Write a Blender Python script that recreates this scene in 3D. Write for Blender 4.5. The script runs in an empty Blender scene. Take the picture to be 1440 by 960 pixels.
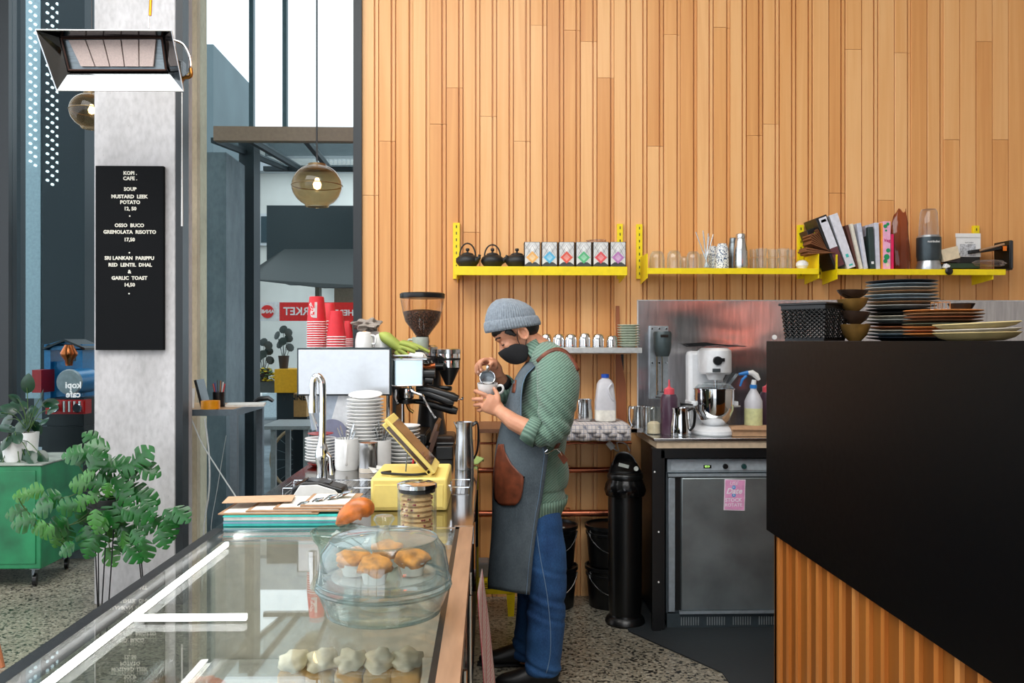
import bpy, bmesh, math, random
from mathutils import Vector, Matrix, noise

# ---------------------------------------------------------------- camera, world, lights
F_PX, YAW, CAM_H = 1200.0, math.atan(33/1200.0), 1.45
C = bpy.context.scene.collection
cam_data = bpy.data.cameras.new('camera'); cam_data.lens = 30.0; cam_data.sensor_width = 36.0
cam = bpy.data.objects.new('camera', cam_data); C.objects.link(cam)
cam.location = (0, 0, CAM_H); cam.rotation_euler = (math.radians(90), 0, -YAW)
cam_data.clip_start = 0.05
bpy.context.scene.camera = cam

world = bpy.data.worlds.new('overcast'); bpy.context.scene.world = world; world.use_nodes = True
wn = world.node_tree; wn.nodes.clear()
wo = wn.nodes.new('ShaderNodeOutputWorld'); wb = wn.nodes.new('ShaderNodeBackground')
wt = wn.nodes.new('ShaderNodeTexCoord'); ws = wn.nodes.new('ShaderNodeSeparateXYZ'); wr = wn.nodes.new('ShaderNodeValToRGB')
wn.links.new(wt.outputs['Generated'], ws.inputs[0]); wn.links.new(ws.outputs['Z'], wr.inputs[0])
wr.color_ramp.elements[0].position = 0.0; wr.color_ramp.elements[0].color = (0.78, 0.84, 0.92, 1)
wr.color_ramp.elements[1].position = 0.6; wr.color_ramp.elements[1].color = (0.92, 0.95, 1.0, 1)
wn.links.new(wr.outputs[0], wb.inputs[0]); wb.inputs[1].default_value = 1.8
wn.links.new(wb.outputs[0], wo.inputs[0])

def area(name, loc, target, sx, sy, power, col=(1, 1, 1)):
    d = bpy.data.lights.new(name, 'AREA'); d.shape = 'RECTANGLE'; d.size = sx; d.size_y = sy; d.energy = power; d.color = col
    o = bpy.data.objects.new(name, d); C.objects.link(o); o.location = loc
    o.rotation_euler = (Vector(target) - Vector(loc)).to_track_quat('-Z', 'Y').to_euler()
    return o
# added fill light just under the closed ceiling
area('ceiling_fill', (-0.9, 2.2, 4.5), (-0.5, 3.0, 0), 6.0, 3.6, 285, (1.0, 0.99, 0.97))

vs = bpy.context.scene.view_settings
bpy.context.scene.display_settings.display_device = 'sRGB'
vs.view_transform = 'Standard'; vs.look = 'None'; vs.exposure = 0.42; vs.gamma = 1.0; vs.use_curve_mapping = False

# ---------------------------------------------------------------- helpers
random.seed(7)
PI = math.pi
SY, CY = math.sin(YAW), math.cos(YAW)
def P(px, py, Y):
    """point at depth Y (metres from the camera along +Y) seen at photo pixel (px, py)"""
    u = (px-720)/F_PX; v = -(py-480)/F_PX
    dx = SY + u*CY; dy = CY - u*SY
    k = Y/dy
    return Vector((dx*k, Y, CAM_H + v*k))
def X_(px, Y): return P(px, 480, Y).x
def Z_(px, py, Y): return P(px, py, Y).z
def lin(c):
    return tuple(((v/255)/12.92 if v/255 <= .04045 else ((v/255+.055)/1.055)**2.4) for v in c)

def newmat(name):
    m = bpy.data.materials.new(name); m.use_nodes = True
    nt = m.node_tree; nt.nodes.clear()
    out = nt.nodes.new('ShaderNodeOutputMaterial'); b = nt.nodes.new('ShaderNodeBsdfPrincipled')
    nt.links.new(b.outputs[0], out.inputs[0])
    return m, nt, b, out
def nd(nt, t, **kw):
    n = nt.nodes.new(t)
    for k, v in kw.items():
        if k in n.inputs.keys(): n.inputs[k].default_value = v
        else: setattr(n, k, v)
    return n
def coords(nt, scale=(1, 1, 1), src='Object', rnd=False):
    if src == 'Position':
        g = nd(nt, 'ShaderNodeNewGeometry'); s = g.outputs['Position']
    else:
        g = nd(nt, 'ShaderNodeTexCoord'); s = g.outputs[src]
    if rnd:
        oi = nd(nt, 'ShaderNodeObjectInfo'); mm = nd(nt, 'ShaderNodeMath', operation='MULTIPLY'); mm.inputs[1].default_value = 37.0
        nt.links.new(oi.outputs['Random'], mm.inputs[0])
        va = nd(nt, 'ShaderNodeVectorMath', operation='ADD'); nt.links.new(s, va.inputs[0]); nt.links.new(mm.outputs[0], va.inputs[1]); s = va.outputs[0]
    mp = nd(nt, 'ShaderNodeMapping'); mp.inputs['Scale'].default_value = scale
    nt.links.new(s, mp.inputs[0]); return mp.outputs[0]
def ramp(nt, fac, stops):
    r = nd(nt, 'ShaderNodeValToRGB'); e = r.color_ramp.elements
    while len(e) < len(stops): e.new(0.5)
    for i, (p, c) in enumerate(stops):
        e[i].position = p; e[i].color = (*lin(c), 1)
    nt.links.new(fac, r.inputs[0]); return r.outputs[0]
def bump(nt, b, h, strength=0.2, dist=0.002):
    n = nd(nt, 'ShaderNodeBump'); n.inputs['Strength'].default_value = strength; n.inputs['Distance'].default_value = dist
    nt.links.new(h, n.inputs['Height']); nt.links.new(n.outputs[0], b.inputs['Normal'])
MATS = {}; BMP = 0.05
def M(name, col=None, rough=0.5, metal=0.0, sc=40, var=0.06, bmp=None, spec=0.5, coat=0.0, trans=0.0, stretch=(1, 1, 1), sheen=0.0):
    """plain surface with a little procedural mottling of colour, gloss and relief"""
    if name in MATS: return MATS[name]
    if bmp is None: bmp = BMP
    m, nt, b, out = newmat(name)
    v = coords(nt, stretch)
    n = nd(nt, 'ShaderNodeTexNoise', Scale=sc, Detail=3.0); nt.links.new(v, n.inputs['Vector'])
    lo = tuple(c*(1-var) for c in col); hi = tuple(min(255, c*(1+var*.6)) for c in col)
    nt.links.new(ramp(nt, n.outputs[0], [(0.3, lo), (0.7, hi)]), b.inputs['Base Color'])
    mr = nd(nt, 'ShaderNodeMapRange'); mr.inputs[3].default_value = max(0, rough-.04); mr.inputs[4].default_value = min(1, rough+.05)
    nt.links.new(n.outputs[0], mr.inputs[0]); nt.links.new(mr.outputs[0], b.inputs['Roughness'])
    b.inputs['Metallic'].default_value = metal; b.inputs['Specular IOR Level'].default_value = spec
    b.inputs['Coat Weight'].default_value = coat; b.inputs['Transmission Weight'].default_value = trans
    b.inputs['Sheen Weight'].default_value = sheen
    if bmp: bump(nt, b, n.outputs[0], bmp)
    MATS[name] = m; return m
def M_glass(name, tint=(245, 250, 248), ior=1.5, facing=0.0, rough=0.0, haze=None, flat=False):
    """thin sheet of glass: see-through with a Fresnel reflection"""
    if name in MATS: return MATS[name]
    m, nt, b, out = newmat(name); nt.nodes.remove(b)
    t = nd(nt, 'ShaderNodeBsdfTransparent'); t.inputs[0].default_value = (*lin(tint), 1)
    g = nd(nt, 'ShaderNodeBsdfGlossy'); g.inputs['Roughness'].default_value = rough
    no = nd(nt, 'ShaderNodeTexNoise', Scale=3.0)
    ge = nd(nt, 'ShaderNodeNewGeometry'); dt = nd(nt, 'ShaderNodeVectorMath', operation='DOT_PRODUCT')
    nt.links.new(ge.outputs['Incoming'], dt.inputs[0]); nt.links.new(ge.outputs['Normal'], dt.inputs[1])
    ab = nd(nt, 'ShaderNodeMath', operation='ABSOLUTE'); nt.links.new(dt.outputs['Value'], ab.inputs[0])
    om = nd(nt, 'ShaderNodeMath', operation='SUBTRACT'); om.inputs[0].default_value = 1.0; nt.links.new(ab.outputs[0], om.inputs[1])
    p5 = nd(nt, 'ShaderNodeMath', operation='POWER'); p5.inputs[1].default_value = 5.0; nt.links.new(om.outputs[0], p5.inputs[0])
    f0 = ((ior-1)/(ior+1))**2
    f = nd(nt, 'ShaderNodeMath', operation='MULTIPLY_ADD'); f.inputs[1].default_value = 1-f0; f.inputs[2].default_value = f0; nt.links.new(p5.outputs[0], f.inputs[0])
    bp = nd(nt, 'ShaderNodeBump'); bp.inputs['Strength'].default_value = 0.03; bp.inputs['Distance'].default_value = 0.002
    nt.links.new(coords(nt), no.inputs['Vector']); nt.links.new(no.outputs[0], bp.inputs['Height']); 
    if not flat: nt.links.new(bp.outputs[0], g.inputs['Normal'])
    mx = nd(nt, 'ShaderNodeMixShader')
    nt.links.new(f.outputs[0], mx.inputs[0]); nt.links.new(t.outputs[0], mx.inputs[1]); nt.links.new(g.outputs[0], mx.inputs[2])
    last = mx.outputs[0]
    if facing:
        p3 = nd(nt, 'ShaderNodeMath', operation='POWER'); p3.inputs[1].default_value = 2.6; nt.links.new(om.outputs[0], p3.inputs[0])
        ml = nd(nt, 'ShaderNodeMath', operation='MULTIPLY_ADD'); ml.inputs[1].default_value = facing; ml.inputs[2].default_value = facing*.04
        nt.links.new(p3.outputs[0], ml.inputs[0])
        d = nd(nt, 'ShaderNodeBsdfPrincipled'); d.inputs['Base Color'].default_value = (*lin(haze or (190, 198, 196)), 1); d.inputs['Roughness'].default_value = 0.1
        m2 = nd(nt, 'ShaderNodeMixShader'); nt.links.new(ml.outputs[0], m2.inputs[0]); nt.links.new(last, m2.inputs[1]); nt.links.new(d.outputs[0], m2.inputs[2]); last = m2.outputs[0]
    nt.links.new(last, out.inputs[0]); MATS[name] = m; return m
def M_emit(name, col, s):
    if name in MATS: return MATS[name]
    m, nt, b, out = newmat(name)
    b.inputs['Base Color'].default_value = (*lin(col), 1); b.inputs['Emission Color'].default_value = (*lin(col), 1); b.inputs['Emission Strength'].default_value = s
    MATS[name] = m; return m

def wmat(o):
    m = Matrix.LocRotScale(o.location, o.rotation_euler, o.scale)
    return (wmat(o.parent) @ m) if o.parent else m
def obj(name, bm, m, parent=None, org=None, bevel=0, smooth=35, solid=0, label=None, sub=0):
    """link a bmesh given in world coordinates as one mesh object"""
    bmesh.ops.recalc_face_normals(bm, faces=bm.faces)
    me = bpy.data.meshes.new(name)
    if parent is not None: bm.transform(wmat(parent).inverted())
    elif org is not None: bm.transform(Matrix.Translation(-Vector(org)))
    bm.to_mesh(me); bm.free()
    if smooth:
        me.shade_smooth(); me.set_sharp_from_angle(angle=math.radians(smooth))
    if m is not None: me.materials.append(m)
    o = bpy.data.objects.new(name, me); C.objects.link(o)
    if parent is not None: o.parent = parent
    elif org is not None: o.location = org
    if solid:
        s = o.modifiers.new('solid', 'SOLIDIFY'); s.thickness = solid; s.offset = 0
    if bevel:
        b = o.modifiers.new('bevel', 'BEVEL'); b.width = bevel; b.segments = 2; b.limit_method = 'ANGLE'
    if sub:
        s = o.modifiers.new('sub', 'SUBSURF'); s.levels = s.render_levels = sub
    if label: o['label'] = label
    return o
def tag(o, label=None, cat=None, group=None, kind=None):
    if label: o['label'] = label
    if cat: o['category'] = cat
    if group: o['group'] = group
    if kind: o['kind'] = kind
    return o
def thing(name, label, cat, loc=(0, 0, 0), rotz=0, group=None):
    o = bpy.data.objects.new(name, None); C.objects.link(o); o.empty_display_size = .05
    o.location = loc; o.rotation_euler = (0, 0, rotz)
    return tag(o, label, cat, group)
def struct(name, bm, m, label=None, **k):
    return tag(obj(name, bm, m, **k), label, None, None, 'structure')
def copy_tree(o, parent=None):
    c = o.copy(); C.objects.link(c); c.parent = parent
    for ch in list(o.children):
        copy_tree(ch, c)
    return c
def dup(o, loc, label=None, rotz=None, scale=None):
    c = copy_tree(o); c.location = loc
    if rotz is not None: c.rotation_euler = (0, 0, rotz)
    if scale is not None: c.scale = scale if hasattr(scale, '__len__') else (scale,)*3
    if label: c['label'] = label
    return c
ORD = ['topmost', 'second from the top', 'third from the top', 'fourth from the top', 'fifth from the top', 'sixth from the top', 'seventh from the top', 'eighth from the top', 'ninth from the top', 'tenth from the top', 'eleventh from the top', 'twelfth from the top', 'thirteenth from the top', 'fourteenth from the top', 'fifteenth from the top', 'sixteenth from the top', 'seventeenth from the top', 'eighteenth from the top', 'nineteenth from the top', 'twentieth from the top']
def ordn(i, n): return 'bottom' if i == n-1 else ORD[i]

def nb(): return bmesh.new()
def box(bm, x0, x1, y0, y1, z0, z1, rot=None, piv=None):
    vs_ = [bm.verts.new((x, y, z)) for x in (x0, x1) for y in (y0, y1) for z in (z0, z1)]
    for f in ((0, 1, 3, 2), (4, 6, 7, 5), (0, 4, 5, 1), (2, 3, 7, 6), (0, 2, 6, 4), (1, 5, 7, 3)):
        bm.faces.new([vs_[i] for i in f])
    if rot is not None:
        p = Vector(piv) if piv is not None else Vector(((x0+x1)/2, (y0+y1)/2, (z0+z1)/2))
        bmesh.ops.transform(bm, matrix=Matrix.Translation(p) @ rot @ Matrix.Translation(-p), verts=vs_)
    return bm
def BX(*a, **k): return box(nb(), *a, **k)
def hexa(bm, p):
    """eight corners: bottom loop of four then top loop of four"""
    v = [bm.verts.new(q) for q in p]
    for f in ((3, 2, 1, 0), (4, 5, 6, 7), (0, 1, 5, 4), (1, 2, 6, 5), (2, 3, 7, 6), (3, 0, 4, 7)):
        bm.faces.new([v[i] for i in f])
    return bm
def lathe(bm, prof, seg=28, M4=None, cx=0, cy=0, z=0, cap=True):
    rings = []
    for r, h in prof:
        if r < 1e-5: rings.append([bm.verts.new((cx, cy, z+h))])
        else: rings.append([bm.verts.new((cx+r*math.cos(2*PI*i/seg), cy+r*math.sin(2*PI*i/seg), z+h)) for i in range(seg)])
    for a, b in zip(rings[:-1], rings[1:]):
        if len(a) == 1 and len(b) == 1: continue
        for i in range(seg):
            j = (i+1) % seg
            if len(a) == 1: bm.faces.new((a[0], b[j], b[i]))
            elif len(b) == 1: bm.faces.new((a[i], a[j], b[0]))
            else: bm.faces.new((a[i], a[j], b[j], b[i]))
    if cap:
        if len(rings[0]) > 1: bm.faces.new(rings[0][::-1])
        if len(rings[-1]) > 1: bm.faces.new(rings[-1])
    if M4 is not None:
        bmesh.ops.transform(bm, matrix=M4, verts=[v for r in rings for v in r])
    return bm
def LT(prof, seg=28, **k): return lathe(nb(), prof, seg, **k)
def align(d, loc=(0, 0, 0)):
    """matrix turning +Z to direction d, then moving to loc"""
    return Matrix.Translation(Vector(loc)) @ Vector(d).to_track_quat('Z', 'Y').to_matrix().to_4x4()
def cyl(bm, p0, p1, r0, r1=None, seg=14):
    p0 = Vector(p0); p1 = Vector(p1); r1 = r0 if r1 is None else r1
    return lathe(bm, [(r0, 0), (r1, (p1-p0).length)], seg, align(p1-p0, p0))
def tube(bm, pts, r, seg=10, ref=None, closed=False, cap=True):
    """sweep: r a number, a list of numbers or of (in-plane, sideways) pairs; sideways is kept near ref"""
    pts = [Vector(p) for p in pts]; n = len(pts)
    rs = r if hasattr(r, '__len__') else [r]*n
    ref = Vector(ref) if ref is not None else None
    rings = []; prev = None
    for i, p in enumerate(pts):
        if closed: t = pts[(i+1) % n]-pts[i-1]
        else: t = pts[min(i+1, n-1)]-pts[max(i-1, 0)]
        t.normalize()
        if ref is not None: s = ref - t*ref.dot(t)
        elif prev is None: s = t.orthogonal()
        else: s = prev - t*prev.dot(t)
        if s.length < 1e-6: s = t.orthogonal()
        s.normalize(); prev = s; q = t.cross(s)
        ra, rb = rs[i] if hasattr(rs[i], '__len__') else (rs[i], rs[i])
        rings.append([bm.verts.new(p + q*ra*math.cos(2*PI*k/seg) + s*rb*math.sin(2*PI*k/seg)) for k in range(seg)])
    m = n if closed else n-1
    for i in range(m):
        a, b = rings[i], rings[(i+1) % n]
        for k in range(seg):
            l = (k+1) % seg; bm.faces.new((a[k], a[l], b[l], b[k]))
    if not closed and cap:
        bm.faces.new(rings[0][::-1]); bm.faces.new(rings[-1])
    return bm
def TB(*a, **k): return tube(nb(), *a, **k)
def prism(bm, pts, d):
    """polygon (3-D points) pushed along vector d"""
    d = Vector(d); a = [bm.verts.new(p) for p in pts]; b = [bm.verts.new(Vector(p)+d) for p in pts]
    bm.faces.new(a[::-1]); bm.faces.new(b); n = len(a)
    for i in range(n): bm.faces.new((a[i], a[(i+1) % n], b[(i+1) % n], b[i]))
    return bm
def PR(*a): return prism(nb(), *a)
def grid(bm, rows):
    vv = [[bm.verts.new(p) for p in r] for r in rows]
    for a, b in zip(vv[:-1], vv[1:]):
        for i in range(len(a)-1): bm.faces.new((a[i], a[i+1], b[i+1], b[i]))
    return bm
def smooth_pts(pts, k=4):
    """Catmull-Rom through points"""
    pts = [Vector(p) for p in pts]; out = []
    q = [pts[0]*2-pts[1]] + pts + [pts[-1]*2-pts[-2]]
    for i in range(1, len(q)-2):
        for j in range(k):
            t = j/k; a, b, c, d = q[i-1], q[i], q[i+1], q[i+2]
            out.append(0.5*((2*b)+(c-a)*t+(2*a-5*b+4*c-d)*t*t+(3*b-a-3*c+d)*t**3))
    out.append(pts[-1]); return out
def evaluated(o):
    """mesh of one object with its modifiers, worked out in a scratch scene so that the big scene is not re-evaluated"""
    sc = bpy.data.scenes.new('scratch'); sc.collection.objects.link(o); vl = sc.view_layers[0]; vl.update()
    me = bpy.data.meshes.new_from_object(o.evaluated_get(vl.depsgraph)); bpy.data.scenes.remove(sc); return me
def text(name, s, size, m, parent, loc, mirror=False, ext=0.0008, bold=0.0, rot=(PI/2, 0, 0), shear=0, sx=1.0, align_x='CENTER'):
    """flat lettering as one mesh, facing -Y unless turned"""
    cu = bpy.data.curves.new(name, 'FONT'); cu.body = s; cu.size = size; cu.align_x = align_x; cu.align_y = 'CENTER'
    cu.extrude = ext; cu.offset = bold; cu.shear = shear; cu.resolution_u = 2
    t = bpy.data.objects.new(name, cu); me = evaluated(t)
    bpy.data.objects.remove(t); bpy.data.curves.remove(cu)
    from mathutils import Euler
    Mx = Matrix.Translation(Vector(loc)) @ Euler(rot).to_matrix().to_4x4() @ Matrix.Diagonal((-sx if mirror else sx, 1, 1, 1))
    if parent is not None: Mx = wmat(parent).inverted() @ Mx
    me.transform(Mx)
    if mirror: me.flip_normals()
    me.materials.clear(); me.materials.append(m)
    o = bpy.data.objects.new(name, me); C.objects.link(o); o.parent = parent; return o
def remesh(bm, voxel, m, name, parent, it=4, smooth_fac=0.5, label=None, disp=None):
    """fuse overlapping pieces into one continuous surface"""
    bmesh.ops.recalc_face_normals(bm, faces=bm.faces)
    me = bpy.data.meshes.new(name); bm.to_mesh(me); bm.free()
    o = bpy.data.objects.new(name, me)
    r = o.modifiers.new('r', 'REMESH'); r.mode = 'VOXEL'; r.voxel_size = voxel
    if it:
        s = o.modifiers.new('s', 'SMOOTH'); s.iterations = it; s.factor = smooth_fac
    me2 = evaluated(o)
    bpy.data.objects.remove(o); bpy.data.meshes.remove(me)
    if disp:
        cs = [v.co.copy() for v in me2.vertices]; ns = [Vector(n.vector) for n in me2.vertex_normals]; flat = []
        for c_, n_ in zip(cs, ns): flat.extend(c_+disp(c_, n_))
        me2.vertices.foreach_set('co', flat); me2.update()
    if parent is not None: me2.transform(wmat(parent).inverted())
    me2.shade_smooth(); me2.materials.clear(); me2.materials.append(m)
    o = bpy.data.objects.new(name, me2); C.objects.link(o); o.parent = parent
    if label: o['label'] = label
    return o

# ---------------------------------------------------------------- materials
def make_wood(name, stops, rough=0.42, seam=(150, 82, 24)):
    m, nt, b, out = newmat(name)
    v = coords(nt, (26, 26, 0.9), 'Position', True)
    n = nd(nt, 'ShaderNodeTexNoise', Scale=1.0, Detail=5.0, Distortion=0.6); nt.links.new(v, n.inputs['Vector'])
    v2 = coords(nt, (160, 160, 3), 'Position', True)
    n2 = nd(nt, 'ShaderNodeTexNoise', Scale=1.0, Detail=2.0); nt.links.new(v2, n2.inputs['Vector'])
    oi = nd(nt, 'ShaderNodeObjectInfo')
    a = nd(nt, 'ShaderNodeMath', operation='MULTIPLY'); a.inputs[1].default_value = 0.55; nt.links.new(n.outputs[0], a.inputs[0])
    c = nd(nt, 'ShaderNodeMath', operation='MULTIPLY_ADD'); c.inputs[1].default_value = 0.42; nt.links.new(oi.outputs['Random'], c.inputs[0]); nt.links.new(a.outputs[0], c.inputs[2])
    d = nd(nt, 'ShaderNodeMath', operation='MULTIPLY_ADD'); d.inputs[1].default_value = 0.10; nt.links.new(n2.outputs[0], d.inputs[0]); nt.links.new(c.outputs[0], d.inputs[2])
    nt.links.new(ramp(nt, d.outputs[0], stops), b.inputs['Base Color'])
    b.inputs['Roughness'].default_value = rough; b.inputs['Specular IOR Level'].default_value = 0.4
    bump(nt, b, n2.outputs[0], 0.12, 0.001); MATS[name] = m; return m
WOOD = make_wood('wall_cedar', [(0.18, (210, 142, 80)), (0.45, (228, 166, 102)), (0.7, (238, 184, 124)), (0.95, (216, 150, 88))], .36)
WOOD_GROOVE_SHADE = make_wood('groove_shade_cedar', [(0.2, (176, 92, 24)), (0.8, (204, 118, 40))])  # groove shade and warm bounce between boards put into the colour
WOOD_SLAT_SHADED = make_wood('slat_cedar_shaded', [(0.15, (118, 62, 20)), (0.5, (152, 90, 34)), (0.85, (176, 110, 46))], 0.38)  # bar cedar darkened, the shade low on the right is in the colour
WOOD_BATTEN_LIT = make_wood('batten_cedar_lit', [(0.15, (186, 104, 38)), (0.5, (212, 132, 60)), (0.85, (228, 156, 86))], 0.38)  # same cedar made lighter, light caught by the raised battens is painted

def make_terrazzo():
    m, nt, b, out = newmat('terrazzo')
    v = coords(nt, (1, 1, 1), 'Position')
    vo = nd(nt, 'ShaderNodeTexVoronoi', Scale=88.0); nt.links.new(v, vo.inputs['Vector'])
    n = nd(nt, 'ShaderNodeTexNoise', Scale=70.0, Detail=3.0); nt.links.new(v, n.inputs['Vector'])
    n3 = nd(nt, 'ShaderNodeTexNoise', Scale=1.6, Detail=3.0); nt.links.new(v, n3.inputs['Vector'])
    sp = nd(nt, 'ShaderNodeSeparateColor'); nt.links.new(vo.outputs['Color'], sp.inputs[0])
    col = ramp(nt, sp.outputs[0], [(0.0, (44, 44, 42)), (0.17, (66, 65, 62)), (0.22, (164, 160, 148)), (0.75, (176, 171, 158)), (1.0, (206, 203, 192))])
    mx = nd(nt, 'ShaderNodeMix', data_type='RGBA', blend_type='MULTIPLY'); mx.inputs[0].default_value = 0.8
    nt.links.new(col, mx.inputs[6]); nt.links.new(ramp(nt, n.outputs[0], [(0.36, (120, 120, 116)), (0.46, (240, 238, 230))]), mx.inputs[7])
    mx2 = nd(nt, 'ShaderNodeMix', data_type='RGBA', blend_type='MULTIPLY'); mx2.inputs[0].default_value = 0.5
    nt.links.new(mx.outputs[2], mx2.inputs[6]); nt.links.new(ramp(nt, n3.outputs[0], [(0.3, (150, 148, 140)), (0.7, (240, 238, 230))]), mx2.inputs[7])
    nt.links.new(mx2.outputs[2], b.inputs['Base Color']); b.inputs['Roughness'].default_value = 0.28
    MATS['terrazzo'] = m; return m
TERRAZZO = make_terrazzo()
def make_concrete(name, base, dark, k=1.0):
    m, nt, b, out = newmat(name)
    v = coords(nt, (1, 1, .5), 'Position')
    n = nd(nt, 'ShaderNodeTexNoise', Scale=3.2*k, Detail=8.0, Roughness=.65); nt.links.new(v, n.inputs['Vector'])
    n2 = nd(nt, 'ShaderNodeTexNoise', Scale=45.0, Detail=5.0); nt.links.new(v, n2.inputs['Vector'])
    vo = nd(nt, 'ShaderNodeTexVoronoi', Scale=26.0); nt.links.new(v, vo.inputs['Vector'])
    c1 = ramp(nt, n.outputs[0], [(0.3, dark), (0.62, base)])
    mx = nd(nt, 'ShaderNodeMix', data_type='RGBA', blend_type='MULTIPLY'); mx.inputs[0].default_value = .55
    nt.links.new(c1, mx.inputs[6]); nt.links.new(ramp(nt, n2.outputs[0], [(0.25, (215, 215, 215)), (0.6, (255, 255, 255))]), mx.inputs[7])
    mx2 = nd(nt, 'ShaderNodeMix', data_type='RGBA', blend_type='MULTIPLY'); mx2.inputs[0].default_value = .6
    nt.links.new(mx.outputs[2], mx2.inputs[6]); nt.links.new(ramp(nt, vo.outputs['Distance'], [(0.02, (175, 175, 175)), (0.07, (255, 255, 255))]), mx2.inputs[7])
    nt.links.new(mx2.outputs[2], b.inputs['Base Color']); b.inputs['Roughness'].default_value = 0.8
    bump(nt, b, n2.outputs[0], 0.25, 0.003); MATS[name] = m; return m
CONCRETE = make_concrete('pillar_concrete', (208, 206, 207), (178, 176, 176))
CONC_BEIGE = make_concrete('beige_concrete', (200, 186, 158), (168, 154, 128))
CONC_DARK = make_concrete('dark_concrete', (112, 124, 130), (74, 86, 92))
BLACK = M('black_paint', (16, 18, 20), 0.35)
BLACK_SATIN = M('black_laminate', (5, 5, 6), 0.4, bmp=0.02, spec=.14)
BLACK_PLASTIC = M('black_plastic', (14, 15, 16), 0.3)
FRAME = M('window_frame_steel', (30, 36, 40), 0.45)
STEEL = M('stainless_steel', (205, 207, 208), 0.22, 1.0, sc=30, var=.05, bmp=.02, stretch=(1, 1, 12))
CHROME = M('polished_chrome', (226, 228, 230), 0.07, 1.0, bmp=0.0, var=.02)
STEEL_DARK = M('brushed_dark_steel', (120, 128, 132), 0.38, 1.0, sc=20, var=.12, bmp=.03, stretch=(1, 1, 9))
WHITE = M('white_glaze', (236, 236, 234), 0.18, bmp=0.0, var=.02)
WHITE_ENAMEL = M('white_enamel', (228, 230, 232), 0.22, bmp=0.0, var=.02)
YELLOW = M('yellow_powder_coat', (244, 216, 10), 0.4, bmp=.02, var=.03)
GLASS = M_glass('clear_glass', (250, 252, 251), 1.5, 0.55, haze=(225, 230, 228))
WINGLASS = M_glass('window_glass', (238, 245, 246), 1.0, flat=True)
# ---------------------------------------------------------------- the setting
def fb(x0, y0, x1, y1, Y, d, bm=None):
    """box whose front face, at depth Y, covers the photo rectangle; it reaches d further back"""
    a = P(x0, (y0+y1)/2, Y).x; b = P(x1, (y0+y1)/2, Y).x; xm = (x0+x1)/2
    return box(bm if bm is not None else nb(), a, b, Y, Y+d, P(xm, y1, Y).z, P(xm, y0, Y).z)
bm = nb(); v = [bm.verts.new(p) for p in ((-7, -6, 0), (5, -6, 0), (5, 5.8, 0), (-7, 5.8, 0))]; bm.faces.new(v)
v2 = [bm.verts.new((q.co.x, q.co.y, -.1)) for q in v]; bm.faces.new(v2[::-1])
for i in range(4): bm.faces.new((v[i], v2[i], v2[(i+1) % 4], v[(i+1) % 4]))
struct('floor', bm, TERRAZZO, 'speckled grey polished terrazzo floor')
struct('ceiling', BX(-7, 5, -6, 5.85, 4.6, 4.7), M('ceiling_paint', (226, 226, 224), .8), 'white ceiling high above the room')
struct('wall_right', BX(4.2, 4.3, -6, 5.8, 0, 4.6), M('right_plaster', (196, 190, 182), .8), 'plain plaster wall on the right of the room')
struct('wall_front', BX(.9, 4.3, -6.1, -6, 0, 4.6), M('front_plaster', (196, 192, 186), .8), 'unseen wall behind the photographer')  # out of view, put in so the steel has something darker to reflect
for k, x in enumerate((-7, -5, -3, -1)): struct('window_3' if k == 0 else 'window_3', BX(x, x+.12, -6.05, -5.95, 0, 4.6), FRAME, 'dark steel mullion of the rear windows')
WY, W0 = 4.85, X_(509, 4.85)
PITCH = .0954
wall = struct('wall_back', BX(W0, 4.2, WY+.032, 5.9, 0, 4.6), WOOD_GROOVE_SHADE, 'back wall clad in vertical cedar boards')
joints = [(517, 274), (541, 198), (613, 174), (637, 123), (660, 326), (686, 163), (729, 198), (754, 35), (800, 42), (847, 109), (826, 58), (917, 205), (942, 48), (1010, 38), (1058, 190), (1080, 174), (1194, 69), (1280, 74), (1257, 281), (1348, 196), (1393, 58), (1415, 196), (1168, 271)]
jc = {}
for jx, jy in joints:
    jc.setdefault(int((X_(jx, WY)-W0)/PITCH), []).append(Z_(jx, jy, WY))
def plank_mesh(kind, h):
    w = PITCH
    if kind == 0: prof = [(0, .03), (0, .0), (.064, 0), (.066, .003), (.066, .018), (.073, .018), (.073, .006), (.074, .003), (.089, .003), (.090, .006), (.090, .022), (w, .022), (w, .03)]
    elif kind == 1: prof = [(0, .03), (0, .002), (.002, 0), (.070, 0), (.072, .003), (.072, .02), (.079, .02), (.079, .008), (.0935, .008), (.0935, .022), (w, .022), (w, .03)]
    else: prof = [(0, .03), (0, .003), (.002, 0), (w-.005, 0), (w-.003, .003), (w-.003, .014), (w, .014), (w, .03)]
    bm = nb(); prism(bm, [(x, y, 0) for x, y in prof], (0, 0, h)); return bm
ncol = int((4.1-W0)/PITCH)
for i in range(ncol):
    x0 = W0+.002+i*PITCH
    zs = sorted(jc.get(i, []) + ([random.uniform(.5, 1.6)] if random.random() < .35 else []))
    zs = [0.0] + zs + [4.55]
    kind = (0 if random.random() < .8 else 1) if x0 < X_(1130, WY) else random.choice((2, 2, 1, 0))
    for a, b in zip(zs[:-1], zs[1:]):
        if b-a < .05: continue
        bm = plank_mesh(kind, b-a-.002)
        o = obj('plank', bm, WOOD, None, org=(0, 0, 0), smooth=0)
        o.parent = wall; o.location = (x0, WY + random.uniform(0, .0015), a)
struct('trim_1', BX(X_(497, 4.84), W0+.001, 4.83, 4.93, 0, 4.6), FRAME, 'dark steel trim where the cedar wall meets the window')

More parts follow.
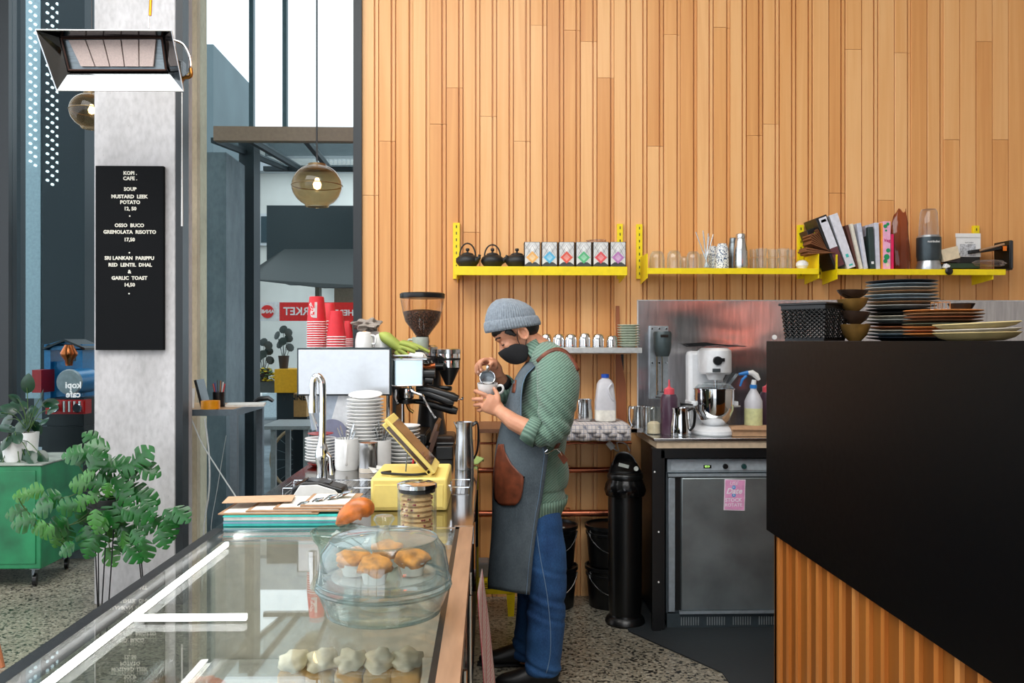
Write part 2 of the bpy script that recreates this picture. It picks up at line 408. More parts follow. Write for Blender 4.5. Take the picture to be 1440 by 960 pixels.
# concrete pillar
PY = 4.76
px0, px1 = X_(132, PY), X_(247, PY)
pil = struct('concrete_pillar', BX(px0, px1, PY, PY+.27, 0, 4.6), CONCRETE, 'square pale concrete pillar carrying the black menu board', bevel=.008)
struct('trim_2', BX(px1+.002, px1+.04, PY-.005, PY+.09, 0, 4.6), FRAME, 'dark steel post along the right edge of the concrete pillar')

# street front: frames and glass
GY = 5.8
def frame(n, bm, lab): return struct(n, bm, FRAME, lab)
g1 = struct('window_1', fb(-60, -260, 12, 790, GY, .1), FRAME, 'tall street window left of the concrete pillar, in a dark steel frame')
obj('sill', BX(X_(12, GY), X_(262, GY), GY-.02, GY+.12, 0, .14), CONC_DARK, g1)
obj('pane', BX(-7, X_(-60, GY), GY+.04, GY+.05, .14, 4.6), WINGLASS, g1, smooth=0)
obj('sill', BX(-7, X_(-60, GY), GY-.02, GY+.12, 0, .14), CONC_DARK, g1)
obj('pane', BX(X_(12, GY), X_(262, GY), GY+.04, GY+.05, .14, 4.6), WINGLASS, g1, smooth=0)
text('lettering', 'kopi\ncafe', .062, M('decal_white', (232, 236, 236), .5, bmp=0), g1, P(103, 548, GY+.03), mirror=True, bold=.0015, ext=.0005)
g2 = struct('window_2', fb(262, -260, 277, 800, GY-.02, .2), CONC_BEIGE, 'tall street window between the pillar and the cedar wall')
obj('pane', BX(X_(277, GY), -.6, GY+.04, GY+.05, .02, 4.6), WINGLASS, g2, smooth=0)
fr = M('transom_bronze', (112, 102, 84), .5)
obj('transom', fb(300, 178, 545, 198, GY, .07), fr, g2)
for a, b in ((350, 356), (397, 403)):
    obj('mullion', fb(a, -260, b, 178, GY+.055, .05), M('mullion_teal', (60, 84, 92), .5), g2)
obj('cable', TB([P(445, -240, GY-.1), P(445, 226, GY-.1)], .003, 6), BLACK, g2)
obj('bottom_rail', fb(277, 790, 560, 800, GY, .07), FRAME, g2)

# ---------------------------------------------------------------- outside
BMP = 0
struct('pavement', BX(-16, 6, 5.95, 12, -.1, -.005), CONC_DARK, 'grey pavement outside the windows')
struct('street', BX(-30, 14, 12, 26, -.16, -.06), M('asphalt', (96, 100, 102), .85, sc=80), 'asphalt street beyond the pavement')
CLAD = M('dark_cladding', (20, 34, 40), .6, sc=2, bmp=0)
WALLG = M('grey_facade', (98, 112, 116), .8, sc=1, bmp=0)
CREAM = M('cream_facade', (238, 236, 228), .8, sc=1, bmp=0)
PANE = M('far_window_glass', (70, 86, 92), .15)
# far cream building
bY = 19.0
far = thing('building', 'cream two-storey building across the street with a balcony and upstairs windows', 'building', (X_(420, bY), bY, 0))
obj('wall', fb(250, 240, 620, 560, bY, 3), CREAM, far)
obj('roof', PR([P(240, 240, bY-.3), P(640, 240, bY-.3), P(600, 196, bY-.3), P(300, 196, bY-.3)], (0, 3.5, 0)), M('roof_grey', (196, 202, 206), .7), far)
for k in range(6):
    f = obj('window_frame', fb(330+k*34, 300, 352+k*34, 345, bY-.1, .12), WHITE_ENAMEL, far)
    obj('pane', fb(333+k*34, 304, 349+k*34, 341, bY-.12, .03), PANE, f)
bal = obj('balcony', fb(440, 383, 520, 389, bY-1.2, 1.2), M('balcony_white', (220, 222, 220), .6), far)
for k in range(12):
    obj('railing_bar', fb(441+k*6, 364, 442.6+k*6, 384, bY-1.2, .05), bal.data.materials[0], bal)
obj('railing', fb(440, 362, 520, 365, bY-1.2, .05), bal.data.materials[0], bal)
# grey building seen in the left pane
lb = thing('building', 'grey apartment building seen through the left window, with pale window bands', 'building', (X_(60, 16), 16, 0))
obj('wall', fb(-160, 60, 300, 620, 16, 2.4), WALLG, lb)
f = obj('window_band', fb(22, 240, 62, 312, 15.9, .1), M('pale_band', (186, 190, 192), .6), lb)
f = obj('window_band', fb(24, 396, 62, 432, 15.9, .1), M('pale_band2', (214, 218, 216), .6), lb)
for k in range(3):
    w = obj('window_frame', fb(26+k*13, 456, 37+k*13, 486, 15.9, .08), WHITE_ENAMEL, lb)
    obj('pane', fb(28+k*13, 459, 35+k*13, 484, 15.87, .03), PANE, w)
# tall dark columns close to the left pane
t = thing('street_column', 'tall dark clad column outside, left of the lattice mast', 'column', (X_(100, 8), 8, 0))
obj('shaft', fb(82, -200, 119, 640, 8, .25), CLAD, t)
t = thing('light_strip_column', 'tall dark column with rows of small round lights outside the left window', 'column', (X_(71, 8.3), 8.3, 0))
obj('shaft', fb(59, -200, 83, 640, 8.2, .25), CLAD, t)
obj('sky_gap_strip', fb(36, -200, 57, 560, 8.2, .03), M('sky_gap_pale', (150, 170, 178), .4), t)  # pale strip standing in for the gap of sky between the columns
LITE = M_emit('small_lamp', (220, 236, 240), 1.3)
bm = nb()
for r in range(21):
    for cx_, dy_ in ((42, 0), (49, 6), (66, 2), (73, 8), (80, 2)):
        q = P(cx_, 3+r*12.4+dy_, 8.18)
        if cx_ > 55 or r < 19: lathe(bm, [(.0125, 0), (.0125, .02)], 8, align((0, 1, 0), q))
o = obj('lamp_dots', bm, LITE, t); o['kind'] = 'stuff'
t = tag(obj('street_column', fb(12, -200, 29, 640, 8.6, .25), CLAD, org=(X_(20, 8.6), 8.6, 0)), 'narrow dark column at the far left edge of the left window', 'column')
# lattice mast
t = thing('lattice_mast', 'pale steel lattice mast outside, close behind the left edge of the pillar', 'mast', (X_(125, 9.5), 9.5, 0))
MAST = M('galvanised_steel', (150, 162, 166), .5, .6)
xa, xb = X_(118.5, 9.5), X_(136, 9.5)
for x in (xa, xb): obj('leg', TB([(x, 9.5, 0), (x, 9.5, 6)], .02, 6), MAST, t)
z = .3; k = 0
while z < 5.7:
    obj('brace', TB([(xa if k % 2 == 0 else xb, 9.5, z), (xb if k % 2 == 0 else xa, 9.5, z+.22)], .01, 5), MAST, t)
    z += .22; k += 1
# sloping canopy over the pavement, in front of the right-hand window
t = thing('glass_canopy', 'sloping glazed canopy with dark rafters outside the right window', 'canopy', (X_(380, 7.2), 7.2, 2.6))
obj('glazing', prism(nb(), [P(300, 196, 6.6), P(560, 196, 6.6), P(560, 236, 8.6), P(405, 236, 8.6)], (0, 0, .02)), M_glass('canopy_glass', (225, 232, 232), 1.5, .08, haze=(220, 228, 230)), t, smooth=0)
for a, b in ((300, 402), (352, 420), (430, 462), (520, 520)):
    obj('rafter', TB([P(a, 197, 6.58), P(b, 237, 8.6)], .028, 4), CLAD, t)
obj('fascia', fb(370, 234, 580, 240, 8.6, .06), CLAD, t)
# dark shop block under the canopy
t = thing('kiosk_block', 'dark glazed shop block across the pavement below the canopy', 'building', (X_(440, 10), 10, 0))
obj('wall', fb(375, 289, 560, 392, 10, 1.2), M('dark_teal_cladding', (22, 38, 42), .4), t)
obj('awning', PR([P(345, 392, 9.2), P(345, 386, 9.2), P(400, 350, 10), P(560, 350, 10), P(560, 404, 9.2), P(452, 404, 9.2)], (0, .15, 0)), M('awning_grey', (58, 64, 64), .7), t)
obj('post', fb(443, 392, 449, 652, 10.1, .15), M('post_grey', (120, 118, 104), .7), t)
obj('post', fb(470, 392, 500, 650, 10.3, .15), M('post_tan', (168, 160, 140), .7), t)
# concrete street column behind the window
tag(obj('street_column', fb(284, 214, 318, 800, 6.6, .5), CONC_DARK, org=(X_(300, 6.6), 6.6, 0)), 'round-shouldered grey concrete column outside, right of the beige window jamb', 'column')
tag(obj('door_panel', fb(320, 440, 333, 690, 7.4, .08), M('pale_plywood', (186, 160, 128), .7), org=(X_(326, 7.4), 7.4, 0)), 'pale plywood panel standing between two dark posts outside', 'panel')
tag(obj('street_column', fb(336, 180, 357, 760, 7.3, .2), CLAD, org=(X_(346, 7.3), 7.3, 0)), 'slim black steel column outside, right of the plywood panel', 'column')
tag(obj('shopfront_fascia', fb(262, 296, 352, 340, 7.6, .2), M('fascia_grey', (150, 158, 160), .6), org=(X_(300, 7.6), 7.6, 2.2)), 'pale grey fascia board above a timber beam outside', 'fascia')
tag(obj('timber_beam', fb(262, 342, 352, 378, 7.65, .15), M('beam_brown', (116, 80, 56), .6), org=(X_(300, 7.65), 7.65, 2)), 'brown timber beam under the grey fascia outside', 'beam')
# market sign, read from behind
sY = 9.0
t = thing('market_sign', 'long red and white shop sign seen mirrored through the window', 'sign', tuple(P(430, 438, sY)))
obj('red_panel', fb(393, 425, 520, 451, sY, .06), M('sign_red', (226, 30, 26), .4, bmp=0), t, label='red panel with white lettering')
obj('white_panel', fb(360, 424.5, 393, 451, sY, .06), M('sign_white', (232, 234, 236), .4, bmp=0), t, label='white panel with a red disc')
obj('disc', LT([(.068, 0), (.068, .008)], 28, M4=align((0, -1, 0), P(376, 438, sY-.001))), M('sign_red', (0, 0, 0)), t)
for px in (362, 515): obj('post', fb(px, 451, px+3, 672, sY+.02, .03), CLAD, t)
SW = M('sign_letter_white', (240, 240, 240), .5, bmp=0)
text('lettering', 'MARKET', .115, SW, t, P(428, 438, sY-.004), mirror=True, bold=.002)
text('lettering', 'ANNE', .052, SW, t, P(376, 438, sY-.012), mirror=True, bold=.002)
text('lettering', 'WHERE', .085, SW, t, P(490, 440, sY-.004), mirror=True, bold=.002)
# parked car
def car(x0, Y):
    t = thing('parked_car', 'pale silver car parked beyond the window behind the potted plants', 'car', (x0+2, Y, -.06))
    body = [(0, .35), (.02, .72), (.35, .86), (1.05, .95), (1.75, 1.38), (3.0, 1.40), (3.7, 1.02), (4.15, .96), (4.25, .4)]
    pts = [(x0+a, Y, b-.06) for a, b in body]
    obj('body', PR(pts, (0, 1.65, 0)), M('car_silver', (196, 208, 212), .25, .3, coat=.5), t, bevel=.05)
    wn_ = [(1.18, .98), (1.8, 1.32), (2.35, 1.33), (2.35, .98)]; wn2 = [(2.42, .98), (2.42, 1.33), (2.95, 1.33), (3.45, 1.0)]
    for w in (wn_, wn2): obj('side_window', PR([(x0+a, Y-.012, b-.06) for a, b in w], (0, .03, 0)), PANE, t)
    for cx in (.8, 3.4):
        w = obj('wheel', LT([(.31, 0), (.31, .2)], 24, M4=align((0, 1, 0), (x0+cx, Y-.04, .26))), BLACK, t)
        obj('hubcap', LT([(.19, 0), (.16, .03)], 20, M4=align((0, -1, 0), (x0+cx, Y-.04, .26))), MAST, w)
    obj('headlamp', LT([(.09, 0), (.07, .05)], 14, M4=align((-1, -.6, 0), (x0+.12, Y+.02, .66))), WHITE, t)
car(X_(354, 12.6), 12.6)
# yellow planter and flowers
t = thing('planter', 'yellow box planter with yellow flowers outside the window', 'planter', (X_(395, 8.4), 8.4, 0))
obj('box', fb(386, 519, 418, 552, 8.4, .4), M('planter_yellow', (226, 168, 10), .5), t)
obj('stand', fb(389, 552, 415, 690, 8.45, .3), CLAD, t)
bm = nb(); bg = nb()
for k in range(70):
    q = P(random.uniform(357, 386), random.uniform(519, 537), 8.5+random.uniform(-.1, .25))
    lathe(bm if k % 3 else bg, [(0, 0), (.022, .01), (0, .02)], 5, Matrix.Translation(q))
o = obj('flowers', bm, M('petal_yellow', (232, 200, 30), .6), t); o['kind'] = 'stuff'
o = obj('foliage', bg, M('foliage_green', (60, 96, 40), .6), t); o['kind'] = 'stuff'
obj('trough', fb(356, 537, 386, 552, 8.45, .3), M('trough_grey', (80, 84, 82), .7), t)
# outdoor table and bicycle
t = thing('outdoor_table', 'small grey outdoor table beside the bicycle', 'table', (X_(392, 6.9), 6.9, 0))
obj('table_top', fb(366, 599, 436, 604, 6.9, .6), M('table_grey', (140, 146, 148), .5), t)
for x, dy in ((384, 0), (430, 0), (384, .5), (430, .5)):
    q = P(x, 602, 6.93)
    obj('leg', BX(q.x-.02, q.x+.02, q.y+dy, q.y+dy+.04, 0, q.z), M('table_grey', (0, 0, 0)), t)
t = thing('bicycle', 'dark bicycle leaning outside behind the outdoor table', 'bicycle', (X_(450, 8.15), 8.15, 0))
cx = X_(428, 8.15); r = .33
def ring(c, r, tr, seg=36, ax='y'):
    return [(c[0]+r*math.cos(2*PI*i/seg), c[1], c[2]+r*math.sin(2*PI*i/seg)) if ax == 'y' else (c[0]+r*math.cos(2*PI*i/seg), c[1]+r*math.sin(2*PI*i/seg), c[2]) for i in range(seg)]
for x in (cx, cx+1.02):
    w = obj('wheel', TB(ring((x, 8.15, r), r-.015, 0), .016, 6, closed=True), M('tyre_tan', (150, 128, 96), .6), t)
    bm = nb()
    for k in range(18):
        a = 2*PI*k/18; tube(bm, [(x, 8.15, r), (x+(r-.02)*math.cos(a), 8.15, r+(r-.02)*math.sin(a))], .0018, 3)
    o = obj('spokes', bm, MAST, w); o['kind'] = 'stuff'
FR = [((0, 0, 0), (.62, 0, -.05)), ((.62, 0, -.05), (.48, 0, .5)), ((.62, 0, -.05), (1.02, 0, 0)), ((.48, 0, .42), (1.02, 0, 0)), ((0, 0, 0), (.1, 0, .52)), ((.1, 0, .5), (.48, 0, .42)), ((.62, 0, -.05), (.1, 0, .42))]
bm = nb()
for a, b in FR[1:]: tube(bm, [Vector(a)+Vector((cx, 8.15, r)), Vector(b)+Vector((cx, 8.15, r))], .015, 6)
obj('frame', bm, BLACK, t)
obj('saddle', TB([(cx+.38, 8.15, r+.53), (cx+.6, 8.15, r+.55)], [(.02, .03), (.02, .08)], 8, ref=(0, 1, 0)), BLACK, t)
obj('handlebar', TB([(cx+.02, 7.97, r+.56), (cx+.1, 8.15, r+.56), (cx+.02, 8.33, r+.56)], .014, 8), CHROME, t)
# cardboard boards with lettering seen beyond the counter
t = thing('cardboard_carton', 'tan cardboard carton with black capital letters outside the window', 'carton', tuple(P(420, 590, 7.6)))
obj('body', fb(413, 553, 431, 586, 7.6, .22), M('cardboard', (176, 138, 84), .8), t)
text('lettering', 'VENNE', .07, BLACK, t, P(413, 559, 7.59), bold=.002)
obj('stand', fb(412, 586, 432, 760, 7.62, .2), CLAD, t)
for (x, yb, yt, s, lab) in ((371, 530, 512, 1.0, 'small potted plant with thin stems on the yellow planter, left one'), (399, 519, 500, 1.1, 'small dark potted plant with broad round leaves outside by the car')):
    Yp = 8.56 if s == 1.0 else 8.58
    q = P(x, yb-1, Yp); q.z = Z_(x, 537, 8.45) if s == 1.0 else Z_(x, 519, 8.4); t = thing('potted_plant', lab, 'plant', tuple(q))
    obj('pot', LT([(.04, 0), (.055, .13), (.05, .13), (.045, .1)], 16, M4=Matrix.Translation(q)), M('pot_brown', (54, 40, 34), .7), t)
    for k in range(7):
        a = k*2.4; h = .16+.03*k; e = q+Vector((.06*math.cos(a), .06*math.sin(a), h+.05))
        st = obj('stem', TB([q+Vector((0, 0, .1)), q+Vector((.03*math.cos(a), .03*math.sin(a), h*.7)), e], .003, 4), M('dark_leaf', (16, 34, 26), .4), t)
        obj('leaf', LT([(0, 0), (.045, .006), (0, .012)], 10, M4=align((math.cos(a), -1.2, .5), e)), M('dark_leaf', (16, 34, 26), .4), t)
# generic toy ride in the left window
t = thing('ride_on_train', 'blue coin-operated ride-on engine with gabled cab outside the left window', 'ride', (X_(95, 6.6), 6.6, 0))
RB = M('ride_blue', (22, 122, 178), .3); RR = M('ride_red', (190, 22, 24), .35)
rY = 6.55
obj('plinth', fb(52, 600, 118, 628, rY, .6), BLACK, t)
obj('stand', fb(60, 628, 110, 745, rY+.1, .4), BLACK, t)
obj('chassis', fb(66, 560, 118, 600, rY+.05, .6), BLACK, t)
c_ = nb()
for a in ((62, 490, 71, 562), (107, 490, 116, 562)): fb(*a, rY+.25, .25, c_)
fb(62, 508, 116, 562, rY+.3, .2, c_); fb(62, 484, 116, 492, rY+.25, .25, c_)
obj('cab', c_, RB, t)
obj('gable', PR([P(62, 486, rY+.25), P(116, 486, rY+.25), P(89, 477, rY+.25)], (0, .25, 0)), RB, t)
for s_ in (0, 1):
    a, b = ((59, 489), (90, 476.5)) if not s_ else ((90, 476.5), (119, 489))
    obj('roof_panel', PR([P(*a, rY+.2), P(*b, rY+.2), P(b[0], b[1]+3, rY+.2), P(a[0], a[1]+3, rY+.2)], (0, .35, 0)), BLACK, t)
obj('boiler', LT([(.095, 0), (.095, .3)], 24, M4=align((0, 1, 0), P(98, 537, rY))), RB, t)
obj('smokebox_door', LT([(.098, 0), (.09, .02), (.0, .03)], 24, M4=align((0, -1, 0), P(98, 537, rY))), M('ride_grey', (150, 158, 162), .4), t)
obj('chimney', LT([(.025, 0), (.03, .04), (.06, .08), (.062, .1), (.035, .15), (.03, .16)], 18, M4=Matrix.Translation(P(97, 514, rY+.1))), M('copper', (190, 104, 60), .25, 1), t)
obj('side_box', fb(45, 520, 58, 552, rY+.1, .2), RR, t)
obj('running_board', fb(64, 562, 120, 582, rY+.02, .1), RR, t)
for k in range(9): obj('grille_bar', fb(85+k*3.6, 564, 87+k*3.6, 579, rY-.01, .03), WHITE if k % 2 else RR, t)
for x in (80, 112): obj('buffer', LT([(.025, 0), (.035, .04), (.03, .05)], 16, M4=align((0, -1, 0), P(x, 573, rY))), CHROME, t)

BMP = 0.05
# ---------------------------------------------------------------- menu board
mY = PY-.03
bq = P(182, 492, mY)
t = thing('menu_board', 'black felt letter board menu fixed to the concrete pillar', 'menu board', tuple(bq))
obj('board', fb(134, 233, 230, 492, mY, .028), M('board_felt', (12, 14, 17), .85, spec=.2, sc=8, stretch=(1, 1, 20), bmp=.15), t, bevel=.003)
MW = M('letter_cream', (232, 228, 214), .5, bmp=0)
for s, y, cx in (('KOPI .', 243.5, 183), ('CAFE .', 251, 183), ('SOUP', 266, 183), ('MUSTARD  LEEK', 276.5, 182), ('POTATO', 284.5, 183), ('12, 50', 293.5, 183), ('•', 304, 182.5), ('OSSO  BUCO', 317, 182), ('GREMOLATA  RISOTTO', 326.3, 182.5), ('17,50', 337, 182), ('•', 355.5, 182), ('SRI LANKAN  PARIPPU', 363, 182), ('RED  LENTIL  DHAL', 372.5, 183), ('&', 382, 182), ('GARLIC  TOAST', 391, 182), ('14,50', 400.5, 182), ('•', 413, 181.5)):
    text('lettering', s, .027, MW, t, P(cx, y, mY-.001), bold=.0009, sx=1.0, ext=.001)

# ---------------------------------------------------------------- radiant heater
HY = 4.1
t = thing('radiant_heater', 'polished steel radiant heater hanging in front of the top of the pillar', 'heater', tuple(P(160, 42, 4.3)))
o_ = [P(50, 42, 4.06), P(241, 43, 4.06), P(258, 128, 4.12), P(80, 127, 4.12)]
i_ = [P(88, 54, 4.15), P(229, 53, 4.15), P(235, 99, 4.165), P(99, 99, 4.165)]
MIR = M('heater_mirror', (128, 132, 134), .05, 1.0, bmp=0, var=.02)
for k, nm in enumerate(('top_reflector', 'side_reflector', 'bottom_reflector', 'side_reflector')):
    l = (k+1) % 4; q = [o_[k], o_[l], i_[l], i_[k]]
    bm = nb(); grid(bm, [[q[0], q[1]], [q[3], q[2]]])
    obj(nm, bm, MIR, t, smooth=0, solid=.003)
ob = nb(); hexa(ob, [i_[0]+Vector((0, .002, 0)), i_[1]+Vector((0, .002, 0)), i_[2]+Vector((0, .002, 0)), i_[3]+Vector((0, .002, 0))]+[p+Vector((0, .12, .0)) for p in i_])
obj('housing', ob, STEEL_DARK, t)
ia = [i_[0].lerp(i_[2], .06), i_[1].lerp(i_[3], .06), i_[2].lerp(i_[0], .12), i_[3].lerp(i_[1], .12)]
n_ = Vector((0, -.012, -.003))
CER = M('burner_ceramic', (186, 168, 162), .8, sc=160, bmp=.3)
for k in range(5):
    a, b = (k+.04)/5, (k+.96)/5
    q = [ia[0].lerp(ia[1], a), ia[0].lerp(ia[1], b), ia[3].lerp(ia[2], b), ia[3].lerp(ia[2], a)]
    bm = nb(); hexa(bm, q+[p+n_ for p in q]); obj('ceramic_tile', bm, CER, t)
fr_ = nb()
for k in range(4): tube(fr_, [i_[k]+n_, i_[(k+1) % 4]+n_], .006, 6)
obj('burner_frame', fr_, M('burnt_steel', (52, 34, 28), .4, .8), t)
rim = nb()
for k in range(4): tube(rim, [o_[k], o_[(k+1) % 4]], .0035, 6)
obj('rim', rim, STEEL, t)
obj('hanger_wire', TB([P(209, 40, 4.14), P(213, -60, 4.14), P(214, -330, 4.14)], .003, 6), STEEL, t)
obj('hanger_clip', TB([P(211, 22, 4.139), P(212, 0, 4.139)], .007, 8), M('clip_brass', (206, 146, 40), .3, 1), t)
obj('gas_hose', TB(smooth_pts([P(243, 56, 4.2), P(257, 62, 4.2), P(266, 78, 4.2), P(268, 95, 4.2), P(262, 106, 4.2), P(256, 112, 4.22)]), .006, 8), CHROME, t)
obj('gas_elbow', TB(smooth_pts([P(268, 96, 4.19), P(268, 107, 4.19), P(258, 110, 4.2), P(254, 118, 4.2)]), .009, 8), M('brass', (160, 110, 50), .35, 1), t)
obj('gas_valve', BX(P(251, 100, 4.2).x, P(258, 100, 4.2).x, 4.18, 4.24, P(0, 108, 4.2).z, P(0, 84, 4.2).z), STEEL_DARK, t, bevel=.004)
tag(obj('pull_cord', TB([P(256, 130, 4.6), P(256, 200, 4.6), P(256, 318, 4.6)], [.003, .003, .005], 6), WHITE, org=P(256, 318, 4.6)), 'thin white cord hanging down the dark post from the heater', 'cord')

# ---------------------------------------------------------------- pendant lamps (globes)
GLOBE = M_glass('smoked_globe', (206, 190, 160), 1.5, .5, haze=(196, 164, 116))
def globe(px, py, Y, rpx, lab):
    q = P(px, py, Y); r = rpx*Y/F_PX
    t = thing('pendant_lamp', lab, 'lamp', tuple(q), group='globe pendant lamps in the window')
    prof = [(.32*r, .8*r)]+[(r*math.cos(a), r*math.sin(a)*.86) for a in [math.radians(60-k*10) for k in range(13)]]+[(.45*r, -.84*r)]
    obj('globe', LT(prof, 32, M4=Matrix.Translation(q), cap=False), GLOBE, t)
    obj('cap', LT([(0, .9*r), (.36*r, .86*r), (.4*r, .72*r), (.3*r, .7*r)], 24, M4=Matrix.Translation(q)), M('lamp_cap_brass', (140, 118, 84), .4, .6), t)
    obj('band', TB([(q.x+r*1.003*math.cos(a), q.y+r*1.003*math.sin(a), q.z) for a in [2*PI*i/32 for i in range(32)]], .003, 5, closed=True), M('lamp_cap_brass', (0, 0, 0)), t)
    obj('bulb', LT([(0, -.17*r), (.13*r, -.1*r), (.17*r, .05*r), (.1*r, .2*r), (.07*r, .3*r), (0, .3*r)], 16, M4=Matrix.Translation(q)), M_emit('bulb_glow', (255, 220, 160), 9), t)
    obj('cord', TB([q+Vector((0, 0, .88*r)), Vector((q.x, q.y, 4.6))], .004, 6), BLACK, t)
    return t
globe(446, 261, 5.45, 35, 'smoked glass globe pendant lamp hanging right of centre in the window')
globe(129, 156, 5.35, 29, 'lit glass globe pendant lamp half hidden behind the left edge of the pillar')

# ---------------------------------------------------------------- green cabinet on castors
cY0, cY1 = 5.08, 5.6
xr = P(58, 650, cY0).x; zt = P(30, 652, cY0).z; zb_ = P(30, 800, cY0).z
t = thing('tool_cabinet', 'worn green steel cabinet on castors under the potted plants', 'cabinet', (xr-.35, (cY0+cY1)/2, 0))
GREEN = M('worn_green_paint', (36, 128, 82), .45, sc=6, var=.22, bmp=.08)
obj('body', BX(xr-.75, xr, cY0, cY1, zb_, zt-.012), GREEN, t, bevel=.006)
obj('top', BX(xr-.76, xr+.01, cY0-.008, cY1+.01, zt-.012, zt), M('worn_top', (150, 158, 148), .5, sc=9, var=.25), t, bevel=.004)
obj('door', BX(xr-.73, xr-.03, cY0-.006, cY0, zb_+.03, zt-.04), GREEN, t, bevel=.003)
hd = bpy.data.objects['door']
obj('handle', BX(xr-.70, xr-.62, cY0-.016, cY0-.006, zt-.25, zt-.235), M('worn_top', (0, 0, 0)), hd)
for x, y in ((xr-.06, cY0+.07), (xr-.06, cY1-.07), (xr-.69, cY0+.07), (xr-.69, cY1-.07)):
    c = obj('castor', BX(x-.03, x+.03, y-.03, y+.03, zb_-.014, zb_), STEEL_DARK, t)
    obj('wheel', LT([(.028, -.012), (.036, -.010), (.036, .010), (.028, .012)], 20, M4=align((1, .3, 0), (x-.012, y, .036))), BLACK_PLASTIC, c)
    obj('fork', PR([(x-.022, y-.02, zb_-.012), (x+.0, y-.02, zb_-.012), (x-.02, y-.02, .034)], (0, .04, 0)), STEEL_DARK, c)

# plants
LEAF = M('monstera_leaf', (24, 94, 32), .33, sc=14, var=.3, bmp=.1, coat=.2)
LEAF_L = M('young_leaf', (56, 122, 36), .4, sc=14, var=.2, coat=.2)
LEAF_D = M('dark_leaf_gloss', (20, 62, 38), .3, sc=14, var=.3, coat=.3)
STEM = M('plant_stem', (66, 96, 40), .5)
def split_leaf_mesh(L, W):
    """leaf blade along +X, cut into lobes along both margins, gently arched"""
    bm = nb(); n = 34
    def half(u): return W*(math.sin(PI*min(1, u**.72))**.75)*(1-.25*u)
    rows = []
    for s in (-1, 1):
        mid = []; edge = []
        for i in range(n+1):
            u = i/n
            cut = 1.0
            ph = (u*3.4+.2) % 1.0
            if .1 < u < .95 and ph > .74: cut = .3
            e = half(u)*cut
            z = -.16*L*u*u
            mid.append(Vector((L*u, 0, z))); edge.append(Vector((L*u+e*.32, s*e, z-.22*e)))
        vm = [bm.verts.new(p) for p in mid]; vh = [bm.verts.new(a.lerp(b, .5)+Vector((0, 0, .05*(b-a).length))) for a, b in zip(mid, edge)]; ve = [bm.verts.new(b) for b in edge]
        for i in range(n):
            bm.faces.new((vm[i], vm[i+1], vh[i+1], vh[i])); bm.faces.new((vh[i], vh[i+1], ve[i+1], ve[i]))
    bmesh.ops.remove_doubles(bm, verts=bm.verts, dist=1e-5)
    return bm
def round_leaf_mesh(L, W):
    bm = nb(); n = 10; rows = []
    for i in range(n+1):
        u = i/n; h = W*math.sin(PI*u**.8)**.7 if 0 < u < 1 else 0.0005
        rows.append([Vector((L*u, s*h, -.25*L*u*u-.2*abs(s)*h)) for s in (-1, -.5, 0, .5, 1)])
    return grid(bm, rows)
def mesh_of(bm, m, name):
    bmesh.ops.recalc_face_normals(bm, faces=bm.faces); me = bpy.data.meshes.new(name); bm.to_mesh(me); bm.free(); me.shade_smooth(); me.materials.append(m); return me
leafA = mesh_of(split_leaf_mesh(.13, .064), LEAF, 'leaf'); leafB = mesh_of(split_leaf_mesh(.11, .055), LEAF_L, 'leaf')
leafC = mesh_of(round_leaf_mesh(.12, .04), LEAF_D, 'leaf')
def put_leaf(me, parent, q, d, up, s=1.0):
    x = Vector(d).normalized(); z = Vector(up); z = (z-x*z.dot(x)).normalized(); y = z.cross(x)
    R = Matrix((x, y, z)).transposed().to_4x4()
    o = bpy.data.objects.new('leaf', me); C.objects.link(o); o.parent = parent
    o.matrix_basis = Matrix.Translation(Vector(q)-parent.location) @ R @ Matrix.Scale(s, 4); return o
pY = 4.36
base = P(150, 480, pY); base.z = 0
t = thing('monstera_plant', 'trailing split-leaf plant on a thin black wire stand in front of the pillar', 'plant', tuple(base))
pot = P(150, 742, pY)
potc = Vector((pot.x, pot.y, P(150, 700, pY).z))
obj('pot', LT([(.065, -.12), (.085, 0), (.078, 0), (.06, -.08)], 24, M4=Matrix.Translation(potc)), M('pot_dark', (40, 44, 42), .5), t)
st = nb()
zf = 0.0
for (xa_, xt, dy) in ((139, 131, -.03), (141, 152, -.1), (139, 138, .03), (150, 163, -.08), (206, 192, .05), (205, 188, .0)):
    a = P(xa_, 480, pY+dy); a.z = 0; b = P(xt, 700, pY+dy*.6); tube(st, [a, b], .0035, 5)
obj('wire_stand', st, BLACK, t)
tube_r = nb(); tube(tube_r, [(potc.x+.09*math.cos(a), potc.y+.09*math.sin(a), potc.z-.04) for a in [2*PI*i/24 for i in range(24)]], .004, 5, closed=True)
obj('stand_ring', tube_r, BLACK, t)
vines = [  # (pixel path, depth offset, leaf size)
    [(150, 700), (140, 660), (130, 630), (128, 618)], [(150, 700), (165, 670), (185, 650), (202, 655)],
    [(150, 700), (120, 690), (90, 700), (70, 692)], [(150, 700), (110, 735), (60, 735), (35, 715), (26, 700)],
    [(150, 700), (95, 740), (50, 738), (30, 725)], [(150, 700), (190, 700), (215, 725), (236, 730), (258, 722)],
    [(150, 700), (175, 740), (190, 765)], [(150, 700), (150, 740), (155, 775)], [(150, 700), (130, 735), (122, 770)],
    [(150, 700), (100, 720), (88, 760)], [(150, 700), (165, 690), (175, 715)], [(150, 700), (135, 690), (112, 655)]]
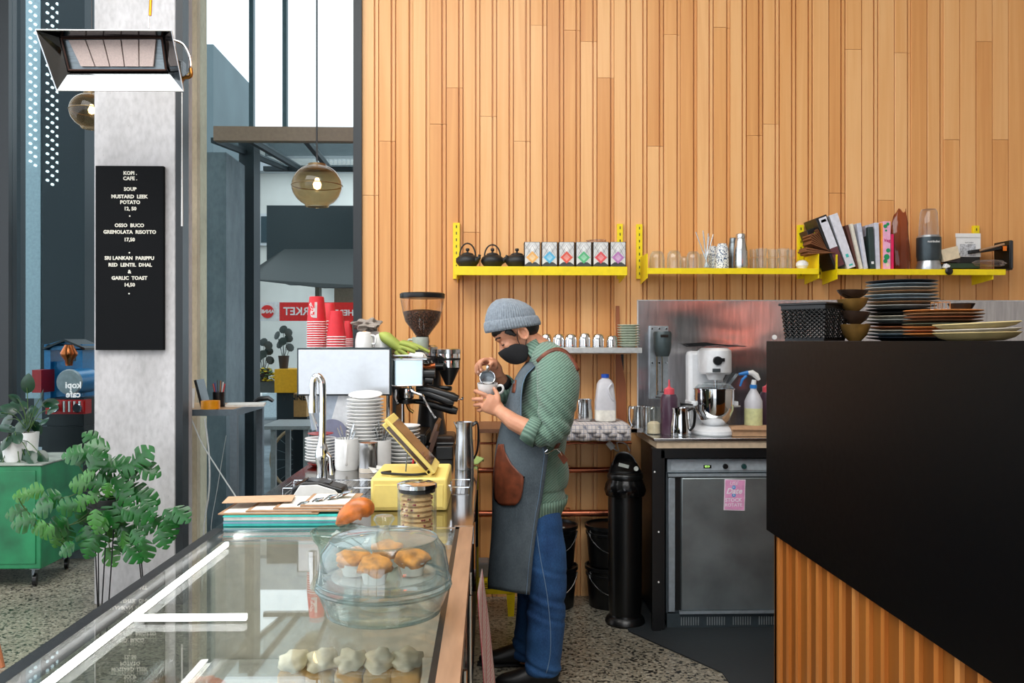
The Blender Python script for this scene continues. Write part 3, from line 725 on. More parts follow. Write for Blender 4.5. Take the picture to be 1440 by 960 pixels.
targets = [(128, 616, 0), (140, 628, 0), (118, 640, 0), (104, 638, 0), (132, 648, 0), (150, 655, 0), (162, 650, 0), (176, 656, 0), (196, 645, 0), (208, 660, 0), (183, 668, 0), (150, 672, 0), (120, 668, 1), (112, 680, 1), (136, 680, 0), (166, 680, 0), (192, 690, 0), (204, 700, 0), (150, 692, 1), (128, 700, 1), (112, 706, 1), (95, 712, 0), (72, 700, 0), (62, 712, 0), (48, 690, 1), (30, 696, 1), (24, 720, 0), (36, 732, 0), (52, 742, 1), (64, 748, 1), (84, 738, 0), (92, 752, 0), (78, 760, 1), (92, 772, 0), (118, 722, 0), (132, 730, 1), (150, 724, 0), (168, 716, 0), (184, 722, 0), (200, 738, 0), (222, 736, 0), (236, 744, 0), (240, 726, 0), (254, 722, 0), (228, 756, 0), (150, 748, 1), (136, 756, 0), (126, 770, 0), (164, 742, 1), (178, 748, 0), (192, 756, 0), (202, 770, 0), (186, 776, 0), (168, 768, 0), (154, 782, 1), (140, 740, 1), (174, 700, 0), (158, 706, 0), (142, 712, 0), (196, 722, 0), (208, 714, 0), (122, 752, 0), (172, 760, 1)]
for pth in vines:
    pts = [P(x, y, pY-.02*i+.03) for i, (x, y) in enumerate(pth)]
    obj('vine', TB(smooth_pts(pts), .003, 5), STEM, t)
rl = random.Random(3)
for (lx, ly, yng) in targets:
    q = P(lx, ly, pY-.06+rl.uniform(-.12, .1)); ang = math.atan2(-(ly-700)-15, (lx-150)*1.1)+rl.uniform(-.7, .7)
    d = Vector((math.cos(ang), rl.uniform(-.35, .1), math.sin(ang)*.7-.35)); up = Vector((rl.uniform(-.35, .35), -1, rl.uniform(.0, .6)))
    put_leaf(leafB if yng else leafA, t, q-d.normalized()*.05, d, up, rl.uniform(.72, 1.06))
# wooden stool of which one leg shows
q = P(-52, 480, 3.86)
t = thing('wooden_stool', 'wooden stool at the left edge with one tapered leg in view', 'stool', (q.x, q.y, 0))
WL = M('stool_wood', (196, 124, 84), .45, sc=10, stretch=(6, 6, 1))
obj('seat', LT([(.0, .62), (.15, .62), (.155, .635), (.15, .65), (0, .65)], 28, cx=q.x-.13, cy=q.y+.05), WL, t)
for dx, dy in ((.17, 0), (-.4, 0), (-.13, .3), (-.13, -.2)):
    obj('leg', TB([(q.x+dx, q.y+dy, 0), (q.x-.13+(dx+.13)*.42, q.y+.05+(dy-.05)*.42, .63)], [.014, .021], 10), WL, t)

def trailing(px, py, Y, pots, leaves, lab, seed, spread=1.0, white=True):
    q = P(px, py, Y); q.z = zt
    t = thing('potted_plant', lab, 'plant', tuple(q)); r = random.Random(seed)
    obj('pot', LT(pots, 24, M4=Matrix.Translation(q)), WHITE, t, label='white ceramic pot')
    top = q+Vector((0, 0, pots[1][1]))
    obj('soil', LT([(0, -.012), (pots[1][0]*.93, -.012)], 20, M4=Matrix.Translation(top), cap=False), M('soil', (40, 30, 24), .9), t)
    for (lx, ly) in leaves:
        e = P(lx, ly, Y+r.uniform(-.12, .05)); mid = top.lerp(e, .5)+Vector((0, 0, .04))
        obj('stem', TB(smooth_pts([top, mid, e], 3), .0025, 4), STEM, t)
        d = (e-mid).normalized()+Vector((r.uniform(-.4, .4), -.3, r.uniform(-.6, .1)))
        put_leaf(leafC, t, e-d.normalized()*.04, d, Vector((r.uniform(-.3, .3), -1, .8)), r.uniform(.8, 1.15))
trailing(20, 648, 5.2, [(.055, 0), (.07, .12), (.064, .12), (.05, .04)], [(8, 620), (22, 612), (34, 640), (5, 640), (28, 655), (42, 640), (14, 600), (2, 655), (58, 640)], 'leafy trailing plant in a white pot at the front of the green cabinet', 4)
trailing(40, 632, 5.42, [(.05, 0), (.062, .15), (.056, .15), (.045, .05)], [(38, 545), (30, 570), (44, 580), (56, 560), (18, 575), (60, 590), (10, 590), (34, 595), (50, 600), (2, 580), (70, 575), (25, 560), (66, 565)], 'taller glossy-leaved plant in a white pot at the back of the cabinet', 5)

# ---------------------------------------------------------------- bar-height steel desk behind the pillar
dY0, dY1 = 5.05, 5.66
zt2 = P(290, 576, dY0).z; xl, xrr = P(256, 576, dY0).x-.35, P(333, 576, dY0).x
t = thing('steel_desk', 'bar-height desk with grey steel edge and wooden top between pillar and espresso machine', 'desk', ((xl+xrr)/2, dY0+.3, 0))
GREY_S = M('desk_steel', (96, 108, 116), .45, .4)
obj('rim', BX(xl, xrr, dY0, dY0+.03, zt2-.036, zt2), GREY_S, t)
obj('rim', BX(xrr-.03, xrr, dY0+.03, dY1, zt2-.036, zt2), GREY_S, t)
obj('table_top', BX(xl, xrr-.03, dY0+.03, dY1, zt2-.03, zt2-.002), M('desk_ply', (186, 150, 112), .4, sc=12, stretch=(1, 8, 1)), t)
for y in (dY0, dY1-.04): obj('leg', BX(xrr-.04, xrr, y, y+.04, 0, zt2-.036), GREY_S, t)
obj('leg', BX(xl, xl+.04, dY0, dY0+.04, 0, zt2-.036), GREY_S, t)
def top(px, Y, z): v = P(px, 480, Y); v.z = z; return v
q = top(296, 5.13, zt2)
tag(obj('tape_roll', LT([(.036, 0), (.055, 0), (.055, .048), (.036, .048), (.036, 0)], 28, M4=Matrix.Translation(q), cap=False), M('tape_orange', (228, 150, 20), .35), org=q), 'roll of orange tape lying on the grey steel desk', 'tape')
q = top(308, 5.3, zt2)
t = thing('pen_pot', 'dark pot of pens standing behind the orange tape', 'pot', tuple(q))
obj('pot', LT([(.035, 0), (.038, .09), (.034, .09), (.03, .01)], 20, M4=Matrix.Translation(q)), BLACK, t)
for k, c in enumerate(((190, 40, 40), (220, 220, 220), (40, 40, 46), (200, 60, 50), (60, 60, 120), (150, 100, 60))):
    a = k*1.05; obj('pen', TB([q+Vector((.012*math.cos(a), .012*math.sin(a), .02)), q+Vector((.036*math.cos(a), .03*math.sin(a), .14+.01*(k % 3)))], .004, 6), M('pen%d' % k, c, .4, bmp=0), t)
q = top(283, 5.25, zt2)
tag(obj('notebook', BX(q.x-.008, q.x+.008, 5.2, 5.34, zt2, zt2+.17, rot=Matrix.Rotation(math.radians(-14), 4, 'Y')), BLACK, org=q), 'black notebook standing on edge beside the tape roll', 'book')
q = top(268, 5.2, zt2)
tag(obj('photo_card', BX(q.x-.03, q.x+.03, 5.18, 5.184, zt2, zt2+.12, rot=Matrix.Rotation(math.radians(-8), 4, 'X')), WHITE, org=q), 'white card leaning at the left end of the desk', 'card')
q = top(350, 5.4, zt2)
tag(obj('papers', BX(q.x-.13, q.x+.1, 5.28, 5.5, zt2-.001, zt2+.012, rot=Matrix.Rotation(.2, 4, 'Z')), M('paper_white', (226, 224, 216), .7, bmp=0), org=q), 'loose white papers on the wooden desk top', 'paper')
q = top(371, 5.55, zt2)
tag(obj('stapler', TB([q+Vector((-.06, 0, .012)), q+Vector((-.03, 0, .03)), q+Vector((.03, 0, .035)), q+Vector((.06, 0, .015))], [.012, .018, .016, .012], 8), BLACK, org=q), 'small black stapler at the right end of the wooden desk', 'stapler')
CW = M('cord_white', (206, 212, 212), .5, bmp=0)
tag(obj('cord', TB(smooth_pts([P(266, 581, 5.03), P(285, 625, 5.02), P(310, 665, 5.0), P(345, 722, 4.95), P(350, 760, 4.95)]), .004, 6), CW, org=P(266, 581, 5.03)), 'white cord running diagonally down from the desk to the counter', 'cord')
tag(obj('cord', TB(smooth_pts([P(288, 588, 5.04), P(294, 640, 5.02), P(294, 690, 5.0), P(287, 740, 5.0), P(284, 830, 5.0)]), .005, 6), CW, org=P(288, 588, 5.04)), 'thicker white cord hanging straight down from the desk', 'cord')
tag(obj('cord', TB(smooth_pts([P(318, 612, 5.4), P(305, 690, 5.4), P(297, 740, 5.4), P(300, 790, 5.4)]), .002, 5), CW, org=P(318, 612, 5.4)), 'faint thin cord hanging under the middle of the desk', 'cord')
# ---------------------------------------------------------------- counter: display case in front, steel bar behind
TZ = CAM_H-.5
XL, XR = -.735, -.042
DY0, DY1 = .75, 2.30
t = thing('display_case', 'glass-topped display case with a bronze right edge nearest the camera', 'display case', ((XL+XR)/2, 1.6, 0))
BRONZE = M('bronze_metal', (186, 152, 124), .45, .6, sc=8, stretch=(8, 1, 1), bmp=.02)
DGLASS = M_glass('display_glass', (247, 247, 244), 2.1)
obj('glass_top', BX(XL+.028, XR-.047, DY0, DY1-.02, TZ-.010, TZ), DGLASS, t, smooth=0)
obj('left_rail', BX(XL, XL+.028, DY0, DY1, TZ-.03, TZ+.0005), BLACK, t)
obj('left_glass', BX(XL+.004, XL+.012, DY0, DY1, .5, TZ-.03), WINGLASS, t, smooth=0)
obj('right_rail', BX(XR-.036, XR, DY0, DY1, TZ-.03, TZ+.001), BRONZE, t, label='bronze edge strip')
obj('seal', BX(XR-.047, XR-.036, DY0, DY1, TZ-.03, TZ), BLACK, t)
obj('back_rail', BX(XL, XR, DY1-.02, DY1, TZ-.03, TZ), STEEL, t)
for k in range(3):
    y0 = DY0+.02+k*.5; d = obj('door', BX(XR-.03, XR-.015, y0, y0+.49, .32, TZ-.04), M('door_smoked', (20, 24, 26), .12, bmp=0), t)
    obj('handle', TB([(XR-.006, y0+.42, .5), (XR-.006, y0+.42, .8)], .006, 8), CHROME, d)
obj('cake_shelf', BX(XL+.03, XR-.05, 1.45, 1.75, .797, .805), M_glass('shelf_glass', (248, 248, 246), 1.5), t, smooth=0)
CASE_IN = M('case_interior', (206, 198, 180), .5)
obj('shelf', BX(XL+.03, XR-.05, DY0, DY1-.03, .60, .612), M('shelf_glass_white', (206, 204, 196), .25), t)
obj('base', BX(XL+.01, XR-.035, DY0, DY1, .02, .5), BLACK, t)
obj('deck', BX(XL+.03, XR-.05, DY0, DY1-.03, .5, .515), CASE_IN, t)
obj('end_panel', BX(XL, XR-.03, DY1-.02, DY1-.005, .5, TZ-.03), CASE_IN, t)
LED = M_emit('led_white', (250, 252, 255), 12)
obj('led_strip', BX(XL+.05, XL+.059, DY0, DY1-.06, TZ-.032, TZ-.022), LED, t)
obj('led_strip', BX(XL+.06, XL+.27, 1.647, 1.659, TZ-.034, TZ-.024), LED, t)
obj('led_strip', BX(XL+.1, XR-.1, .80, .812, TZ-.034, TZ-.024), LED, t)  # added out of view at the near end to brighten the cakes
BARY1 = 4.36
t = thing('bar_counter', 'polished steel bar counter carrying the espresso machine and crockery', 'counter', ((XL+XR)/2, 3.3, 0))
WTOP = M('mirror_worktop', (158, 154, 150), .09, 1.0, sc=3, bmp=.01, var=.05)
obj('worktop', BX(XL, XR, DY1+.002, BARY1, TZ-.03, TZ), WTOP, t, bevel=.002)
obj('worktop_end', BX(XR-.05, XR+.002, DY1+.0005, DY1+.02, TZ-.045, TZ+.001), STEEL, t)
obj('cabinet_body', BX(XL+.03, XR-.035, DY1+.005, BARY1-.02, .1, TZ-.03), BLACK, t)
obj('plinth', BX(XL+.06, XR-.08, DY1+.01, BARY1-.05, 0, .1), BLACK, t)
for k in range(3):
    y0 = DY1+.03+k*.67; d = obj('door', BX(XR-.034, XR-.018, y0, y0+.65, .14, TZ-.05), BLACK_SATIN, t)
    obj('handle', TB([(XR-.010, y0+.08, .55), (XR-.010, y0+.08, .8)], .006, 8), CHROME, d)
obj('edge_trim', BX(XR-.018, XR-.008, BARY1-.03, BARY1, .12, TZ-.045), M('brass_trim', (170, 150, 40), .4, .6), t)
# food in the display case
CK = M('cake_cream', (252, 242, 216), .7, sc=60, bmp=.4); CB = M('cake_crumb', (206, 168, 106), .8, sc=80, bmp=.5)
sY = 1.62
first = None
def lump(bm, c, rx, ry, rz, amp=.25, seed=0, sub=2):
    """uneven rounded mass"""
    g = bmesh.new(); bmesh.ops.create_icosphere(g, subdivisions=sub, radius=1)
    for v in g.verts:
        n = noise.noise(v.co*1.8+Vector((seed*7.1, seed*3.3, 0)))
        v.co *= 1+amp*n; v.co = Vector((c[0]+v.co.x*rx, c[1]+v.co.y*ry, c[2]+v.co.z*rz))
    me = bpy.data.meshes.new('tmp'); g.to_mesh(me); g.free(); bm.from_mesh(me); bpy.data.meshes.remove(me); return bm
for k, (px, w) in enumerate(((415, .026), (453, .026), (493, .026), (534, .027), (572, .027))):
    q = P(px, 938, sY); q.z = .8065
    t = thing('cake_slice', 'cream-topped cake piece in the display case, %s from the left' % ['first', 'second', 'third', 'fourth', 'fifth'][k], 'cake', tuple(q), group='cake pieces in a row')
    s = 1.25
    obj('sponge', BX(q.x-w, q.x+w, q.y-.035, q.y+.035, q.z, q.z+.03), CB, t, bevel=.006)
    b = nb(); lump(b, (q.x, q.y, q.z+.042), w*1.08, .038, .018, .45, k, 3); obj('frosting', b, CK, t, smooth=180)
PAP = M('paper_white', (0, 0, 0)) if 'paper_white' in MATS else M('paper_white', (226, 224, 216), .7)
for k, (x0, y0, w, d) in enumerate(((-.52, 1.5, .10, .14), (-.38, 2.02, .08, .12), (-.30, 1.75, .16, .2))):
    tag(obj('paper_sheet', BX(x0, x0+w, y0, y0+d, .6125, .616), PAP, org=(x0, y0, .6125)), ['white paper sheet at the left of the display shelf', 'white paper sheet at the back of the display shelf', 'large white paper sheet in the middle of the display shelf'][k], 'paper')
q = P(287, 766, 2.12); q = Vector((-.66, 2.02, .6125))
PASTRY = M('golden_pastry', (196, 106, 34), .45, sc=30, var=.3, bmp=.3, coat=.3)
def croissant(q, s, rot, lab, nm='pastry', grp=None):
    pts = [q+Vector((s*math.cos(a+rot), s*math.sin(a+rot), s*.32)) for a in [math.radians(v) for v in range(-80, 81, 16)]]
    rr = [s*.08, s*.17, s*.26, s*.33, s*.36, s*.38, s*.36, s*.33, s*.26, s*.17, s*.08]
    rr = [r*(1+.12*(i % 2)) for i, r in enumerate(rr)]
    return tag(obj(nm, TB(smooth_pts(pts, 2), [rr[min(10, i//2)] for i in range(21)], 12), PASTRY, org=q, smooth=60), lab, 'pastry', grp)
croissant(q, .05, 2.2, 'small golden croissant in the far left corner of the display case')

# glass cake domes
def dome(q, R, H, hb, lab, knob=True):
    t = thing('cake_dome', lab, 'cake dome', tuple(q))
    D = M_glass('dome_glass', (250, 253, 251), 1.75, .6, haze=(150, 166, 166))
    obj('bowl', LT([(0, .004), (R*.80, .004), (R*.86, .008), (R*.95, hb*.7), (R*1.0, hb), (R*.97, hb), (R*.93, hb*.7), (R*.83, .014), (0, .012)], 48, M4=Matrix.Translation(q), cap=False), D, t)
    z = hb+.002
    prof = [(R*1.0, z), (R*1.02, z+.006), (R*.99, z+.012), (R*.975, z+H*.35), (R*.93, z+H*.66), (R*.80, z+H*.87), (R*.55, z+H*.96), (0.001, z+H)]
    inn = [(max(.0005, r-.004), h-.004) for r, h in prof[::-1]]
    obj('lid', LT(prof+inn[:-2], 48, M4=Matrix.Translation(q), cap=False), D, t)
    RIM_GLINT = M_glass('rim_glint_glass', (236, 244, 242), 1.9, .9, haze=(120, 140, 140))
    for rr_, zz_, tt_ in ((R*1.0, hb+.002, .0038), (R*.99, z+.012, .0022), (R*.80, z+H*.87, .0018), (R*.84, .008, .003)): obj('rim', TB([(q.x+rr_*math.cos(a), q.y+rr_*math.sin(a), q.z+zz_) for a in [2*PI*i/48 for i in range(48)]], tt_, 8, closed=True), RIM_GLINT, t)  # rim rings plus a shoulder ring, hazed to imitate edge highlights
    obj('knob', LT([(.012, z+H-.002), (.010, z+H+.006), (.016, z+H+.016), (.020, z+H+.022), (.016, z+H+.028), (0, z+H+.029)], 24, M4=Matrix.Translation(q)), D, t)
    return t
q = P(540, 871, 1.57); q.z = TZ+.001
dome(q, .121, .098, .052, 'large clear glass cake dome with knob standing on the display glass')
MUF = M('muffin_top', (224, 140, 52), .6, sc=50, var=.35, bmp=.5)
stand = Vector(q)
t = thing('cake_plate', 'clear raised plate inside the large glass dome', 'plate', tuple(q+Vector((0, 0, .015))))
obj('dish', LT([(.04, .0), (.045, .003), (.012, .012), (.012, .045), (.095, .056), (.095, .060), (0, .052)], 36, M4=Matrix.Translation(q+Vector((0, 0, .0145)))), GLASS, t)
for k, (dx, dy) in enumerate(((-.055, .0), (.052, .0), (0, .058), (-.01, -.055))):
    c = q+Vector((dx, dy, .0665))
    m_ = thing('muffin', ['golden muffin at the left of the dome', 'golden muffin at the right of the dome', 'golden muffin at the back of the dome', 'golden muffin at the front of the dome'][k], 'muffin', tuple(c), group='muffins under the glass dome')
    obj('case', LT([(.019, .006), (.025, .03), (.024, .03), (0, .03)], 24, M4=Matrix.Translation(c)), PAP, m_)
    b = nb(); lump(b, (c.x, c.y, c.z+.036), .031, .031, .018, .35, k+9, 3); obj('crown', b, MUF, m_, smooth=180)
q2 = P(478, 800, 1.98); q2.z = TZ+.001
t = thing('glass_bowl', 'green-tinted glass bowl on the display case, behind and left of the dome', 'bowl', tuple(q2))
obj('bowl', LT([(0, .002), (.045, .002), (.05, .03), (.062, .045), (.068, .062), (.065, .064), (.058, .046), (.045, .034), (0, .012)], 40, M4=Matrix.Translation(q2), cap=False), M_glass('green_glass', (228, 238, 232), 1.9, .9, haze=(130, 156, 142)), t)
tag(obj('paper_note', BX(-.36, -.30, 2.12, 2.17, TZ+.001, TZ+.004), PAP, org=(-.33, 2.15, TZ)), 'small white note lying on the display glass behind the glass bowl', 'note')

# pastry lying behind the dome
q = P(500, 742, 2.22); q.z = TZ
b = nb()
tube(b, smooth_pts([P(474, 738, 2.20), P(486, 726, 2.2), P(500, 716, 2.2), P(514, 716, 2.2), P(521, 724, 2.2)], 3), [.006, .012, .018, .022, .024, .026, .028, .03, .03, .028, .024, .018, .01], 12)
tag(obj('pastry', b, PASTRY, org=q, smooth=60), 'orange-brown glazed pastry between the dome and the papers', 'pastry')

# cookie jar
jY = 2.22
q = P(586.5, 740, jY); q.z = TZ+.001
t = thing('cookie_jar', 'glass jar of cookies with a steel lid in front of the yellow box', 'jar', tuple(q))
JR = .0505; JH = (P(586, 684, jY).z-q.z)
obj('glass', LT([(0, .003), (JR, .003), (JR, JH-.004), (JR-.003, JH-.004), (JR-.003, .006), (0, .006)], 36, M4=Matrix.Translation(q), cap=False), M_glass('jar_glass', (250, 252, 250), 1.45, .3, haze=(210, 216, 214)), t)
lid = obj('lid', LT([(0, JH-.012), (JR-.006, JH-.012), (JR-.006, JH-.002), (JR+.001, JH-.002), (JR+.001, JH+.008), (JR-.008, JH+.012), (0, JH+.012)], 36, M4=Matrix.Translation(q)), CHROME, t)
obj('lid_seal', LT([(JR-.006, JH-.014), (JR-.003, JH-.012), (JR-.003, JH-.004), (JR-.006, JH-.002)], 36, M4=Matrix.Translation(q), cap=False), BLACK, lid)
COOK = M('cookie', (222, 184, 132), .8, sc=60, var=.2, bmp=.5); CRAN = M('cranberry', (140, 24, 22), .5)
nck = 7; hh = (JH-.028)/nck; c0 = None
for k in range(nck):
    c = q+Vector((random.uniform(-.002, .002), random.uniform(-.002, .002), .008+(nck-1-k)*hh))
    ck = thing('cookie', 'fruit cookie in the jar, %s' % ordn(k, nck), 'cookie', tuple(c), group='cookies stacked in the jar')
    obj('biscuit', LT([(0, 0), (.036, .0), (.042, hh*.3), (.041, hh*.7), (.034, hh*.98), (0, hh*.98)], 24, M4=Matrix.Translation(c)), COOK, ck)
    for j in range(3):
        a = random.uniform(PI*1.1, PI*1.9); b = nb(); lump(b, (c.x+.041*math.cos(a), c.y+.041*math.sin(a), c.z+hh*.5), .004, .003, .003, .1, j, 1); obj('berry', b, CRAN, ck)

# yellow box with the tilted tablet stand
yY = 2.52
YEL2 = M('pastel_yellow', (240, 216, 122), .5, bmp=.02, var=.02)
x0, x1 = P(521, 700, yY).x, P(627, 700, yY).x; z1 = P(570, 672, yY).z
t = thing('till_box', 'pale yellow metal till box on the counter beneath the tablet', 'box', ((x0+x1)/2, yY+.12, TZ))
obj('body', BX(x0, x1+.004, yY, yY+.30, TZ+.001, z1), YEL2, t, bevel=.008)
obj('drawer', BX(x0+.012, x1-.008, yY-.0025, yY, TZ+.012, z1-.02), YEL2, t, bevel=.001)
obj('lock', LT([(.005, 0), (.005, .006)], 14, M4=align((1, 0, 0), (x1+.004, yY+.08, TZ+.06))), CHROME, t)
obj('key', BX(x1+.009, x1+.014, yY+.078, yY+.082, TZ+.045, TZ+.075), CHROME, t)
# tablet: a slab leaning left, seen nearly edge-on
a0, a1 = P(610, 655, yY+.1), P(550, 590, yY+.1)
dv = (a1-a0).normalized(); nv = Vector((-dv.z, 0, dv.x))  # faces lower-left
if nv.z > 0: nv = -nv
t = thing('tablet_stand', 'yellow framed tablet tilted on its stand on the yellow box', 'tablet', (a0.x, yY+.15, z1))
def slab(o0, o1, n0, n1, y0, y1):
    p = [a0+dv*o0+nv*n0, a0+dv*o1+nv*n0, a0+dv*o1+nv*n1, a0+dv*o0+nv*n1]
    b = nb(); hexa(b, [Vector((v.x, y0, v.z)) for v in p]+[Vector((v.x, y1, v.z)) for v in p]); return b
L_ = (a1-a0).length
tk = Matrix.Rotation(0, 4, 'Z')
obj('frame', slab(-.006, L_+.006, .004, .020, yY+.02, yY+.2), YEL2, t, bevel=.004)
obj('frame_edge', slab(-.012, L_+.012, -.006, .004, yY+.01, yY+.21), YEL2, t, bevel=.002)
obj('screen', slab(.012, L_-.012, -.008, -.006, yY+.025, yY+.195), M('screen_glass', (86, 62, 44), .06, bmp=0), t)
obj('screen_edge', slab(.010, L_-.010, .0045, .0155, yY+.018, yY+.020), M('screen_glass', (0, 0, 0)), t, label='brown reflective strip')
obj('base_plate', BX(P(548, 655, yY).x, a0.x+.01, yY+.02, yY+.2, z1+.001, z1+.004), YEL2, t)
obj('hinge', TB([(a0.x-.006, yY+.02, z1+.013), (a0.x-.006, yY+.2, z1+.013)], .009, 12), YEL2, t)
obj('strut', TB([a0+dv*L_*.5+nv*.02, Vector((P(566, 655, yY).x, yY+.1, z1+.004))], .002, 6), STEEL_DARK, t)
obj('cable', TB(smooth_pts([Vector((a0.x-.01, yY+.03, z1+.009)), Vector((a0.x-.06, yY+.01, z1+.008)), Vector((x0+.03, yY+.04, z1+.009)), Vector((x0+.05, yY+.08, z1+.007))]), .004, 8), BLACK, t)

# papers, clipboards, card reader, rack
pY = 2.40
def layer(px0, px1, y0, y1, z0, z1, m, nm, lab, cat, rz=0, grp=None):
    a = P(px0, 480, (y0+y1)/2).x; b = P(px1, 480, (y0+y1)/2).x
    return tag(obj(nm, BX(a, b, y0, y1, TZ+z0, TZ+z1, rot=Matrix.Rotation(rz, 4, 'Z')), m, org=((a+b)/2, (y0+y1)/2, TZ+z0)), lab, cat, grp)
TEAL = M('teal_card', (60, 190, 180), .6, bmp=0); BLUEG = M('blue_grey_card', (142, 170, 190), .6, bmp=0); KRAFT = M('kraft_board', (176, 138, 104), .75, bmp=.05)
layer(330, 486, 2.325, 2.53, .001, .007, TEAL, 'folder', 'teal folder at the bottom of the paper pile', 'folder')
layer(329, 484, 2.328, 2.53, .0075, .013, BLUEG, 'folder', 'blue-grey folder second from the bottom of the paper pile', 'folder', .01)
layer(331, 488, 2.326, 2.53, .0135, .016, TEAL, 'folder', 'thin teal folder in the middle of the paper pile', 'folder', -.01)
layer(330, 487, 2.327, 2.53, .0165, .025, PAP, 'paper_stack', 'thick white paper stack in the paper pile', 'paper', .005)
layer(329, 488, 2.325, 2.53, .0255, .0285, TEAL, 'folder', 'teal folder just beneath the clipboards', 'folder', .01)
bz = .030
for k in range(4):
    q0 = P(320+k*36, 480, 2.42).x; w = P(486, 480, 2.42).x
    t = thing('clipboard', ['leftmost brown clipboard on the paper pile, half of it in view', 'second brown clipboard from the left on the paper pile', 'third brown clipboard from the left on the paper pile', 'rightmost brown clipboard on the paper pile'][k], 'clipboard', ((q0+w)/2, 2.45, TZ+bz), group='clipboards on the paper pile')
    x_a = q0; x_b = min(q0+.27, P(492, 480, 2.42).x+.006*k)
    x_b = max(x_b, P(432+k*20, 480, 2.42).x)
    obj('board', BX(x_a, x_b, 2.335+.01*k, 2.52+.01*k, TZ+bz, TZ+bz+.003), KRAFT, t)
    obj('sheet', BX(x_a+.012, x_b-.02, 2.345+.01*k, 2.51+.01*k, TZ+bz+.0032, TZ+bz+.0045), PAP, t)
    xc = P(424+k*18, 480, 2.4).x; yc = 2.40+.025*k
    obj('clip', TB([(xc-.02, yc, TZ+bz+.006), (xc, yc, TZ+bz+.016), (xc+.02, yc, TZ+bz+.022)], [(.002, .02), (.006, .022), (.002, .012)], 10, ref=(0, 1, 0)), CHROME, t)
    bz += .0052
KR = M('menu_kraft', (206, 168, 134), .75, bmp=.02)
tag(obj('paper_menu', BX(P(318, 480, 2.45).x, P(412, 480, 2.45).x, 2.40, 2.5, TZ+bz, TZ+bz+.0015, rot=Matrix.Rotation(.12, 4, 'Z')), KR, org=(P(365, 480, 2.45).x, 2.45, TZ+bz)), 'sheet of tan menu paper at the left of the clipboards', 'paper')
cY = 2.78
q = P(448, 690, cY); q.z = TZ
t = thing('card_reader', 'white and black card payment terminal lying in front of the tap', 'card reader', tuple(q))
xa_, xb_ = P(413, 480, cY).x, P(488, 480, cY).x; w_ = xb_-xa_
b = nb(); prism(b, [(xa_, cY-.045, TZ+.001), (xb_, cY-.045, TZ+.001), (xb_-.006, cY-.045, TZ+.03), (xb_-.03, cY-.045, TZ+.036), (xa_+.09, cY-.045, TZ+.052), (xa_+.04, cY-.045, TZ+.052), (xa_, cY-.045, TZ+.03)], (0, .09, 0)); obj('body', b, BLACK, t, bevel=.006)
b = nb(); prism(b, [(xa_+.006, cY-.049, TZ+.006), (xb_-.012, cY-.049, TZ+.006), (xb_-.03, cY-.049, TZ+.026), (xa_+.085, cY-.049, TZ+.044), (xa_+.03, cY-.049, TZ+.042)], (0, .006, 0)); obj('shell', b, WHITE, t, bevel=.002)
obj('keypad', BX(xa_+.05, xb_-.05, cY-.03, cY+.03, TZ+.046, TZ+.051, rot=Matrix.Rotation(.14, 4, 'Y')), BLACK_PLASTIC, t)
obj('screen', BX(xa_+.012, xa_+.045, cY-.03, cY+.03, TZ+.046, TZ+.05, rot=Matrix.Rotation(-.5, 4, 'Y')), M('screen_glass', (0, 0, 0)), t)
# wire drip rack
b = nb(); rx0, rx1, ry0, ry1 = P(402, 480, 2.9).x, P(660, 480, 2.9).x, 2.86, 3.02; rz = TZ+.012
for k in range(42): x = rx0+(rx1-rx0)*k/41; tube(b, [(x, ry0, rz), (x, ry1, rz)], .0012, 4)
for y in (ry0, ry1): tube(b, [(rx0, y, rz), (rx1, y, rz)], .002, 5)
t = thing('wire_rack', 'low chrome wire rack across the counter behind the card reader', 'rack', ((rx0+rx1)/2, 2.95, TZ))
o = obj('wires', b, CHROME, t); o['kind'] = 'stuff'
for x in (rx0, rx1):
    for y in (ry0, ry1): obj('foot', TB([(x, y, TZ+.0005), (x, y, rz)], .002, 5), CHROME, t)
# tap
tY = 3.06
b0 = P(453, 668, tY); b0.z = TZ
t = thing('tap', 'tall chrome gooseneck tap rising from the counter', 'tap', tuple(b0))
obj('base', LT([(.032, 0), (.032, .008), (.02, .012), (.018, .055), (.023, .075), (.025, .1), (.019, .125), (.014, .14), (.014, .16)], 24, M4=Matrix.Translation(b0)), CHROME, t)
obj('spout', TB(smooth_pts([b0+Vector((0, 0, .15)), P(453.5, 600, tY), P(453.5, 545, tY), P(451, 533, tY), P(446, 529, tY), P(441, 534, tY), P(440, 550, tY), P(440, 580, tY)]), .0125, 14), CHROME, t)
obj('nozzle', TB([P(440, 556, tY), P(440, 580, tY)], [.015, .016], 14), CHROME, t)
obj('lever', TB([b0+Vector((.02, -.01, .10)), b0+Vector((.035, -.03, .09)), b0+Vector((.04, -.035, .03))], [.008, .006, .007], 10), CHROME, t)

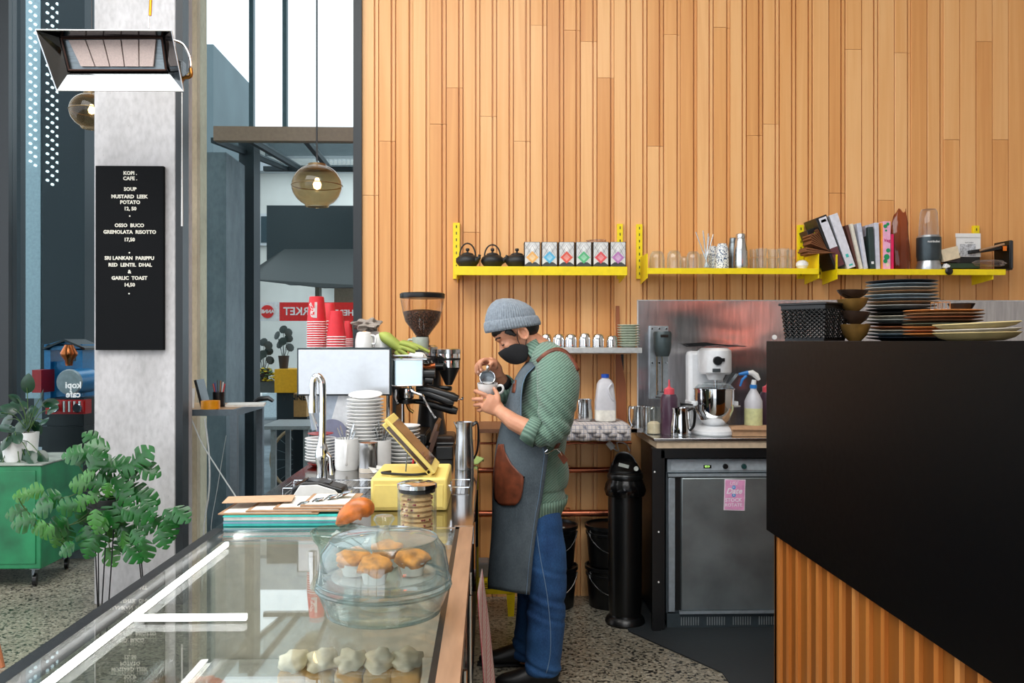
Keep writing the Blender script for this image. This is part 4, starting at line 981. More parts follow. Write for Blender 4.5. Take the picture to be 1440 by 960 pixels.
# crockery
def plate_prof(R, H): return [(0, 0), (R*.55, 0), (R*.6, .003), (R*.96, H-.002), (R, H), (R*.98, H+.002), (R*.6, .007), (0, .006)]
def stack(px, py_b, py_t, Y, wpx, n, m, nm, lab, cat, grp, seg=32, plab=None, jit=.0015, H=.014, base=None):
    q = P(px, py_b, Y)
    if base is not None: q.z = base
    R = wpx/2*Y/F_PX; zt_ = P(px, py_t, Y).z; step = (zt_-q.z-H)/(n-1)
    me = mesh_of(LT(plate_prof(R, H), seg), m, nm); me.set_sharp_from_angle(angle=.7)
    for k in range(n):
        o = bpy.data.objects.new(nm, me); C.objects.link(o)
        o.location = (q.x+random.uniform(-jit, jit), q.y+random.uniform(-jit, jit), q.z+.0005+k*step)
        tag(o, lab % ordn(n-1-k, n), cat, grp)
    return q, R
stack(513.5, 652, 561, 3.44, 52, 19, WHITE, 'saucer', 'white saucer in the tall stack under the machine, %s', 'saucer', 'white saucers in the tall stack', H=.018, base=TZ)
stack(566, 640, 598, 3.52, 50, 10, WHITE, 'saucer', 'white saucer in the lower stack behind the tablet, %s', 'saucer', 'white saucers in the lower stack', H=.016, base=TZ)
q, R = stack(451, 648, 616, 3.45, 43.5, 8, WHITE, 'side_plate', 'white side plate in the stack left of the white mug, %s', 'plate', 'white side plates by the tap', H=.014, base=TZ+.014)
tag(obj('bowl', LT([(R*.5, 0), (R*.85, .012), (R*.84, .0135), (0, .003)], 32, M4=Matrix.Translation((q.x, q.y, TZ+.0005))), M('red_glaze', (150, 34, 26), .3), org=(q.x, q.y, TZ)), 'shallow red bowl underneath the stack of white side plates', 'bowl')
zz = P(451, 614, 3.45).z+.008
tag(obj('saucer', LT([(0, 0), (R*.55, 0), (R*.82, .006), (R*.8, .008), (0, .003)], 32, M4=Matrix.Translation((q.x, q.y, zz))), M('red_glaze', (0, 0, 0)), org=(q.x, q.y, zz)), 'small red saucer on top of the white side plates', 'saucer')
tag(obj('plate', LT([(0, 0), (.045, 0), (.068, .012), (.066, .015), (0, .004)], 32, M4=Matrix.Translation(P(514, 558.5, 3.44)) @ Matrix.Rotation(.16, 4, 'X')), WHITE, org=P(514, 552, 3.44)), 'white patterned plate tilted on top of the tall saucer stack', 'plate')
tag(obj('tray', LT([(0, 0), (.062, 0), (.066, .016), (.062, .016), (0, .006)], 32, M4=align((0, -.9, .25), P(467, 612, 3.585))), M('slate_blue', (104, 106, 128), .5), org=P(466, 615, 3.6)), 'round slate-blue tray leaning behind the red and white plates', 'tray')

def mug(px, py_b, py_t, Y, wpx, m, lab, hside=None, nm='mug', rot=None, base=None, taper=.92, grp=None):
    q = P(px, py_b, Y)
    if base is not None: q.z = base
    R = wpx/2*Y/F_PX; H = P(px, py_t, Y).z-q.z
    t = thing(nm, lab, 'mug' if nm == 'mug' else 'cup', tuple(q), group=grp)
    obj('body', LT([(0, .0005), (R*taper, .0005), (R, H*.15), (R, H), (R*.93, H), (R*.92, H*.12), (0, H*.08)], 32, M4=Matrix.Translation(q), cap=False), m, t)
    if hside is not None:
        ca, sa = math.cos(hside), math.sin(hside)
        f = lambda a, z: q+Vector((ca*(R*.96+a), sa*(R*.96+a), z))
        obj('handle', TB(smooth_pts([f(0, H*.8), f(R*.45, H*.82), f(R*.6, H*.55), f(R*.4, H*.28), f(0, H*.2)]), [(R*.09, R*.13)]*17, 10), m, t)
    return t, q, R, H
def spoons(t, q, R, H, n, seed, mt=STEEL, up=.05):
    r = random.Random(seed)
    for k in range(n):
        a = r.uniform(0, 2*PI); ts = q+Vector((R*.8*math.cos(a)*1.0, R*.6*math.sin(a), H+up*r.uniform(.5, 1.2))); bs = q+Vector((-R*.4*math.cos(a), -R*.4*math.sin(a), H*.2))
        s = tag(obj('spoon', TB([bs, bs.lerp(ts, .75), bs.lerp(ts, .85), ts], [(.001, .003), (.001, .003), (.0015, .008), (.001, .004)], 8, ref=(.6, -.8, 0)), mt, org=bs), 'steel spoon handle in ' + t, 'spoon', 'spoons in ' + t)
t, q, R, H = mug(487.5, 655, 616, 3.35, 33, WHITE, 'white mug holding spoons in front of the tall saucer stack', -1.45, base=TZ)
spoons('the white mug', q, R, H, 6, 1)
q = P(518, 660, 3.28); q.z = TZ
t = thing('cocoa_tin', 'steel tin with brown powder on top, right of the white mug', 'tin', tuple(q))
R = .0355; H = P(518, 622, 3.28).z-TZ
obj('body', LT([(0, .0005), (R, .0005), (R, H*.75), (R*1.02, H*.76), (R*1.02, H), (R*.96, H), (R*.96, H-.006), (0, H-.006)], 32, M4=Matrix.Translation(q), cap=False), STEEL, t)
obj('base_band', LT([(R*1.003, .001), (R*1.003, H*.16)], 32, M4=Matrix.Translation(q), cap=False), M('cream_band', (214, 204, 190), .5), t)
obj('powder', LT([(R*.95, H-.004), (0, H-.002)], 32, M4=Matrix.Translation(q), cap=False), M('cocoa', (150, 98, 62), .9, bmp=.3), t)
t, q, R, H = mug(535, 655, 618, 3.4, 30, WHITE, 'white cutlery cup behind the steel tin', None, 'cup', base=TZ)
spoons('the cup behind the tin', q, R, H, 14, 2, up=.07)
b = nb(); r_ = random.Random(4)
for k in range(9):
    c = P(556+r_.uniform(-14, 14), 640, 3.1+r_.uniform(-.04, .04)); z = TZ+.004+k*.0035
    a = r_.uniform(0, 3)
    g = [[Vector((c.x+(u*math.cos(a)-v*math.sin(a))*.05, c.y+(u*math.sin(a)+v*math.cos(a))*.05, z+.012*abs(u)*r_.uniform(.2, 1)+.01*v*v)) for u in (-1, -.3, .3, 1)] for v in (-1, 0, 1)]
    grid(b, g)
o = tag(obj('napkins', b, PAP, org=P(556, 640, 3.1), solid=.001), 'crumpled white napkins beside the tablet on the counter', 'napkin')
t = thing('pen_cup', 'teal cup with red and white pens behind the tablet', 'pen cup', (P(584, 645, 3.0).x, 3.0, TZ)); q = Vector(t.location)
obj('cup', LT([(.03, .0005), (.034, .04), (.031, .04), (.028, .004)], 24, M4=Matrix.Translation(q)), M('teal_cup', (40, 110, 112), .35), t)
for k, c in enumerate(((190, 30, 40), (210, 210, 216), (70, 70, 160), (30, 30, 30))): obj('pen', TB([q+Vector((.01*(k-1.5), 0, .005)), q+Vector((.016*(k-1.5)+.02, .0, .11+.008*k))], .004, 6), M('penc%d' % k, c, .4, bmp=0), t)
# steel milk pitcher with black handle on the right of the counter
def pitcher(px, py_b, py_t, Y, wpx, lab, hs=0.0, black=False, base=None, nm='milk_pitcher', M_=STEEL):
    q = P(px, py_b, Y)
    if base is not None: q.z = base
    R = wpx/2*Y/F_PX; H = P(px, py_t, Y).z-q.z
    t = thing(nm, lab, 'pitcher', tuple(q))
    obj('body', LT([(0, .0005), (R*.98, .0005), (R, H*.06), (R*.98, H*.35), (R*.86, H*.68), (R*.84, H*.9), (R*.9, H), (R*.86, H), (R*.8, H*.9), (R*.82, H*.68), (R*.94, H*.35), (R*.94, H*.06), (0, H*.05)], 36, M4=Matrix.Translation(q), cap=False), M_, t)
    ca, sa = math.cos(hs), math.sin(hs); f = lambda a, z: q+Vector((ca*(R*.8+a), sa*(R*.8+a), z))
    obj('handle', TB(smooth_pts([f(0, H*.92), f(R*.55, H*.98), f(R*.72, H*.8), f(R*.62, H*.4), f(R*.2, H*.2)]), [(.004, .008)]*17, 8), BLACK_PLASTIC if black else M_, t)
    ca, sa = -ca, -sa
    obj('lip', TB([f(0, H*.86), f(R*.12, H*.93), f(R*.32, H*1.01)], [(.003, R*.3), (.003, R*.22), (.002, R*.08)], 8, ref=(-sa, ca, 0)), M_, t)
    return t
pitcher(653, 633, 593, 3.35, 27, 'steel milk pitcher with black handle on the right edge of the counter', 0.3, True, base=TZ)
b = nb(); c = P(675, 622, 3.55)
grid(b, [[Vector((c.x+u*.035-.02, 3.5+v*.05, TZ+.003+(.012*math.sin(u*3+v*2)+.012))) for u in [i/6*2-1 for i in range(7)]] for v in [i/6*2-1 for i in range(7)]])
tag(obj('cloth', b, M('green_cloth', (150, 170, 100), .9, bmp=.3), org=(c.x, 3.5, TZ), solid=.004), 'folded green cloth on the counter edge behind the pitcher', 'cloth')
# ---------------------------------------------------------------- yellow wall shelves
def upright(px0_, px1_, py0, py1, parent):
    s = obj('upright', fb(px0_, py0, px1_, py1, WY-.022, .021), YELLOW, parent, bevel=.001)
    b = nb(); xm = (P(px0_, 400, WY-.022).x+P(px1_, 400, WY-.022).x)/2; z0 = P(px0_, py1, WY-.022).z+.02; z1 = P(px0_, py0, WY-.022).z-.015
    z = z1
    while z > z0:
        box(b, xm-.0025, xm+.0025, WY-.0235, WY-.0215, z-.015, z); z -= .037
    obj('slots', b, BLACK, s)
def shelf(lab, xa, xb, z, Yf, lip, ups, plates):
    t = thing('wall_shelf', lab, 'shelf', ((xa+xb)/2, WY-.02, z))
    obj('shelf_board', BX(xa, xb, Yf, WY-.024, z-.004, z), YELLOW, t)
    obj('front_lip', BX(xa, xb, Yf-.003, Yf, z-lip, z), YELLOW, t, bevel=.001)
    for u in ups: upright(*u, t)
    for x, hi in plates:
        obj('bracket', PR([(x, Yf+.002, z-.055), (x, WY-.022, z-.075), (x, WY-.022, z+hi), (x, Yf+.002, z+hi)], (.004, 0, 0)), YELLOW, t)
    return t
SF = 4.62
z1s, z2s, z3s = Z_(760, 374.5, SF), Z_(1030, 377, SF), Z_(1296, 378.3, SF)
s1a, s1b = P(639, 380, SF).x, P(882, 380, SF).x
shelf('left yellow wall shelf holding the teapots and tea tins', s1a, s1b, z1s, SF, .048, ((637, 646.5, 313, 392), (868, 876, 314.5, 392)), ((s1a+.01, -.002), (s1b-.014, -.002)))
s2a, s2b = P(911, 380, SF).x, P(1151, 380, SF).x
shelf('middle yellow wall shelf holding glasses and shakers', s2a, s2b, z2s, SF, .032, ((895, 903.5, 315, 392), (1122, 1130.5, 316, 392)), ((s2a-.004, .08), (s2b, .08)))
s3a, s3b = P(1178, 380, SF).x, P(1414, 380, SF).x
shelf('right yellow wall shelf holding binders, books and a blender', s3a, s3b, z3s, SF, .032, ((1149, 1157, 360, 392), (1369, 1377.5, 317, 392)), ((s3a-.004, .08), (s3b-.07, -.002)))
# teapots
IRON = M('cast_iron', (24, 26, 27), .5, sc=90, bmp=.3)
def teapot(px, wpx, lab, handle=True, hi=343, spout=True, sY=4.72, ha=0.0):
    q = P(px, 374, sY); q.z = z1s+.0006; R = wpx/2*sY/F_PX
    t = thing('teapot', lab, 'teapot', tuple(q))
    obj('body', LT([(0, 0), (R*.62, 0), (R*.7, .006), (R*.97, .028), (R, .04), (R*.9, .055), (R*.7, .066), (R*.55, .070), (0, .070)], 32, M4=Matrix.Translation(q)), IRON, t)
    l = obj('lid', LT([(R*.5, .0702), (R*.5, .076), (R*.3, .082), (.006, .084), (.005, .090), (.011, .097), (.010, .106), (0, .109)], 24, M4=Matrix.Translation(q)), IRON, t)
    if spout: obj('spout', TB(smooth_pts([q+Vector((R*.8*math.cos(ha), R*.8*math.sin(ha), .035)), q+Vector((R*1.15*math.cos(ha), R*1.15*math.sin(ha), .048)), q+Vector((R*1.28*math.cos(ha), R*1.28*math.sin(ha), .068))]), [.016]*3+[.012]*3+[.008]*3, 10), IRON, t)
    if handle:
        hz = P(px, hi, sY).z-q.z; pts = [q+Vector((R*.68*math.cos(a), 0, .062+(hz-.062)*math.sin(a))) for a in [math.radians(v) for v in range(0, 181, 15)]]
        obj('handle', TB(pts, .0042, 8), IRON, t)
teapot(657.5, 33, 'black iron teapot with tall loop handle at the left end of the shelf', hi=342, ha=math.radians(-35))
teapot(692.5, 33, 'black iron teapot with wide loop handle, second from the left', hi=344, ha=math.radians(-12))
teapot(727, 34, 'smaller black iron teapot without handle beside the tins', handle=False, spout=False, ha=PI)
# tea tins
TW = .101
GW = M('tin_print_grey', (214, 214, 212), .5, bmp=0); TD = M('tin_print_dark', (58, 62, 64), .5, bmp=0)
def diamond(cx, cz, rx, rz, y): return PR([(cx-rx, y, cz), (cx, y, cz-rz), (cx+rx, y, cz), (cx, y, cz+rz)], (0, .0006, 0))
for k, (px, c, nm) in enumerate(((738, (238, 178, 98), 'orange'), (762.3, (92, 182, 222), 'sky blue'), (786.3, (226, 92, 74), 'tomato red'), (810.4, (92, 186, 128), 'green'), (834.4, (224, 82, 88), 'coral red with pinkish'), (858.6, (186, 122, 184), 'mauve'))):
    tY = 4.655; xc = P(px+10.5, 360, tY).x; w = .0435; z0 = z1s+.0006; H = P(px, 340, tY).z-z0
    t = thing('tea_tin', 'black tea tin with %s diamond label on the left shelf' % nm, 'tin', (xc, tY+.045, z0), group='tea tins on the left shelf')
    obj('body', BX(xc-w, xc+w, tY, tY+.088, z0, z0+H-.008), BLACK, t, bevel=.002)
    obj('lid', BX(xc-w-.001, xc+w+.001, tY-.001, tY+.089, z0+H-.008, z0+H), BLACK, t, bevel=.002)
    lb_ = obj('label', BX(xc-w+.004, xc+w-.004, tY-.0016, tY, z0+.003, z0+H-.002), GW, t)
    tri = nb(); prism(tri, [(xc-w+.004, tY-.0024, z0+.003), (xc+w-.004, tY-.0024, z0+.003), (xc+w-.004, tY-.0024, z0+.012), (xc+.02, tY-.0024, z0+.026), (xc-.02, tY-.0024, z0+.026), (xc-w+.004, tY-.0024, z0+.012)], (0, .0006, 0)); obj('printed_base', tri, TD, lb_)
    obj('printed_diamond', diamond(xc, z0+H-.032, .019, .021, tY-.0022), WHITE, lb_)
    obj('label_diamond', diamond(xc, z0+.052, .034, .034, tY-.003), M('tin_%d' % k, c, .5, bmp=0), lb_)
    obj('inner_diamond', diamond(xc, z0+.052, .019, .019, tY-.0036), M('tin_in_%d' % k, tuple(v*.6+240*.4 for v in c), .5, bmp=0), lb_)
    ln = nb()
    for (a, b_) in (((-.038, .05), (.0, .118)), ((.038, .05), (.0, .118)), ((-.038, .095), (-.014, .135)), ((.038, .095), (.014, .135)), ((-.038, .118), (0, .06)), ((.038, .118), (0, .06))):
        tube(ln, [(xc+a[0], tY-.0020, z0+a[1]), (xc+b_[0], tY-.0020, z0+min(b_[1], H-.004))], .0008, 4)
    obj('printed_lines', ln, TD, lb_)
b = nb(); lump(b, (P(838, 340, 4.72).x, 4.71, z1s+P(838, 340, 4.655).z*0+.146), .055, .03, .012, .6, 3, 3)
tag(obj('plastic_bag', b, M_glass('film', (240, 232, 228), 1.5, .7, haze=(226, 212, 206)), org=(P(838, 340, 4.72).x, 4.71, z1s+.14)), 'crumpled clear plastic bag lying on top of the two red-labelled tins', 'bag')

# glassware on the middle shelf
zg = z2s+.0006
def tumbler(px, Y, wpx, hpx, lab, inverted=False, m=GLASS, nm='tumbler', grp=None, zb=zg, taper=.86, cat='glass'):
    q = P(px, 376, Y); q.z = zb; R = wpx/2*Y/F_PX; H = hpx*Y/F_PX
    if inverted: prof = [(R, 0), (R*.98, H*.55), (R*.86, H*.85), (R*.6, H), (0, H), (0, H-.006), (R*.58, H-.006), (R*.8, H*.84), (R*.9, H*.5), (R*.93, 0), (R, 0)]
    else: prof = [(0, 0), (R*taper, 0), (R, H), (R*.94, H), (R*taper*.9, .008), (0, .008)]
    return tag(obj(nm, LT(prof, 24, M4=Matrix.Translation(q), cap=False), m, org=q), lab, cat, grp)
tumbler(924, 4.70, 22, 25, 'upturned clear glass cup at the left end of the middle shelf', True)
tumbler(948, 4.70, 21, 26, 'upturned clear glass cup, second from the left on the middle shelf', True)
tumbler(962.5, 4.78, 12, 20, 'small clear glass behind the third upturned cup', True)
tumbler(975, 4.70, 20, 25, 'upturned clear glass cup next to the steel straws', True)
t = tumbler(993, 4.70, 17, 22, 'clear glass holding a bunch of steel straws')
q = P(993, 376, 4.70); q.z = zg+.01
for k, (dx, dy, h) in enumerate(((-.058, .0, 50), (-.05, .01, 47), (-.02, -.01, 52), (-.012, .012, 50), (.012, 0, 48), (.018, .01, 44), (.04, .0, 47))):
    tag(obj('straw', TB([q+Vector((-dx*.25, -dy, 0)), q+Vector((dx, dy, h*4.7/F_PX))], .0032, 8), STEEL, org=q), 'steel drinking straw standing in a glass on the middle shelf', 'straw', 'steel straws in the glass')
def speckle():
    m, nt, b, out = newmat('speckled_enamel')
    vo = nd(nt, 'ShaderNodeTexNoise', Scale=130.0, Detail=1.0); nt.links.new(coords(nt), vo.inputs['Vector'])
    r = ramp(nt, vo.outputs[0], [(0.42, (40, 70, 110)), (0.46, (226, 228, 226))]); nt.links.new(r, b.inputs['Base Color']); b.inputs['Roughness'].default_value = .25; return m
SPK = speckle()
tumbler(1003, 4.76, 14, 34, 'blue-speckled enamel cup half hidden behind its neighbour', True, SPK, 'enamel_cup', cat='cup')
tumbler(1015.5, 4.69, 19, 36, 'blue-speckled enamel cup upside down beside the shakers', True, SPK, 'enamel_cup', cat='cup')
def shaker(px, Y, wpx, h, lab, m, cap=True):
    q = P(px, 376, Y); q.z = zg; R = wpx/2*Y/F_PX; H = h*Y/F_PX
    t = thing('cocktail_shaker', lab, 'shaker', tuple(q))
    obj('body', LT([(0, 0), (R*.88, 0), (R, H*.12), (R*.95, H*.5), (R*.74, H*.84), (R*.66, H*.87), (0, H*.87)], 28, M4=Matrix.Translation(q)), m, t)
    if cap: obj('cap', LT([(R*.68, H*.872), (R*.66, H*.98), (R*.6, H), (0, H)], 28, M4=Matrix.Translation(q)), m, t)
shaker(1041.5, 4.69, 20, 50, 'tall steel cocktail shaker with cap on the middle shelf', STEEL)
shaker(1031, 4.78, 16, 46, 'darker shaker half hidden behind the steel one', STEEL_DARK, True)
n = 0
for px, Y, lo, hi_ in ((1060, 4.74, 'far left column', 2), (1071, 4.68, 'left column', 2), (1087, 4.72, 'middle column', 2), (1102, 4.68, 'right column', 2), (1112, 4.75, 'far right column', 2)):
    for k in range(2):
        q = P(px, 376, Y); H = 16.5*Y/F_PX
        tumbler(px, Y, 15 if Y < 4.74 else 12, 16 if k == 0 else 13, 'clear tumbler in the %s of stacked glasses, %s' % (lo, 'lower one' if k == 0 else 'upper one'), False, grp='stacked clear tumblers', zb=zg+k*(16.1*Y/F_PX))
q = P(1128, 370, 4.67); q.z = zg
tag(obj('sugar_bowl', LT([(0, 0), (.022, 0), (.034, .018), (.033, .034), (.02, .046), (0, .050)], 24, M4=Matrix.Translation(q)), WHITE, org=q), 'small round white pot at the right end of the middle shelf', 'pot')
# right shelf: binders, books
zr = z3s+.0006
def book(xb0, xb1, py_top, lean, Yf, d, m, nm, lab, cat='book', extra=None, grp='books and binders on the right shelf'):
    """upright slab standing on the shelf; lean in degrees to the left"""
    a = P(xb0, 376, Yf).x; b = P(xb1, 376, Yf).x; H = (P(xb0, py_top, Yf).z-zr)/math.cos(math.radians(lean))
    R = Matrix.Rotation(-math.radians(lean), 4, 'Y'); pv = (a, Yf, zr)
    z0 = 0
    t = thing(nm, lab, cat, (a, Yf+.02, zr), group=grp)
    dz = 0 if lean >= 0 else 0
    w = b-a
    piv = (a, Yf, zr) if lean >= 0 else (b, Yf, zr)
    obj('cover', BX(a, b, Yf, Yf+d, zr+.0, zr+H, rot=R, piv=piv), m, t, bevel=.0015)
    if extra:
        for (u0, u1, v0, v1, mm, en) in extra:
            obj(en, BX(a+w*u0, a+w*u1, Yf-.0012, Yf-.0001, zr+H*v0, zr+H*v1, rot=R, piv=piv), mm, t)
    return t
DK = M('binder_black', (20, 22, 24), .4); WB = M('binder_white', (222, 222, 230), .4, bmp=0); MAR = M('binder_maroon', (100, 52, 58), .5)
BF = 4.64
book(1174, 1190, 307, 21, BF, .18, DK, 'ring_binder', 'black ring binder with white and maroon spine leaning left', 'binder', [(.22, .92, .38, .97, WB, 'spine_label'), (.22, .92, .02, .38, MAR, 'spine_label'), (.35, .8, .88, .93, BLACK, 'finger_ring')])
book(1192, 1204, 303, 19, BF, .17, WB, 'ring_binder', 'white ring binder leaning beside the black one', 'binder', [(.3, .75, .04, .07, TEAL, 'print'), (.3, .62, .20, .26, TEAL, 'print')])
book(1205, 1209.5, 317, 15, BF+.02, .16, M('book_brown', (92, 52, 44), .5), 'cookbook', 'thin brown book leaning on the white binder')
book(1210, 1214, 315, 13, BF, .16, M('book_cream', (226, 220, 204), .6), 'cookbook', 'thin cream book leaning beside the brown one')
book(1215, 1221, 314, 9, BF, .16, M('book_greywhite', (196, 200, 214), .6), 'cookbook', 'pale grey book leaning in the middle of the row', extra=[(.3, .8, .05, .8, WB, 'spine_label')])
book(1222, 1227, 317, 5, BF+.03, .16, M('book_grey', (180, 180, 192), .6), 'cookbook', 'grey-spined magazine left of the dark green book')
book(1224, 1231, 319, 3, BF-.002, .15, M('book_dark_green', (44, 62, 60), .5), 'cookbook', 'dark green book with small print at the foot of its spine', extra=[(.25, .75, .12, .18, WHITE, 'print')])
book(1232, 1238, 313, 2, BF, .16, M('book_lilac', (206, 208, 220), .6), 'cookbook', 'lilac-white magazine upright in the row')
book(1239, 1242, 313, 0, BF+.01, .16, M('book_orange', (240, 160, 60), .6), 'cookbook', 'slim orange book left of the pink one')
t = book(1242.5, 1252.5, 311, 0, BF, .16, M('book_pink', (240, 176, 206), .5, bmp=0), 'cookbook', 'pink vegetable cookbook with green leaf print on the spine')
t0 = P(1247.5, 338, BF-.002)
text('lettering', 'Veg', .024, M('print_magenta', (206, 40, 120), .5, bmp=0), t, t0, bold=.0004, ext=.0004)
for (cx, cz, r, c) in ((1245, 318, .011, 'g'), (1248.5, 315, .009, 'g'), (1246, 324, .006, 'g'), (1247, 361, .016, 'g'), (1249, 352, .012, 'g'), (1245, 367, .012, 'g'), (1248, 372, .011, 'c')):
    q = P(cx, cz, BF-.001); obj('leaf_print' if c == 'g' else 'root_print', LT([(r, 0), (r, .0006)], 10, M4=align((0, -1, 0), q)), M('print_green', (20, 150, 90), .5, bmp=0) if c == 'g' else M('print_cream', (236, 214, 190), .5, bmp=0), t)
book(1253.5, 1257, 329, 0, BF-.0, .15, M('book_crimson', (226, 24, 90), .5), 'cookbook', 'short crimson book right of the pink cookbook')
# black carton with yellow label, and fanned brown filter papers
t = thing('black_carton', 'black carton with a yellow label tilted on the left bracket of the right shelf', 'carton', tuple(P(1158, 352, 4.72)))
R_ = Matrix.Rotation(-math.radians(20), 4, 'Y')
c = P(1152, 332, 4.7)
obj('body', BX(c.x-.055, c.x+.045, 4.70, 4.82, c.z-.055, c.z+.052, rot=R_), BLACK, t, bevel=.002)
obj('label', BX(c.x-.022, c.x+.012, 4.698, 4.6995, c.z-.02, c.z+.03, rot=R_, piv=(c.x, 4.7, c.z)), M('label_olive', (150, 140, 20), .5), t)
KP = M('filter_brown', (126, 78, 44), .8, bmp=.1)
t = thing('filter_papers', 'fan of brown filter papers resting on the yellow bracket', 'papers', tuple(P(1165, 356, 4.66)), group=None)
piv = P(1172, 356, 4.66)
for k in range(13):
    a = math.radians(-3+k*4.9+(8 if k > 2 else 0)); L = .155+.012*math.sin(k*1.3); y = 4.63+k*.003
    o = obj('sheet', PR([piv+Vector((0, y-4.66, 0)), piv+Vector((-L*math.cos(a), y-4.66-.01, L*math.sin(a))), piv+Vector((-L*math.cos(a+.07), y-4.66, L*math.sin(a+.07)))], (0, .12, 0)), KP, t, smooth=0)
# brown cellophane bag
q = P(1265, 376, 4.68); q.z = zr
b = nb(); rows = []
for i, (hh_, wx, wy, ox) in enumerate(((.0, .050, .035, .004), (.05, .055, .04, .004), (.12, .052, .034, .0), (.2, .047, .026, -.004), (.26, .043, .016, .002), (.30, .036, .008, .005), (.33, .026, .003, .010))):
    rows.append([q+Vector((ox+wx*math.cos(a)*(1+.12*math.sin(a*5+i)), wy*math.sin(a)*(1+.15*math.cos(a*4+i*2)), hh_*1.0+(.012*math.cos(a*3) if i == 6 else 0))) for a in [2*PI*j/28 for j in range(29)]])
grid(b, rows)
bmesh.ops.remove_doubles(b, verts=b.verts, dist=1e-5)
tag(obj('cellophane_bag', b, M_glass('brown_film', (206, 164, 140), 1.5, .7, haze=(168, 116, 88)), org=q, smooth=70), 'tall crumpled brown cellophane bag between the books and the blender', 'bag')
# blender
q = P(1306, 376, 4.69); q.z = zr; kb = 4.69/F_PX
t = thing('blender', 'bullet blender with dark grey body and clear upturned cup', 'blender', tuple(q))
obj('base', LT([(0, 0), (17*kb, 0), (17*kb, 3*kb), (14.5*kb, 13*kb), (0, 13*kb)], 32, M4=Matrix.Translation(q)), M('blender_silver', (176, 180, 184), .3, .8), t)
bd = obj('body', LT([(0, 13*kb), (15.5*kb, 13*kb), (16.5*kb, 20*kb), (16.5*kb, 46*kb), (0, 46*kb)], 32, M4=Matrix.Translation(q)), M('blender_grey', (62, 72, 76), .35, .5), t)
obj('ring', LT([(16*kb, 46*kb), (15*kb, 49*kb), (0, 49*kb)], 32, M4=Matrix.Translation(q)), M('blender_silver', (0, 0, 0)), t)
obj('cup', LT([(13.5*kb, 49*kb), (13.2*kb, 60*kb), (11.5*kb, 82*kb), (9.5*kb, 86.5*kb), (0, 87*kb)], 32, M4=Matrix.Translation(q), cap=False), M_glass('cloudy_cup', (238, 236, 234), 1.5, .9, haze=(220, 216, 214)), t)
text('lettering', 'nutribullet', .016, WHITE, bd, q+Vector((-.006, -16.7*kb, 39*kb)), bold=.0003, ext=.0003)
# clutter right of the blender
cY_ = 4.67
t = thing('black_tray', 'black letter tray tilted at the right end of the right shelf', 'tray', tuple(P(1398, 376, cY_)))
R_ = Matrix.Rotation(-math.radians(8), 4, 'Y'); a = P(1352, 376, cY_).x; b_ = P(1420, 376, cY_).x
obj('bottom', BX(a, b_, cY_, cY_+.13, zr+.001, zr+.006), BLACK, t)
obj('upper_deck', BX(a+.05, b_, cY_, cY_+.13, zr+.105, zr+.125, rot=R_), BLACK, t, bevel=.003)
obj('end_wall', BX(b_-.006, b_+.012, cY_-.01, cY_+.14, zr-.0, zr+.165), BLACK, t, bevel=.004)
obj('end_wall_rim', TB([(b_+.003, cY_-.012, zr+.01), (b_+.003, cY_-.012, zr+.16)], .008, 8), BLACK, t)
tag(obj('paper_roll', TB([P(1378, 352, cY_-.005), P(1412, 343, cY_-.005)], .006, 8), KRAFT, org=P(1395, 348, cY_)), 'rolled tan paper lying across the black tray', 'paper')
tag(obj('price_tag', BX(P(1409, 345, cY_).x, P(1414, 345, cY_).x, cY_-.012, cY_-.008, zr+.106, zr+.132), M('tag_orange', (238, 120, 20), .5), org=P(1411, 345, cY_)), 'small orange tag on the black tray', 'tag')
q = P(1392, 366, 4.65); b = nb(); lump(b, (q.x, 4.655, zr+.035), .085, .03, .02, .5, 5, 3)
tag(obj('plastic_bag', b, M_glass('film', (0, 0, 0)), org=(q.x, 4.655, zr+.02)), 'clear plastic bag full of packets in front of the black tray', 'bag')
q = P(1376, 372, 4.65)
for k, (x0_, x1_, y0_, y1_, c, lab) in enumerate(((1330, 1378, 370, 377, (40, 60, 40), 'dark green flat box under the clear bags'), (1327, 1350, 356, 369, (60, 50, 54), 'small dark brown box below the cream box'))):
    tag(obj('small_box', fb(x0_, y0_, x1_, y1_-.3, 4.665+.004*k, .06), M('clut%d' % k, c, .6), org=P(x0_, y1_, 4.67)), lab, 'box')
tag(obj('cream_carton', BX(P(1325, 350, 4.65).x, P(1349, 350, 4.65).x, 4.65, 4.70, P(0, 362, 4.65).z, P(0, 344, 4.65).z, rot=Matrix.Rotation(-math.radians(14), 4, 'Y')), M('cream_card', (226, 208, 176), .6), org=P(1337, 356, 4.65), bevel=.002), 'crushed cream carton leaning on the white picture card', 'carton')
t = thing('picture_card', 'white framed picture card standing behind the cream carton', 'card', tuple(P(1361, 365, 4.7)))
obj('card', fb(1345, 329, 1379, 361, 4.70, .006), WHITE, t); obj('card_foot', fb(1346, 361, 1378, 377.5, 4.705, .05), BLACK, t)
obj('print', fb(1350, 343, 1372, 360, 4.698, .001), M('print_grey', (190, 192, 196), .6, sc=90, var=.3), t); obj('fold', fb(1344, 328, 1379, 333.5, 4.695, .004), WHITE, t)
text('lettering', 'KITCHEN', .011, M('print_dark', (120, 120, 124), .5, bmp=0), t, P(1363, 341, 4.699), ext=.0003)
q = P(1335, 381, SF-.012)
tag(obj('clip_knob', LT([(.0, 0), (.02, 0), (.021, .008), (.012, .014), (0, .014)], 20, M4=align((0, -1, 0), (q.x, SF-.0035, q.z))), BLACK_PLASTIC, org=(q.x, SF-.004, q.z)), 'round black knob clipped to the front lip of the right shelf', 'knob')
